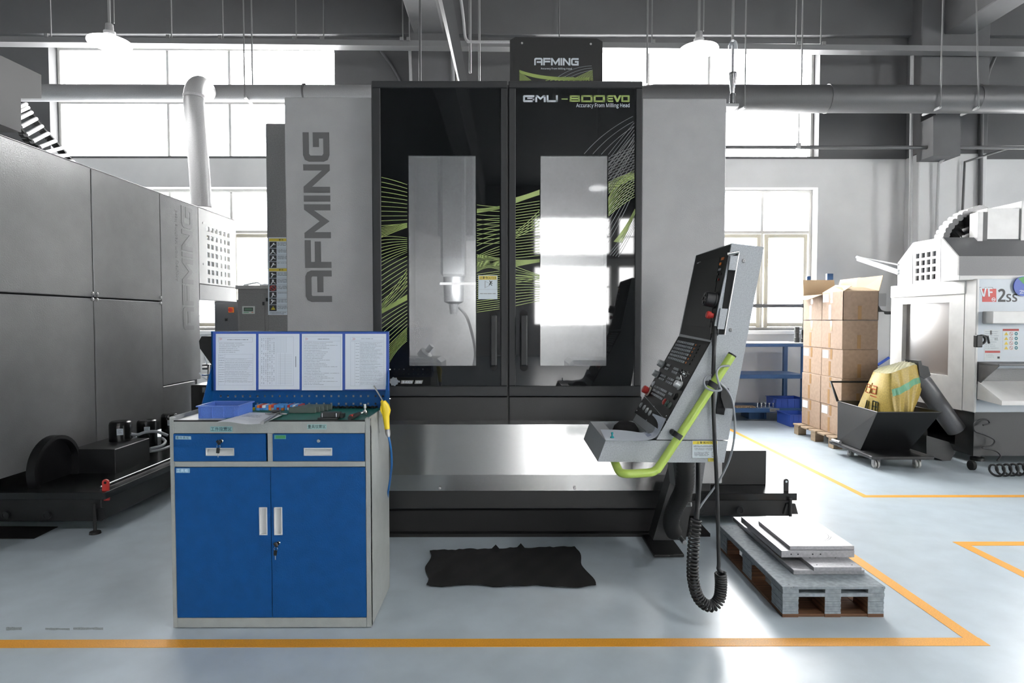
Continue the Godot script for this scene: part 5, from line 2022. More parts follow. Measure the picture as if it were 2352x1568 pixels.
	g.tube([a.lerp(b, 0.12) + Vector3(0, 0.004, 0.004), a.lerp(b, 0.7) + Vector3(0, 0.003, 0.004)], [0.0095, 0.007], 12)
	part(t, "grip_inlay", g, mat("red"))
	g = Geo.new()
	g.tube([b, e], 0.0055, 12)
	g.lathe(e - Vector3(0, 0.012, 0), Vector3.UP, [[0, 0], [0.013, 0], [0.014, 0.012], [0.012, 0.02], [0, 0.02]], 18)
	part(t, "ratchet_head", g, mat("chrome"))
	g = Geo.new()
	g.lathe(e + Vector3(0, 0.008, 0), Vector3.UP, [[0.006, 0], [0.006, 0.01], [0.0085, 0.012], [0.0085, 0.03], [0.005, 0.031], [0.005, 0.022], [0, 0.022]], 18)
	part(t, "socket", g, mat("chrome"))
	# black chain along the pegboard
	t = thing("link_chain", "black link chain lying along the foot of the pegboard", "chain", Vector3(-0.8, top, -3.15))
	g = Geo.new()
	for k in 34:
		g.xf = Transform3D(Basis(Vector3(0, 1, 0), 0.5 if k % 2 else -0.5), Vector3(-0.915 + k * 0.0072, top + 0.006 + (0.003 if k % 3 == 0 else 0.0), -3.145 + (0.004 if k % 2 else 0.0)))
		g.box(Vector3.ZERO, Vector3(0.01, 0.01, 0.012), 0.002)
	g.xf = Transform3D.IDENTITY
	part(t, "links", g, mat("black_gloss_paint"))
	# blow gun hooked on the side
	var bd := 2.93
	t = thing("air_blow_gun", "yellow air blow gun with a thin steel nozzle at the cabinet's side", "blow gun", P(887, 985, bd))
	g = Geo.new()
	g.tube([P(880, 921, bd), P(884, 932, bd), P(887, 943, bd), P(886.5, 955, bd), P(888, 970, bd), P(889.5, 985, bd)], [0.012, 0.021, 0.0225, 0.0165, 0.014, 0.0125], 16)
	part(t, "gun_body", g, mat("yellow"))
	g = Geo.new()
	g.tube([P(883, 925, bd), P(877, 921, bd), P(874.5, 924, bd)], [0.008, 0.006, 0.003], 10)
	g.tube(spline([P(876, 932, bd - 0.01), P(875, 942, bd - 0.015), P(880, 952, bd - 0.01)], 5), 0.004, 8)
	part(t, "trigger", g, mat("yellow"))
	g = Geo.new()
	g.tube([P(858.5, 886, bd + 0.05), P(881, 923, bd)], 0.0034, 10)
	part(t, "nozzle", g, mat("steel"))
	g = Geo.new()
	g.tube([P(889.5, 984, bd), P(890.5, 991, bd), P(891.5, 998, bd), P(892.5, 1003, bd)], [0.011, 0.013, 0.011, 0.007], 14)
	part(t, "coupling", g, mat("galv"))
	t = thing("air_hose", "blue air hose running down behind the cabinet's side", "hose", P(895, 1120, bd))
	g = Geo.new()
	g.tube(spline([P(892.5, 1002, bd), P(896, 1020, bd), P(899, 1045, bd + 0.04), P(899, 1075, bd + 0.1), P(893, 1120, bd + 0.2), P(880, 1200, bd + 0.35)], 8), 0.0055, 10)
	part(t, "hose", g, mat("hose_blue"))

func bin(g: Geo, x0: float, x1: float, y0: float, y1: float, d0: float, d1: float, rim: float):
	var w := 0.004
	g.bx(x0 + 0.004, x1 - 0.004, y0, y0 + w, d0 + 0.004, d1 - 0.004)
	for r in [[x0, x1, d0, d0 + w], [x0, x1, d1 - w, d1], [x0, x0 + w, d0 + w, d1 - w], [x1 - w, x1, d0 + w, d1 - w]]:
		g.bx(r[0], r[1], y0, y1, r[2], r[3], 0.001)
	for r in [[x0 - rim, x1 + rim, d0 - rim, d0 + w], [x0 - rim, x1 + rim, d1 - w, d1 + rim], [x0 - rim, x0 + w, d0, d1], [x1 - w, x1 + rim, d0, d1]]:
		g.bx(r[0], r[1], y1 - 0.006, y1, r[2], r[3], 0.0015)

# ---------- the machine on the left ----------
const LX := -3.25
func side_xf(x: float) -> Transform3D:  # local x runs away from the camera, local -z into the machine
	return Transform3D(Basis(Vector3(0, 0, -1), Vector3(0, 1, 0), Vector3(1, 0, 0)), Vector3(x, 0, 0))
func left_machine():
	var m := thing("gray_machine", "large gray machine seen from its side with a dark tank at its foot", "machine", Vector3(-4.2, 0, -5.2))
	var pm := mat("panel_side")
	var top := 2.585
	var gap := 1.575
	var c1 := -LX / (PX(209, 500, LX).x / PX(209, 500, LX).z * -1.0) if false else -PX(210, 500, LX).z
	var c2 := -PX(367, 500, LX).z
	var c3 := -PX(455, 500, LX).z
	var c4 := -PX(541, 500, LX).z
	var g: Geo
	for q in [[3.3, c1, gap + 0.006, top], [c1 + 0.012, c2, gap + 0.006, top], [3.3, c1, 0.386, gap - 0.006], [c1 + 0.012, c2, 0.386, gap - 0.006], [c2 + 0.006, c3, 0.785, top], [c2 + 0.006, c3 - 0.12, 0.386, 0.777]]:
		g = Geo.new()
		g.xf = side_xf(LX)
		g.bx(q[0], q[1], q[2], q[3], 0.0, 0.03, 0.004)
		part(m, "side_panel", g, pm)
	g = Geo.new()
	g.xf = side_xf(LX)
	g.bx(3.35, c3 - 0.02, 0.386, top - 0.01, 0.03, 2.2)
	part(m, "carcass", g, mat("black_dull"))
	g = Geo.new()
	g.bx(LX - 2.2, LX, top - 0.012, top, 3.35, c4, 0.003)
	part(m, "roof", g, pm)
	# vent grille with real openings
	var y0 := PX(455, 651, LX).y
	var y1 := PX(455, 474, LX).y
	var holes := []
	for i in 6:
		for j in 7:
			var a := PX(475.5 + i * 9.3, 508, LX)
			var hy := 2.405 - j * 0.092
			var hd: float = -PX(474.5 + i * 9.35, 508, LX).z
			holes.append([hd, hd + 0.06, hy - 0.05, hy])
	g = Geo.new()
	g.xf = side_xf(LX)
	holes_wall(g, c3 + 0.008, c4, y0 + 0.006, y1, 0.0, 0.02, holes)
	part(m, "vent_grille", g, mat("grille_glare"), "perforated grille panel whitened with painted window glare")
	g = Geo.new()
	g.xf = side_xf(LX)
	g.bx(c3 + 0.008, c4, PX(455, 688, LX).y, y0 - 0.004, 0.0, 0.4, 0.004)
	part(m, "lower_rail", g, pm)
	g = Geo.new()
	g.bx(LX - 0.5, LX - 0.45, y0, y1, c3, c4)
	g.bx(LX - 0.45, LX - 0.02, y0, y0 + 0.02, c3, c4)
	part(m, "cooler_housing", g, mat("panel_gray_dark"))
	for k in 3:
		g = Geo.new()
		g.lathe(Vector3(LX - 0.2, y0 + 0.02, -(c3 + 0.2 + k * 0.24)), Vector3.UP, [[0.07, 0], [0.07, 0.5], [0.05, 0.54], [0, 0.54]], 20)
		part(m, "cylinder", g, mat("white_plastic"))
	for q in [[466, 512], [467, 606]]:
		g = Geo.new()
		g.lathe(PX(q[0], q[1], LX), Vector3(1, 0, 0), [[0.012, 0], [0.01, 0.004], [0, 0.005]], 10)
		part(m, "screw", g, mat("steel"))
	for q in [[212, 674], [222, 675], [212, 687], [222, 688], [369, 683], [369, 696]]:
		g = Geo.new()
		g.lathe(PX(q[0], q[1], LX), Vector3(1, 0, 0), [[0.016, 0], [0.014, 0.006], [0.006, 0.01], [0, 0.01]], 14)
		part(m, "panel_bolt", g, mat("steel"))
	# lettering that runs up the third panel
	var La := PX(446, 757, LX)
	var Lt := PX(443, 481, LX)
	var ux := Vector3(0, (Lt.y - La.y) / 6.4, 0)
	var uy := Vector3(0, 0, absf(PX(421, 757, LX).z - PX(446, 757, LX).z))
	wordmark(m, Vector3(LX + 0.0003, La.y, La.z), ux, uy, mat("print_fade"))
	var tl := PX(411, 646, LX)
	var tt := PX(405, 483, LX)
	text(m, "slogan", "Accuracy From Machine Head", Vector3(LX + 0.001, tl.y, tl.z), Vector3(LX + 0.001, tt.y, tl.z), Vector3(LX + 0.001, tl.y, tl.z + 0.06), mat("print_fade"))
	# rimmed disc painted black for the shaded conveyor opening, then the tank
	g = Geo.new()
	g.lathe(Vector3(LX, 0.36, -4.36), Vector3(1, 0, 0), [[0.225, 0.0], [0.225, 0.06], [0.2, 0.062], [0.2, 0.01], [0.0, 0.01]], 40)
	part(m, "painted_opening", g, mat("black_paint"), "rimmed disc painted black for the shade inside a round conveyor opening")
	var tx := -2.70
	tank(m, LX - 1.5, tx, 4.06, 6.0, 0.262)
	g = Geo.new()
	g.bx(LX - 0.1, -2.92, 0.262, 0.445, 4.56, 5.0, 0.004)
	part(m, "conveyor_box", g, mat("black_paint"))
	g = Geo.new()
	g.tube([Vector3(tx - 0.06, 0.275, -4.15), Vector3(tx - 0.06, 0.275, -5.4)], 0.006, 6)
	part(m, "lid_seam", g, mat("steel"))
	var im := blank(64, 40, "c3ccd4")
	rows(im, 6, 6, 58, 34, 4, 3, Color("555c66"), 0.7)
	var pmat := print_mat("pump_label", im)
	for p in [[275, 4.9, 0.60, 0.08], [336, 5.3, 0.545, 0.077], [388, 5.75, 0.53, 0.07]]:
		var c := P(p[0], 900, p[1])
		g = Geo.new()
		g.lathe(Vector3(c.x, 0.262, -p[1]), Vector3.UP, [[p[3], 0], [p[3], p[2] - 0.29], [p[3] * 0.94, p[2] - 0.27], [p[3] * 0.8, p[2] - 0.262], [0, p[2] - 0.262]], 28)
		var pu := part(m, "pump", g, mat("black_gloss_paint"))
		sticker(pu, "label", Vector3(c.x + 0.02, p[2] - 0.1, -p[1] + p[3]), Vector3(c.x + 0.06, p[2] - 0.1, -p[1] + p[3] * 0.78), Vector3(c.x + 0.06, p[2] - 0.05, -p[1] + p[3] * 0.78), Vector3(c.x + 0.02, p[2] - 0.05, -p[1] + p[3]), pmat)
	for pth in [[[300, 996, 4.9], [316, 998, 4.95], [335, 992, 5.0], [360, 991, 5.05], [385, 1000, 5.1]], [[345, 1030, 5.0], [370, 1024, 5.1], [380, 1014, 5.2], [372, 1006, 5.25]], [[345, 1036, 5.0], [370, 1032, 5.1], [392, 1024, 5.3]]]:
		var pp := []
		for e in pth:
			pp.append(P(e[0], e[1], e[2]))
		g = Geo.new()
		g.tube(spline(pp, 6), 0.012, 8)
		part(m, "hose", g, mat("cable_gray"))
	g = Geo.new()
	var lc := Vector3(tx + 0.012, 0.26, -4.1)
	var lug := []
	for k in 9:
		var an := PI * k / 8.0
		lug.append(lc + Vector3(0, 0.06 + sin(an) * 0.022, 0) + Vector3(cos(an) * 0.022, 0, 0))
	lug.append(lc + Vector3(-0.022, -0.06, 0))
	lug.append(lc + Vector3(0.022, -0.06, 0))
	g.prism(lug, Vector3(0, 0, 0.012))
	var lg := part(m, "lifting_lug", g, mat("red"), "red lifting lug")
	for e in [[0, 0.06]]:
		g = Geo.new()
		g.lathe(lc + Vector3(e[0], e[1], 0.012), Vector3(0, 0, 1), [[0.009, 0], [0.009, 0.002], [0, 0.002]], 14)
		part(lg, "painted_eye", g, mat("black_dull"))  # black disc painted for the shade in the lug opening
	for e in [[-0.008, -0.018], [0.008, -0.018], [-0.008, -0.042], [0.008, -0.042]]:
		g = Geo.new()
		g.lathe(lc + Vector3(e[0], e[1], 0.012), Vector3(0, 0, 1), [[0.006, 0], [0.006, 0.006], [0, 0.006]], 6)
		part(lg, "bolt", g, mat("chrome"))
	# axis cover on top with its cable chain
	var bxp := -3.62
	g = Geo.new()
	var q := []
	for p in [[-60, 98], [95, 172], [95, 226], [48, 226], [48, 262], [-60, 262]]:
		q.append(PX(p[0], p[1], bxp))
	# level lower edges
	q[4].y = q[5].y
	g.prism(q, Vector3(-1.6, 0, 0))
	part(m, "axis_cover", g, mat("cover_dark"))
	chain(m)

func chain(m: Node3D):
	# ladder-like cable chain that drops from the cover behind the side panels
	var r0 := spline([P(22, 250, 4.8), P(36, 275, 4.85), P(66, 318, 5.0), P(104, 350, 5.15), P(122, 372, 5.2)], 5)
	var r1 := spline([P(58, 236, 5.6), P(72, 258, 5.65), P(103, 298, 5.8), P(142, 340, 5.95), P(172, 376, 6.0)], 5)
	var g := Geo.new()
	for r in [r0, r1]:
		for k in r.size() - 1:
			var a: Vector3 = r[k]
			var b: Vector3 = r[k + 1]
			var dn := (b - a).cross(Vector3(0, 0, 1)).normalized() * 0.06
			g.prism([a, b, b + dn, a + dn], Vector3(0, 0, -0.03))
	var c := part(m, "cable_chain", g, mat("black_gloss_paint"))
	for k in r0.size():
		if k % 2 == 0:
			continue
		g = Geo.new()
		var a: Vector3 = r0[k]
		var b: Vector3 = r1[k]
		g.tube([a, b], 0.017, 8)
		part(c, "chain_bar", g, mat("duct_mid"))

func rear_cabinets():
	# switch cabinets between the two machines
	var t := thing("switch_cabinet", "gray switch cabinet with a small green display beside the warning strip", "cabinet", P(585, 950, 6.2))
	var d := 6.2
	var g := Geo.new()
	g.bx(P(546, 700, d).x, P(622, 700, d).x, 0.02, P(580, 662, d).y, d, d + 0.5, 0.006)
	part(t, "body", g, mat("panel_gray_dark"))
	g = Geo.new()
	g.bx(P(543, 700, d).x, P(625, 700, d).x, P(580, 664, d).y, P(580, 655, d).y, d - 0.02, d + 0.52, 0.004)
	part(t, "top", g, mat("panel_gray"))
	g = Geo.new()
	g.bx(P(550, 700, d).x, P(609, 700, d).x, 0.1, P(580, 673, d).y, d - 0.012, d, 0.003)
	var dr := part(t, "door", g, mat("panel_gray_dark"))
	var im := blank(96, 60, "c9d0cc")
	im.fill_rect(Rect2i(12, 10, 70, 30), Color("2f3a36"))
	im.fill_rect(Rect2i(18, 15, 58, 20), Color("5b7a66"))
	im.fill_rect(Rect2i(10, 46, 40, 5), Color("3f9a64"))
	im.fill_rect(Rect2i(70, 46, 14, 5), Color("d06a50"))
	psticker(dr, "display", 556.5, 703, 585.5, 720.5, d - 0.012, print_mat("meter", im))
	for e in [[605, 697], [613, 688]]:
		g = Geo.new()
		g.box(P(e[0], e[1], d - 0.014), Vector3(0.02, 0.035, 0.012), 0.003)
		part(dr, "latch", g, mat("key_black"))
	g = Geo.new()
	g.tube(spline([P(560, 655, 6.4), P(590, 649, 6.4), P(600, 654, 6.35), P(612, 653, 6.3), P(620, 660, 6.3)], 5), 0.01, 8)
	part(t, "cable", g, mat("white_plastic"))
	t = thing("power_cabinet", "dark gray power cabinet with an orange and red rotary switch", "cabinet", P(520, 930, 7.5))
	d = 7.5
	g = Geo.new()
	g.bx(P(492, 700, d).x, P(552, 700, d).x, 0.02, P(520, 688, d).y, d, d + 0.4, 0.006)
	part(t, "body", g, mat("haas_gray"))
	g = Geo.new()
	g.box(P(531, 711.5, d - 0.01), Vector3(0.065, 0.065, 0.02), 0.004)
	var sw := part(t, "switch_plate", g, mat("orange"))
	g = Geo.new()
	g.lathe(P(530, 711.5, d - 0.02), Vector3(0, 0, 1), [[0.026, 0], [0.024, 0.02], [0, 0.022]], 18)
	part(sw, "rotary_switch", g, mat("red"))
	g = Geo.new()
	g.box(P(520, 734, d - 0.005), Vector3(0.03, 0.03, 0.01), 0.002)
	part(t, "lock", g, mat("key_black"))
	# black motor hood and valve pipes in the gap
	t = thing("motor_hood", "black tapered hood behind the wing of the pegboard", "hood", P(480, 900, 4.6))
	d = 4.6
	g = Geo.new()
	var q := []
	for p in [[457, 783], [463, 772], [500, 772], [500, 845], [486, 838], [459, 800]]:
		q.append(P(p[0], p[1], d))
	g.prism(q, Vector3(0, 0, -0.3))
	part(t, "hood_shell", g, mat("black_paint"))
	g = Geo.new()
	g.bx(P(484, 800, d).x, P(500, 800, d).x, 0.0, P(490, 836, d).y, d + 0.05, d + 0.25, 0.01)
	part(t, "stand", g, mat("black_paint"))
	t = thing("black_box", "black control box with a small label beside the gray machine", "box", P(452, 930, 6.05))
	d = 6.05
	g = Geo.new()
	g.bx(P(438, 900, d).x, P(490, 900, d).x, 0.0, P(460, 884, d).y, d, d + 0.35, 0.006)
	part(t, "body", g, mat("black_paint"))
	im = blank(40, 60, "2a2c2e")
	rows(im, 4, 6, 36, 54, 6, 5, Color("b9c2c8"), 0.8)
	psticker(t, "label", 464, 888, 473, 903, d, print_mat("box_label", im))
	t = thing("valve_pipe", "steel valve with pale hoses between the gray machine and the tool cabinet", "valve", P(478, 880, 5.3))
	d = 5.3
	g = Geo.new()
	g.tube(spline([P(458, 856, d), P(470, 868, d), P(486, 874, d), P(492, 880, d)], 5), 0.008, 8)
	g.tube(spline([P(470, 815, d), P(476, 840, d), P(484, 862, d)], 5), 0.006, 8)
	part(t, "hose", g, mat("white_plastic"))
	g = Geo.new()
	g.tube([P(482, 836, d), P(480, 884, d)], 0.016, 12)
	g.lathe(P(477, 842, d), Vector3(-1, 0, 0.3), [[0.025, 0], [0.025, 0.04], [0, 0.045]], 14)
	part(t, "body", g, mat("steel"))
	g = Geo.new()
	g.bx(P(467, 860, d).x, P(484, 860, d).x, P(470, 862, d).y, P(470, 859, d).y, d - 0.03, d, 0.002)
	part(t, "lever", g, mat("shelf_blue"))

# ---------- the white milling machine on the right ----------
func right_machine():
	var X := 4.48
	var m := thing("milling_machine", "white milling machine with a dark hood and a red model badge", "machine", Vector3(5.6, 0, -6.8))
	var wh := mat("haas_white")
	var fd: float = -PX(2240, 800, X).z
	var bd: float = -PX(2047, 700, X).z
	var ty := PX(2232, 641, X).y
	var by := 0.507
	var g := Geo.new()
	var w0: float = -PX(2178, 800, X).z
	var w1: float = -PX(2071, 800, X).z
	var wt := 1.58
	var wb := 0.83
	g.xf = side_xf(X)
	# left wall of the enclosure with its recessed panel (local -z points into the machine, mirrored)
	g.xf = Transform3D(Basis(Vector3(0, 0, -1), Vector3(0, 1, 0), Vector3(1, 0, 0)), Vector3(X + 0.05, 0, 0))
	holes_wall(g, fd + 0.16, bd, by, ty - 0.14, 0.0, 0.05, [[w0, w1, wb, wt]])
	part(m, "left_wall", g, wh)
	g = Geo.new()
	g.bx(X + 0.05, X + 0.06, wb - 0.03, wt + 0.03, w0 - 0.03, w1 + 0.03)
	part(m, "recessed_panel", g, mat("steel"), "bright recessed metal panel")
	g = Geo.new()
	g.bx(X - 0.012, X + 0.06, ty - 0.14, ty, fd + 0.14, bd, 0.006)
	part(m, "top_band", g, wh)
	g = Geo.new()
	g.bx(X, X + 0.028, by, ty, fd, fd + 0.155, 0.008)
	part(m, "corner_post", g, wh)
	g = Geo.new()
	g.bx(X + 0.0285, X + 2.6, by, ty, fd + 0.03, fd + 0.08, 0.004)
	part(m, "front_panel", g, mat("haas_blue"))
	g = Geo.new()
	g.bx(X + 0.06, X + 2.6, by, ty - 0.02, fd + 0.1, bd - 0.02)
	part(m, "enclosure", g, wh)
	g = Geo.new()
	g.bx(P(2207, 640, fd).x + 0.02, X + 2.6, ty - 0.01, ty + 0.035, fd + 0.05, fd + 0.3, 0.004)
	part(m, "front_rail", g, wh)
	# hood with chamfered shoulders and its vent openings
	var H := 5.0
	var prof := []
	for p in [[2062, 657], [2062, 604], [2097, 556], [2162, 545], [2199, 588], [2198, 648]]:
		prof.append(PX(p[0], p[1], H))
	prof[0].y = ty - 0.02
	prof[5].y = ty - 0.02
	# end plate: two shoulders and a middle field pierced by the vents; the hood behind it is hollow sheet
	var dn: float = -prof[3].z
	var df: float = -prof[2].z
	var yb := ty - 0.02
	var yt: float = minf(prof[2].y, prof[3].y)
	var vents := []
	for i in 4:
		for j in 4:
			var c := PX(2107.5 + i * 12.6, 597 + j * 16.6 - i * 1.6, H)
			vents.append([-c.z - 0.032, -c.z + 0.032, 2.213 - j * 0.088 - 0.062, 2.213 - j * 0.088])
	var cols := []
	for i in 4:
		var c := PX(2107.5 + i * 12.6, 597, H)
		cols.append(-c.z)
	vents = []
	for i in 4:
		for j in 4:
			vents.append([cols[i] - 0.033, cols[i] + 0.033, 2.152 - j * 0.09, 2.214 - j * 0.09])
	g = Geo.new()
	g.xf = Transform3D(Basis(Vector3(0, 0, -1), Vector3(0, 1, 0), Vector3(1, 0, 0)), Vector3(H + 0.02, 0, 0))
	holes_wall(g, dn, df, yb, yt, 0.0, 0.02, vents)
	g.xf = Transform3D.IDENTITY
	g.prism([prof[0], prof[1], Vector3(H, yt, -df), Vector3(H, yb, -df)], Vector3(0.02, 0, 0))
	g.prism([Vector3(H, yb, -dn), Vector3(H, yt, -dn), prof[4], prof[5]], Vector3(0.02, 0, 0))
	var hood := part(m, "hood_end", g, wh)
	for e in [[0, 1], [1, 2], [2, 3], [3, 4], [4, 5]]:
		g = Geo.new()
		var pa: Vector3 = prof[e[0]] + Vector3(0.021, 0, 0)
		var pb: Vector3 = prof[e[1]] + Vector3(0.021, 0, 0)
		var inw := (Vector3(H + 0.021, 2.0, -(dn + df) * 0.5) - (pa + pb) * 0.5)
		inw = (inw - (pb - pa).normalized() * inw.dot((pb - pa).normalized())).normalized() * 0.012
		g.prism([pa, pb, pb + inw, pa + inw], Vector3(1.6, 0, 0))
		part(m, "hood", g, mat("haas_gray"))
	for x in [[2097, 556, 658], [2161, 547, 652]]:
		g = Geo.new()
		g.tube([PX(x[0], x[1], H - 0.001), PX(x[0] - 1, x[2], H - 0.001)], 0.003, 6)
		part(hood, "seam", g, mat("haas_gray"))
	# head column on top with its cable chain
	g = Geo.new()
	var d := 7.15
	g.bx(P(2267, 500, d).x, P(2342, 500, d).x, 2.3, P(2300, 478, d).y, d, d + 0.5, 0.004)
	part(m, "column_cover", g, wh)
	g = Geo.new()
	g.bx(P(2254, 500, d).x, P(2266, 500, d).x, 2.3, P(2260, 487, d).y, d - 0.02, d + 0.3, 0.002)
	part(m, "column_edge", g, mat("haas_dark"))
	g = Geo.new()
	g.bx(P(2242, 500, d).x, P(2254, 500, d).x, 2.3, P(2250, 488, d).y, d - 0.03, d + 0.1, 0.002)
	part(m, "column_strip", g, wh)
	g = Geo.new()
	g.bx(P(2343, 500, d).x, P(2420, 500, d).x, 2.3, P(2300, 462, d).y, d - 0.02, d + 0.5, 0.004)
	part(m, "column_cover", g, wh)
	var cp := spline([P(2170, 546, 7.4), P(2176, 528, 7.4), P(2192, 508, 7.4), P(2215, 490, 7.4), P(2238, 480, 7.4), P(2255, 477, 7.4), P(2266, 486, 7.4)], 2)
	g = Geo.new()
	for k in cp.size() - 1:
		var a: Vector3 = cp[k]
		var b: Vector3 = cp[k + 1]
		g.prism([a, b, b + Vector3(0.16, -0.18, 0), a + Vector3(0.16, -0.1, 0)], Vector3(0, 0, -0.1))
	var ch := part(m, "cable_chain", g, mat("black_dull"))
	for k in cp.size():
		g = Geo.new()
		g.lathe(cp[k] + Vector3(0, -0.01, 0.02), Vector3(0, 0, -1), [[0, -0.002], [0.04, 0.0], [0.04, 0.16], [0, 0.16]], 14)
		part(ch, "chain_link", g, mat("duct_light"))
	# dark base
	g = Geo.new()
	g.xf = Transform3D(Basis(Vector3(0, 0, -1), Vector3(0, 1, 0), Vector3(1, 0, 0)), Vector3(X + 0.04, 0, 0))
	holes_wall(g, fd + 0.03, bd, 0.08, by, 0.0, 0.01, [[fd + 0.28, fd + 0.7, 0.14, 0.42]])
	g.xf = Transform3D.IDENTITY
	g.bx(X + 0.04, X + 2.6, 0.08, by, fd + 0.03, fd + 0.04)
	g.bx(X + 0.04, X + 2.6, 0.08, by, bd - 0.01, bd)
	g.bx(X + 0.8, X + 0.82, 0.08, by, fd + 0.04, bd - 0.01)
	g.bx(X + 0.04, X + 2.6, 0.08, 0.09, fd + 0.04, bd - 0.01)
	part(m, "base", g, mat("haas_dark"))
	for x in [X + 0.2, X + 1.4]:
		g = Geo.new()
		g.lathe(Vector3(x, 0, -fd - 0.2), Vector3.UP, [[0.06, 0], [0.06, 0.03], [0.03, 0.035], [0.03, 0.09], [0, 0.09]], 16)
		part(m, "levelling_foot", g, mat("haas_dark"))
	# badge, lettering and stickers on the front
	var q := fd + 0.03
	g = Geo.new()
	g.prism([P(2256, 693, q), P(2288, 693, q), P(2288, 663, q), P(2256, 663, q)], Vector3(0, 0, 0.002))
	var bg := part(m, "badge", g, mat("red"), "red square badge")
	text(bg, "letters", "VF", P(2251.5, 681, q - 0.003), P(2281, 681, q - 0.003), P(2250, 660, q - 0.003), mat("white_plastic"), "Droid Sans", 700)
	text(m, "letters", "VF", P(2251, 681.6, q - 0.001), P(2282, 681.6, q - 0.001), P(2249.3, 659.2, q - 0.001), mat("ink"), "Droid Sans", 700)
	g = Geo.new()
	g.lathe(P(2282, 687.5, q - 0.002), Vector3(0, 0, 1), [[0.019, 0], [0.019, 0.001], [0.014, 0.001]], 20)
	g.ribbon([P(2279, 687, q - 0.0035), P(2285, 688, q - 0.0035)], 0.008, Vector3(0, 0, 1))
	part(bg, "roundel", g, mat("white_plastic"))
	text(m, "letters", "2", P(2292, 693, q), P(2309.5, 693, q), P(2292, 663, q), mat("ink"), "Droid Sans", 700)
	text(m, "letters", "SS", P(2311, 693, q), P(2336.5, 693, q), P(2311, 674.5, q), mat("ink"), "Droid Sans", 700)
	g = Geo.new()
	var sc := P(2351, 657, q - 0.02)
	g.lathe(sc, Vector3(0, 0, 1), [[0.095, -0.006], [0.095, 0.0], [0.0, 0.0]], 36)
	var sg := part(m, "round_sign", g, mat("crate_blue"), "round blue sign with white digits")
	g = Geo.new()
	g.prism([sc + Vector3(-0.055, 0.075, 0.0005), sc + Vector3(0.0, 0.02, 0.0005), sc + Vector3(0.055, 0.075, 0.0005), sc + Vector3(0.0, 0.092, 0.0005)], Vector3(0, 0, 0.001))
	part(sg, "emblem", g, mat("green_leaf"))
	text(sg, "digits", "29", P(2342, 674, q - 0.021), P(2358, 674, q - 0.021), P(2342, 666, q - 0.021), mat("white_plastic"), "Droid Serif", 700)
	var im := blank(72, 150, "c6ccce")
	rows(im, 6, 10, 66, 100, 9, 3, Color("8a949c"), 0.6)
	im.fill_rect(Rect2i(26, 6, 8, 20), Color("555555"))
	im.fill_rect(Rect2i(4, 104, 66, 10), Color("b0403a"))
	rows(im, 10, 122, 50, 142, 3, 2, Color("98a2a6"), 0.7)
	im.fill_rect(Rect2i(58, 132, 10, 10), Color("2c2e30"))
	var ps := psticker(m, "notice", 2260, 756, 2298, 827, q, print_mat("haas_notice", im))
	text(ps, "letters", "BT", P(2285, 781, q - 0.0015), P(2292, 781, q - 0.0015), P(2285, 776, q - 0.0015), mat("slate"))
	im = blank(78, 104, "c8cfd0")
	im.fill_rect(Rect2i(0, 0, 78, 10), Color("a83c36"))
	for r in 4:
		for yy in 16:
			im.fill_rect(Rect2i(16 - yy * 10 / 16, 15 + r * 23 + yy, yy * 20 / 16 + 1, 1), Color("d0b23c"))
		for aa in 24:
			var an := TAU * aa / 24.0
			im.fill_rect(Rect2i(int(40 + cos(an) * 8), int(23 + r * 23 + sin(an) * 8), 2, 2), Color("b04a48"))
		line(im, 35, 18 + r * 23, 45, 28 + r * 23, 2, Color("8a5a58"))
		for yy in 17:
			var hw := int(sqrt(maxf(72.0 - (yy - 8) * (yy - 8), 0.0)))
			im.fill_rect(Rect2i(65 - hw, 15 + r * 23 + yy, hw * 2, 1), Color("2d6a74"))
		im.fill_rect(Rect2i(62, 21 + r * 23, 6, 5), Color("c8d6d8"))
	psticker(m, "pictogram_sheet", 2303, 755, 2340, 804, q, print_mat("haas_picto", im))
	g = Geo.new()
	g.bx(P(2256, 720, q).x, X + 2.3, P(2300, 743, q).y, P(2300, 715, q).y, fd - 0.1, q, 0.006)
	part(m, "door_ledge", g, wh)
	# bracket, trays and sloping catch panel
	g = Geo.new()
	var hc := P(2254, 780, fd - 0.03)
	g.bx(P(2235, 780, fd).x, P(2249, 780, fd).x, P(2240, 797, fd).y, P(2240, 769, fd).y, fd - 0.05, fd, 0.006)
	var hb := part(m, "pendant_holder", g, mat("key_black"))
	g = Geo.new()
	var ring := []
	for k in 21:
		ring.append(hc + Vector3(cos(TAU * k / 20.0) * 0.038, sin(TAU * k / 20.0) * 0.038, 0))
	g.tube(ring, 0.012, 8, false)
	g.tube([hc + Vector3(0.03, 0.035, 0), hc + Vector3(0.06, 0.03, 0), hc + Vector3(0.075, -0.035, 0)], 0.01, 8)
	part(hb, "ring", g, mat("key_black"))
	g = Geo.new()
	var y0 := P(2300, 839, fd - 0.2).y
	g.bx(X + 0.035, X + 2.3, y0, y0 + 0.02, fd - 0.25, fd + 0.03, 0.003)
	part(m, "tray_shelf", g, mat("haas_gray"))
	g = Geo.new()
	g.prism([Vector3(X + 0.035, y0, -fd + 0.25), Vector3(X + 0.035, y0, -fd - 0.03), Vector3(X + 0.035, y0 - 0.2, -fd - 0.03), Vector3(X + 0.035, y0 - 0.18, -fd + 0.03)], Vector3(0.008, 0, 0))
	part(m, "shelf_gusset", g, mat("haas_gray"))
	g = Geo.new()
	g.bx(X + 0.05, X + 2.3, P(2300, 918, q).y, P(2300, 846, q).y, fd + 0.02, q, 0.002)
	part(m, "lower_door", g, mat("panel_gray_dark"))
	g = Geo.new()
	var k0 := P(2250, 875, fd)
	var k1 := P(2250, 916, fd)
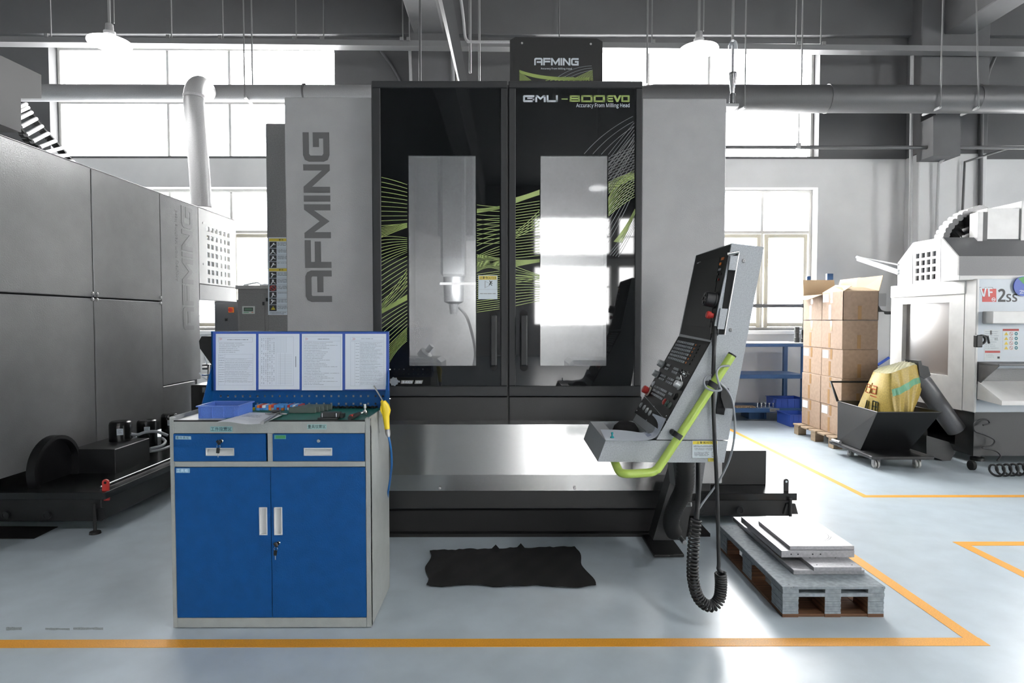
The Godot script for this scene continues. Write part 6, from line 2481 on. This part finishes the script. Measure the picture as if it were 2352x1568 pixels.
	g.prism([Vector3(X + 0.03, k0.y, -fd), Vector3(X + 0.03, k1.y, -fd), Vector3(X + 0.03, k1.y - 0.02, -fd + 0.3), Vector3(X + 0.03, k1.y + 0.02, -fd + 0.3)], Vector3(2.2, 0, 0))
	part(m, "catch_tray", g, wh)
	# pedal cable and coiled cable on the floor
	var t := thing("pedal_cable", "thin black cable curling down the dark base of the white machine", "cable", P(2270, 1050, fd - 0.05))
	g = Geo.new()
	var pc := []
	for e in [[2258, 976], [2272, 972], [2268, 964], [2250, 964], [2237, 975], [2240, 990], [2262, 998], [2284, 1010], [2278, 1023], [2256, 1028], [2285, 1034], [2298, 1046], [2290, 1058]]:
		pc.append(P(e[0], e[1], fd - 0.02))
	g.tube(spline(pc, 6), 0.008, 8)
	part(t, "cable", g, mat("cable_black"))
	t = thing("pedal_coil", "black coiled cable lying on the floor before the white machine", "cable", PY(2330, 1090, 0.01))
	g = Geo.new()
	var hx := []
	for k in 110:
		var u := k / 109.0
		var c := PY(2278 + u * 110, 1080 - u * 4, 0.06)
		var an := u * TAU * 7.0
		hx.append(c + Vector3(0.025 * cos(an) * 0.6, 0.05 * sin(an), 0.05 * cos(an)))
	g.tube(hx, 0.01, 7)
	part(t, "coil", g, mat("cable_black"))
	# wall cabinet bits just behind
	t = thing("isolator_box", "small gray isolator box on the wall behind the cartons", "switch box", P(2024, 703, 8.9))
	g = Geo.new()
	g.bx(P(2013, 690, 9.1).x, P(2036, 690, 9.1).x, P(2020, 703, 9.1).y, P(2020, 674, 9.1).y, 9.1, 9.25, 0.006)
	part(t, "box", g, mat("panel_gray"))
	g = Geo.new()
	g.tube(spline([P(2016, 705, 9.1), P(2022, 714, 9.0), P(2034, 718, 8.9), P(2050, 718, 8.8)], 5), 0.022, 10)
	part(t, "cable", g, mat("rubber"))
	t = thing("tube_light", "twin white tube light jutting out above the cartons", "tube light", P(2014, 606, 8.2))
	for e in [[1968, 590, 2064, 622], [1970, 596, 2064, 628]]:
		g = Geo.new()
		g.tube([P(e[0], e[1], 8.4), P(e[2], e[3], 7.7)], 0.018, 10)
		part(t, "tube", g, mat("white_plastic"))
	g = Geo.new()
	g.tube([P(1970, 590, 8.45), P(2064, 608, 7.8)], 0.012, 8)
	part(t, "fitting", g, mat("duct_light"))
	t = thing("wall_panel", "pale gray duct cover standing behind the cartons", "cover", P(2030, 900, 8.9))
	g = Geo.new()
	g.bx(P(2014, 800, 8.9).x, P(2043, 800, 8.9).x, 0.0, P(2030, 716, 8.9).y, 8.9, 9.2, 0.006)
	part(t, "panel", g, mat("wall_white"))
	g = Geo.new()
	g.tube([P(2016, 838, 8.85), P(2042, 821, 8.85)], 0.02, 8)
	part(t, "bar", g, mat("crate_blue"))

# ---------- chip cart with the bagged chute ----------
func chip_cart():
	var t := thing("chip_cart", "black chip hopper cart on casters with a tube handle", "cart", Vector3(3.7, 0, -6.1))
	var bl := mat("black_paint")
	var A := Vector3(3.45, 0.537, -5.75)   # rim corners
	var B := Vector3(4.05, 0.537, -5.75)
	var C := Vector3(4.05, 0.537, -6.55)
	var D := Vector3(3.50, 0.537, -6.55)
	var a := Vector3(3.45, 0.125, -6.02)
	var b := Vector3(3.93, 0.125, -6.02)
	var c := Vector3(3.93, 0.125, -6.45)
	var d := Vector3(3.45, 0.125, -6.45)
	var g := Geo.new()
	for w in [[A, B, b, a], [B, C, c, b], [C, D, d, c], [D, A, a, d], [a, b, c, d]]:
		var nn: Vector3 = (w[1] - w[0]).cross(w[2] - w[0]).normalized() * 0.004
		g.prism(w, nn)
	part(t, "hopper", g, bl)
	for e in [[A, B], [B, C], [C, D], [D, A]]:
		g = Geo.new()
		g.tube([e[0], e[1]], 0.006, 6)
		part(t, "rim", g, mat("black_frame"))
	g = Geo.new()
	g.bx(3.39, 3.98, 0.095, 0.125, 5.73, 5.78, 0.003)
	g.bx(3.39, 3.98, 0.095, 0.125, 6.45, 6.5, 0.003)
	g.bx(3.39, 3.44, 0.095, 0.125, 5.78, 6.45, 0.003)
	g.bx(3.93, 3.98, 0.095, 0.125, 5.78, 6.45, 0.003)
	g.bx(3.39, 3.98, 0.118, 0.124, 5.78, 6.45)
	part(t, "frame", g, bl)
	g = Geo.new()
	g.tube([D, Vector3(3.47, 0.735, -6.64), Vector3(4.02, 0.735, -6.64), C], 0.014, 10)
	part(t, "handle", g, bl)
	g = Geo.new()
	g.tube([Vector3(3.40, 0.14, -6.45), Vector3(3.40, 0.145, -6.3)], 0.016, 10)
	part(t, "latch", g, mat("galv"))
	for e in [[3.47, 5.8], [3.86, 5.8], [3.52, 6.32], [3.86, 6.32]]:
		var w := Vector3(e[0], 0.038, -e[1])
		g = Geo.new()
		for s in [-0.014, 0.014]:
			g.lathe(w + Vector3(s - 0.009, 0, 0), Vector3(1, 0, 0.1), [[0, 0], [0.034, 0], [0.038, 0.004], [0.038, 0.014], [0.034, 0.018], [0, 0.018]], 20)
		var wh := part(t, "caster", g, mat("caster"))
		g = Geo.new()
		g.bx(e[0] - 0.03, e[0] - 0.026, 0.035, 0.095, e[1] - 0.02, e[1] + 0.02, 0.001)
		g.bx(e[0] + 0.026, e[0] + 0.03, 0.035, 0.095, e[1] - 0.02, e[1] + 0.02, 0.001)
		g.bx(e[0] - 0.03, e[0] + 0.03, 0.088, 0.095, e[1] - 0.03, e[1] + 0.03, 0.001)
		part(wh, "fork", g, mat("galv"))
	# chip auger that empties into the cart
	t = thing("chip_auger", "dark gray slanting auger tube from the white machine to the cart", "chute", Vector3(4.4, 0, -6.2))
	g = Geo.new()
	g.tube([P(2100, 858, 6.15), P(2120, 880, 6.15), P(2182, 968, 6.12), P(2196, 986, 6.12)], 0.088, 24)
	part(t, "tube", g, mat("haas_gray"))
	g = Geo.new()
	var q := []
	for p in [[2109, 828], [2116, 828], [2118, 838], [2132, 842], [2138, 862], [2124, 870], [2112, 862]]:
		q.append(P(p[0], p[1], 6.05))
	g.prism(q, Vector3(0, 0, -0.2))
	part(t, "bracket", g, mat("haas_dark"))
	g = Geo.new()
	q = []
	for p in [[2128, 1000], [2180, 1015], [2194, 1040], [2180, 1062], [2128, 1044]]:
		q.append(P(p[0], p[1], 6.1))
	g.prism(q, Vector3(0, 0, -0.3))
	part(t, "sump", g, mat("haas_dark"))
	g = Geo.new()
	g.lathe(PY(2232, 1068, 0.045) - Vector3(0.015, 0, 0), Vector3(1, 0, 0), [[0, 0], [0.045, 0], [0.045, 0.03], [0, 0.03]], 18)
	part(t, "caster", g, mat("rubber"))
	# yellow sack pulled over the chute's mouth
	t = thing("sack", "yellow printed plastic sack pulled over the chute above the cart", "sack", Vector3(3.85, 0.5, -6.1))
	var cols := [
		[[2012, 851, 6.5], [1996, 884, 6.5], [1975, 934, 6.5]],
		[[2006, 853, 6.35], [1991, 885, 6.37], [1971, 940, 6.4]],
		[[2022, 856, 6.15], [2012, 892, 6.17], [2003, 955, 6.2]],
		[[2043, 857, 5.96], [2046, 900, 5.95], [2057, 968, 5.93]],
		[[2070, 848, 5.99], [2078, 892, 5.98], [2080, 968, 5.96]],
		[[2100, 838, 6.04], [2108, 880, 6.04], [2096, 958, 6.02]],
		[[2116, 845, 6.15], [2122, 882, 6.16], [2104, 915, 6.16]],
		[[2112, 845, 6.3], [2118, 880, 6.3], [2100, 905, 6.3]],
	]
	var P3 := []
	for cc in cols:
		var l := []
		for e in cc:
			l.append(P(e[0], e[1], e[2]))
		P3.append(l)
	var rws := []
	var nv := 14
	for i in nv + 1:
		var v := i / float(nv)
		var ctl := []
		for l in P3:
			ctl.append(l[0].lerp(l[1], v * 2.0) if v < 0.5 else l[1].lerp(l[2], v * 2.0 - 1.0))
		var sp := spline(ctl, 8)
		var row := []
		for j in sp.size():
			var p: Vector3 = sp[j]
			p += Vector3(0, 0, 1) * (0.011 * sin(j * 1.1 + v * 2.0) + 0.008 * sin(j * 0.53 - v * 5.0) + 0.004 * sin(j * 2.3 + v * 9.0)) * (0.25 + v)
			row.append(p)
		rws.append(row)
	g = Geo.new()
	g.sheet(rws)
	var sk := part(t, "sack_skin", g, two_sided(mat("bag_yellow")))
	var ridge := spline([P(2030, 843, 6.5), P(2036, 840, 6.45), P(2050, 836, 6.4), P(2066, 831, 6.35), P(2082, 828, 6.3), P(2098, 829, 6.3), P(2110, 833, 6.32), P(2113, 840, 6.34)], 8)
	var trow := []
	for k in 5:
		var row := []
		for j in rws[0].size():
			var p: Vector3 = ridge[j].lerp(rws[0][j], k / 4.0)
			p.y += 0.01 * sin(PI * k / 4.0) + 0.004 * sin(j * 1.7 + k)
			row.append(p)
		trow.append(row)
	g = Geo.new()
	g.sheet(trow)
	part(t, "sack_top", g, two_sided(mat("bag_pale")))
	# printed stripe and letter fragments
	var on := func(j: float, v: float) -> Vector3:
		var fi := v * nv
		var i0 := int(clampf(floor(fi), 0, nv - 1))
		var j0 := int(clampf(floor(j), 0, rws[0].size() - 2))
		var p: Vector3 = rws[i0][j0].lerp(rws[i0][j0 + 1], j - j0).lerp(rws[i0 + 1][j0].lerp(rws[i0 + 1][j0 + 1], j - j0), fi - i0)
		return p + (CAM - p).normalized() * 0.006
	g = Geo.new()
	var st := []
	for k in 20:
		var u := k / 19.0
		st.append([on.call(25.0 + u * 20.0, 0.44 - u * 0.12), on.call(25.0 + u * 20.0, 0.58 - u * 0.1)])
	for k in 19:
		g.quad(st[k][0], st[k + 1][0], st[k + 1][1], st[k][1], Vector3(0, 0, 1))
	part(sk, "stripe", g, two_sided(mat("bag_green")))
	var tilt := Vector3(0.3, 0, 1).normalized()
	for e in [[["bag_red"], [[9.2, 0.52, 11.4, 0.52], [11.4, 0.52, 11.4, 0.44], [11.4, 0.44, 9.2, 0.44], [9.2, 0.44, 9.2, 0.62], [9.2, 0.62, 11.4, 0.62], [12.4, 0.36, 12.4, 0.62], [14, 0.44, 16.4, 0.44], [16.4, 0.44, 16.4, 0.6], [14, 0.52, 16.4, 0.52], [14, 0.52, 14, 0.6], [14, 0.6, 16.4, 0.6], [13.6, 0.65, 16.8, 0.65]]], [["slate"], [[11.6, 0.76, 13.6, 0.76], [11.6, 0.76, 11.6, 0.94], [13.6, 0.76, 13.6, 0.94], [11.6, 0.85, 13.6, 0.85], [11.6, 0.94, 13.6, 0.94], [15.6, 0.73, 17.8, 0.73], [15.6, 0.73, 15.6, 0.92], [17.8, 0.73, 17.8, 0.92], [15.6, 0.82, 17.8, 0.82], [15.6, 0.92, 17.8, 0.92], [16.7, 0.73, 16.7, 0.92]]]]:
		g = Geo.new()
		for s in e[1]:
			g.ribbon([on.call(s[0], s[1]), on.call(s[2], s[3])], 0.012, tilt)
		part(sk, "letters", g, two_sided(mat(e[0][0])))

# ---------- cartons ----------
func cartons():
	var X0 := 3.61
	var D0 := 6.68
	var W := 0.385
	var L := 0.45
	var Hh := 0.315
	var base := 0.13
	var t := thing("carton_pallet", "low wooden pallet under the stacked cartons", "pallet", Vector3(X0 + 0.2, 0, -D0 - 0.4))
	var g: Geo
	for k in 5:
		g = Geo.new()
		g.bx(X0 - 0.1, X0 + 0.75, base - 0.022, base - 0.002, D0 - 0.04 + k * 0.2, D0 + 0.12 + k * 0.2, 0.003)
		part(t, "plank", g, mat("wood"))
	for x in [X0 - 0.09, X0 + 0.28, X0 + 0.64]:
		for dd in [D0 - 0.02, D0 + 0.38, D0 + 0.8]:
			g = Geo.new()
			g.bx(x, x + 0.1, 0.0, base - 0.022, dd, dd + 0.11, 0.004)
			part(t, "block", g, mat("wood"))
	var ord := ["bottom", "second", "middle", "fourth", "top"]
	for col in 2:
		for r in 5:
			var jx := rng.randf_range(-0.006, 0.006)
			var d0 := D0 + col * (L + 0.006)
			var y0 := base + r * (Hh + 0.002)
			var c := Vector3(X0 + W * 0.5 + jx, y0, -d0 - L * 0.5)
			t = thing("carton", "brown cardboard carton, %s of the %s stack on the wooden pallet" % [ord[r], "front" if col == 0 else "rear"], "carton", c, "cartons stacked on the pallet")
			g = Geo.new()
			var x0 := c.x - W * 0.5
			var x1 := c.x + W * 0.5
			var y1 := y0 + Hh
			if r < 4:
				g.bx(x0, x1, y0, y1, d0, d0 + L, 0.004)
				part(t, "box", g, mat("card"))
			else:
				var h2 := Hh if col == 0 else Hh - 0.02
				y1 = y0 + h2
				for w in [[x0, x0 + 0.006, d0, d0 + L], [x1 - 0.006, x1, d0, d0 + L], [x0, x1, d0, d0 + 0.006], [x0, x1, d0 + L - 0.006, d0 + L]]:
					g.bx(w[0], w[1], y0, y1, w[2], w[3])
				g.bx(x0, x1, y0, y0 + 0.006, d0, d0 + L)
				part(t, "box", g, mat("card"))
			# packing tape and shipping labels
			g = Geo.new()
			g.bx(x0 - 0.0012, x0, y0 + 0.01, y0 + Hh * 0.55, d0 + L * 0.55, d0 + L * 0.55 + 0.045)
			part(t, "tape", g, mat("parcel_tape"))
			g = Geo.new()
			g.bx(x0 - 0.0012, x0, y0 + Hh * 0.62, y1 - 0.004, d0 + L * 0.48, d0 + L * 0.48 + 0.045)
			part(t, "tape", g, mat("parcel_tape"))
			if col == 0:
				g = Geo.new()
				g.bx(x0 + W * 0.42, x0 + W * 0.42 + 0.04, y0 + 0.01, y0 + Hh * 0.5, d0 - 0.0012, d0)
				part(t, "tape", g, mat("parcel_tape"))
			if r in [0, 2] or (r == 4 and col == 0):
				g = Geo.new()
				var ld := d0 + L - 0.15
				g.bx(x0 - 0.002, x0, y1 - 0.11, y1 - 0.02, ld, ld + 0.13)
				part(t, "shipping_label", g, mat("paper"))
			if r == 4:
				var fl := []
				if col == 0:
					fl = [[Vector3(x0, y1, -d0), Vector3(x1, y1, -d0), Vector3(x1 - 0.06, y1 + 0.05, -d0 - 0.2), Vector3(x0 + 0.02, y1 + 0.05, -d0 - 0.2)], [Vector3(x0, y1, -d0), Vector3(x0, y1, -d0 - L), Vector3(x0 + 0.14, y1 + 0.09, -d0 - L + 0.02), Vector3(x0 + 0.1, y1 + 0.06, -d0 - 0.02)], [Vector3(x1, y1, -d0), Vector3(x1, y1, -d0 - L), Vector3(x1 + 0.02, y1 + 0.17, -d0 - L), Vector3(x1 + 0.04, y1 + 0.17, -d0)]]
				else:
					fl = [[Vector3(x0, y1, -d0), Vector3(x0, y1, -d0 - L), Vector3(x0 - 0.16, y1 - 0.06, -d0 - L), Vector3(x0 - 0.16, y1 - 0.06, -d0)], [Vector3(x0, y1, -d0 - L), Vector3(x1, y1, -d0 - L), Vector3(x1, y1 + 0.2, -d0 - L - 0.03), Vector3(x0, y1 + 0.2, -d0 - L - 0.03)], [Vector3(x1, y1, -d0), Vector3(x1, y1, -d0 - L), Vector3(x1 + 0.06, y1 + 0.2, -d0 - L), Vector3(x1 + 0.06, y1 + 0.2, -d0)]]
				for f in fl:
					g = Geo.new()
					var nn: Vector3 = (f[1] - f[0]).cross(f[2] - f[0]).normalized() * 0.005
					g.prism(f, nn)
					part(t, "flap", g, mat("card_light"))

# ---------- shelf under the window ----------
func crate(x: float, y: float, d: float, w: float, h: float, l: float, label: String, m: String):
	var t := thing("crate", label, "crate", Vector3(x + w * 0.5, y, -d - l * 0.5))
	var g := Geo.new()
	bin(g, x, x + w, y, y + h, d, d + l, 0.012)
	part(t, "crate_shell", g, mat(m))
	for k in 4:
		g = Geo.new()
		var xx := x + w * (0.15 + k * 0.23)
		g.bx(xx, xx + 0.012, y + 0.01, y + h - 0.012, d - 0.006, d)
		part(t, "rib", g, mat(m))
func shelf():
	var f := 8.5
	var b := 9.12
	var x0 := 2.2
	var x1 := P(1852, 850, f).x
	var t := thing("steel_shelf", "blue steel shelf unit below the window with perforated posts", "shelf", Vector3((x0 + x1) * 0.5, 0, -8.8))
	var bl := mat("shelf_blue")
	var ys := [P(1800, 787, f).y, P(1800, 860, f).y, P(1800, 938, f).y]
	var g: Geo
	for k in 3:
		g = Geo.new()
		g.bx(x0, x1, ys[k] - 0.02, ys[k], f, b, 0.003)
		part(t, "shelf_board", g, mat("sill") if k == 0 else bl)
		g = Geo.new()
		g.bx(x0, x1, ys[k] - 0.055, ys[k] - 0.012, f - 0.012, f, 0.004)
		g.bx(x0, x1, ys[k] - 0.04, ys[k] - 0.026, f - 0.016, f - 0.01, 0.002)
		part(t, "beam", g, bl)
	for x in [x0, x1 - 0.06]:
		for dd in [f, b - 0.05]:
			g = Geo.new()
			g.bx(x, x + 0.06, 0.0, ys[0], dd, dd + 0.05, 0.004)
			part(t, "post", g, bl)
	for e in [[1853, 1861, 634, 9.0], [1899, 1913, 628, 8.7]]:
		g = Geo.new()
		g.bx(P(e[0], 700, e[3]).x, P(e[1], 700, e[3]).x, 0.0, P(1850, e[2], e[3]).y, e[3], e[3] + 0.05, 0.004)
		part(t, "post", g, mat("shelf_blue"))
	for k in 8:
		g = Geo.new()
		g.lathe(P(1848.5, 798 + k * 12 + (20 if k > 4 else 0), f - 0.001), Vector3(0, 0, 1), [[0.008, 0], [0.008, 0.002], [0, 0.002]], 8)
		part(t, "lit_hole_disc", g, mat("white_plastic"))  # white disc paints the daylight showing through the post
	for e in [[1830, 8, 750, "tall dark tool holder standing on the shelf top by the cartons"], [1845.5, 7, 757, "short dark tool holder standing on the shelf top by the cartons"]]:
		var c := P(e[0], 783, 8.65)
		c.y = ys[0]
		var o := thing("tool_holder", e[3], "tool holder", c)
		g = Geo.new()
		var r: float = e[1] / 1420.0 * 8.65 * 0.72
		var hh: float = P(e[0], e[2], 8.65).y - ys[0]
		g.lathe(c, Vector3.UP, [[0, 0], [r, 0], [r, hh * 0.3], [r * 0.85, hh * 0.33], [r * 0.85, hh * 0.6], [r, hh * 0.63], [r * 0.95, hh], [0, hh]], 20)
		part(o, "body", g, mat("haas_dark"))
	# machined parts on the lower shelf
	for k in 6:
		var c := P(1740 + k * 9.0, 936, 8.6)
		c.y = ys[2]
		var o := thing("machined_part", "small bright machined part on the lowest shelf board", "metal part", c, "machined parts on the lowest shelf")
		g = Geo.new()
		g.lathe(c, Vector3.UP, [[0, 0], [0.022, 0], [0.022, 0.012], [0.01, 0.014], [0.01, 0.05], [0.017, 0.052], [0.017, 0.066], [0, 0.066]], 12)
		part(o, "body", g, mat("chrome"))
	for i in 9:
		for j in 3:
			var c := Vector3(P(1692 + i * 5.0, 936, 8.6).x, ys[2], -8.58 - j * 0.05)
			var o := thing("bushing", "small brownish bushing in the rows on the lowest shelf board", "bushing", c, "bushings on the lowest shelf")
			g = Geo.new()
			g.lathe(c, Vector3.UP, [[0.008, 0], [0.014, 0], [0.014, 0.018], [0.008, 0.018], [0.008, 0.0]], 10)
			part(o, "ring", g, mat("wood"))
	var im := blank(64, 24, "8c8c88")
	rows(im, 6, 8, 58, 18, 1, 8, Color("4c4c4a"), 1.0)
	psticker(t, "shelf_label", 1768, 937.5, 1790, 945.5, f - 0.017, print_mat("shelf_label", im))
	crate(P(1784, 930, 8.55).x, ys[2], 8.55, 0.4, 0.13, 0.35, "flat dark blue crate on the lowest shelf board", "crate_blue")
	crate(P(1815, 960, 8.05).x, 0.0, 8.05, 0.3, 0.16, 0.4, "blue crate standing on the floor beside the wooden pallet", "crate_blue")
	crate(P(1720, 960, 8.7).x, 0.0, 8.7, 0.25, 0.1, 0.3, "small blue crate on the floor under the shelf", "shelf_blue")

# ---------- pallet with aluminium plates ----------
func near_pallet():
	var x0 := 1.283
	var x1 := 1.77
	var d0 := 2.86
	var d1 := 3.74
	var t := thing("plywood_pallet", "small gray plywood pallet carrying machined plates", "pallet", Vector3((x0 + x1) * 0.5, 0, -(d0 + d1) * 0.5))
	var g := Geo.new()
	var gr := mat("ply_gray")
	g.bx(x0, x1, 0.134, 0.1475, d0, d1, 0.002)
	part(t, "deck", g, gr)
	var xs := [x0 + 0.004, x0 + 0.204, x1 - 0.08]
	for x in xs:
		g = Geo.new()
		g.bx(x, x + 0.076, 0.115, 0.134, d0 + 0.003, d1 - 0.003, 0.001)
		part(t, "batten", g, gr)
		g = Geo.new()
		g.bx(x, x + 0.076, 0.0, 0.016, d0 + 0.003, d1 - 0.003, 0.001)
		part(t, "runner", g, mat("ply_brown"))
		for dd in [d0 + 0.003, (d0 + d1) * 0.5 - 0.06, d1 - 0.13]:
			# each block is a stack of glued plies; only the outer faces are painted gray
			for k in 7:
				var yy := 0.016 + k * 0.0117
				var e: float = 0.0009 if k % 2 else 0.0
				var xa: float = x + (0.004 if x == xs[0] else 0.0)
				var da: float = dd + (0.004 if dd < d0 + 0.1 else 0.0)
				g = Geo.new()
				g.bx(xa, x + 0.076 - e, yy, yy + 0.0114, da, dd + 0.125)
				part(t, "ply", g, mat("ply_brown"))
				if dd < d0 + 0.1:
					g = Geo.new()
					g.bx(x + e, x + 0.076 - e, yy, yy + 0.0112, dd + e, dd + 0.004, 0.0006)
					part(t, "painted_edge", g, gr)
				if x == xs[0]:
					g = Geo.new()
					g.bx(x + e, x + 0.004, yy, yy + 0.0112, dd + 0.004, dd + 0.125, 0.0006)
					part(t, "painted_edge", g, gr)
	g = Geo.new()
	g.bx(x0 + 0.006, x1 - 0.006, 0.001, 0.014, d0 + 0.006, d0 + 0.3, 0.001)
	part(t, "bottom_board", g, mat("ply_brown"))
	for dd in [d0 + 0.002, (d0 + d1) * 0.5 - 0.06, d1 - 0.13]:
		g = Geo.new()
		g.bx(x0 + 0.002, x1 - 0.002, 0.098, 0.1145, dd, dd + 0.127, 0.001)
		part(t, "cross_board", g, gr)
	for e in [[1812, 1342], [1817, 1350], [1823, 1348], [2027, 1349], [2031, 1355], [1676, 1213], [1683, 1213]]:
		g = Geo.new()
		g.lathe(PY(e[0], e[1], 0.1475), Vector3.UP, [[0.0025, 0], [0.0025, 0.0006], [0, 0.0006]], 8)
		part(t, "nail", g, mat("ink"))
	var plates := [
		[1.40, 1.752, 0.1475, 0.1695, 3.0, 3.83, "wide thin aluminium plate lying lowest on the plywood pallet"],
		[1.492, 1.728, 0.1695, 0.1895, 2.985, 3.3, "small drilled aluminium plate under the front of the thick plate"],
		[1.388, 1.762, 0.1895, 0.2245, 3.11, 3.66, "thick aluminium plate resting on the two thinner plates"],
		[1.435, 1.766, 0.2245, 0.2445, 3.12, 3.52, "uppermost aluminium plate marked with a scribed ring"],
	]
	for k in 4:
		var p: Array = plates[k]
		t = thing("aluminium_plate", p[6], "metal plate", Vector3((p[0] + p[1]) * 0.5, p[2], -(p[4] + p[5]) * 0.5), "aluminium plates on the pallet")
		g = Geo.new()
		g.bx(p[0], p[1], p[2], p[3], p[4], p[5], 0.0015)
		var o := part(t, "plate", g, mat("aluminium"))
		if k == 3:
			var cx := 1.60
			var cd := 3.31
			for rr in [0.118, 0.128]:
				g = Geo.new()
				var ring := []
				for a in 49:
					var an := TAU * a / 48.0 * (1.0 if rr < 0.12 else 0.85) + 0.4
					ring.append(Vector3(cx + cos(an) * rr, p[3] + 0.0003, -cd + sin(an) * rr))
				g.ribbon(ring, 0.0026, Vector3.UP)
				part(o, "scribed_ring", g, mat("ink"))
		elif k == 1:
			for e in [[0.03, 0.03], [0.205, 0.03], [0.04, 0.12], [0.17, 0.12]]:
				g = Geo.new()
				g.lathe(Vector3(p[0] + e[0], p[3], -p[4] - e[1]), Vector3.UP, [[0.004, 0], [0.004, 0.0004], [0, 0.0004]], 10)
				part(o, "painted_hole", g, mat("ink"))  # flat dark disc paints the shade inside a drilling
		elif k == 2:
			for x in [0.05, 0.085, 0.16, 0.2]:
				g = Geo.new()
				g.lathe(Vector3(p[0] + x, p[2] + 0.017, -p[4]), Vector3(0, 0, 1), [[0.004, 0], [0.004, 0.0004], [0, 0.0004]], 10)
				part(o, "painted_hole", g, mat("ink"))  # dark disc on the edge, painted as a shaded drilling

func floor_things():
	# black cloth in front of the machine
	var t := thing("floor_cloth", "crumpled black cloth lying on the floor before the machine doors", "cloth", PY(1170, 1300, 0))
	var c := [PY(977, 1345, 0.004), PY(1367, 1348, 0.004), PY(1320, 1258, 0.004), PY(987, 1267, 0.004)]
	var grid := []
	for i in 17:
		var row := []
		for j in 41:
			var u := j / 40.0
			var v := i / 16.0
			var p: Vector3 = c[3].lerp(c[2], u).lerp(c[0].lerp(c[1], u), v)
			p.y += 0.004 + 0.004 * sin(u * 31.0 + v * 5.0) * sin(v * 11.0 + u * 7.0)
			if i == 0:
				p.z -= 0.012 * absf(sin(u * 13.0)) * rng.randf()
				p.y += 0.006 * rng.randf()
				if j == 18 or j == 25:
					p.z -= 0.02
					p.y += 0.02
			if i == 16:
				p.z += 0.012 * sin(u * 17.0) + 0.004 * rng.randf()
			if j == 0 or j == 40:
				p.x += 0.014 * sin(v * 9.0)
			row.append(p)
		grid.append(row)
	var g := Geo.new()
	g.sheet(grid, 0.003)
	part(t, "fabric", g, two_sided(mat("cloth")))
	t = thing("rubber_mat", "flat black rubber mat at the foot of the gray machine", "mat", PY(20, 1225, 0))
	g = Geo.new()
	g.prism([PY(-80, 1238, 0.0), PY(78, 1237, 0.0), PY(133, 1210, 0.0), PY(-80, 1209, 0.0)], Vector3(0, 0.004, 0))
	part(t, "sheet", g, mat("rubber"))
	# scuffs worn into the floor paint
	for e in [[14, 1441, 50, 1446], [104, 1443, 160, 1445.5], [168, 1441.5, 237, 1445]]:
		g = Geo.new()
		var pts := []
		for k in 9:
			pts.append(PY(lerpf(e[0], e[2], k / 8.0), e[1] - rng.randf() * 1.5, 0.0))
		for k in 9:
			pts.append(PY(lerpf(e[2], e[0], k / 8.0), e[3] + rng.randf() * 1.5, 0.0))
		g.prism(pts, Vector3(0, 0.0006, 0))
		struct("scuff", g, mat("scuff"), get_node("floor"))
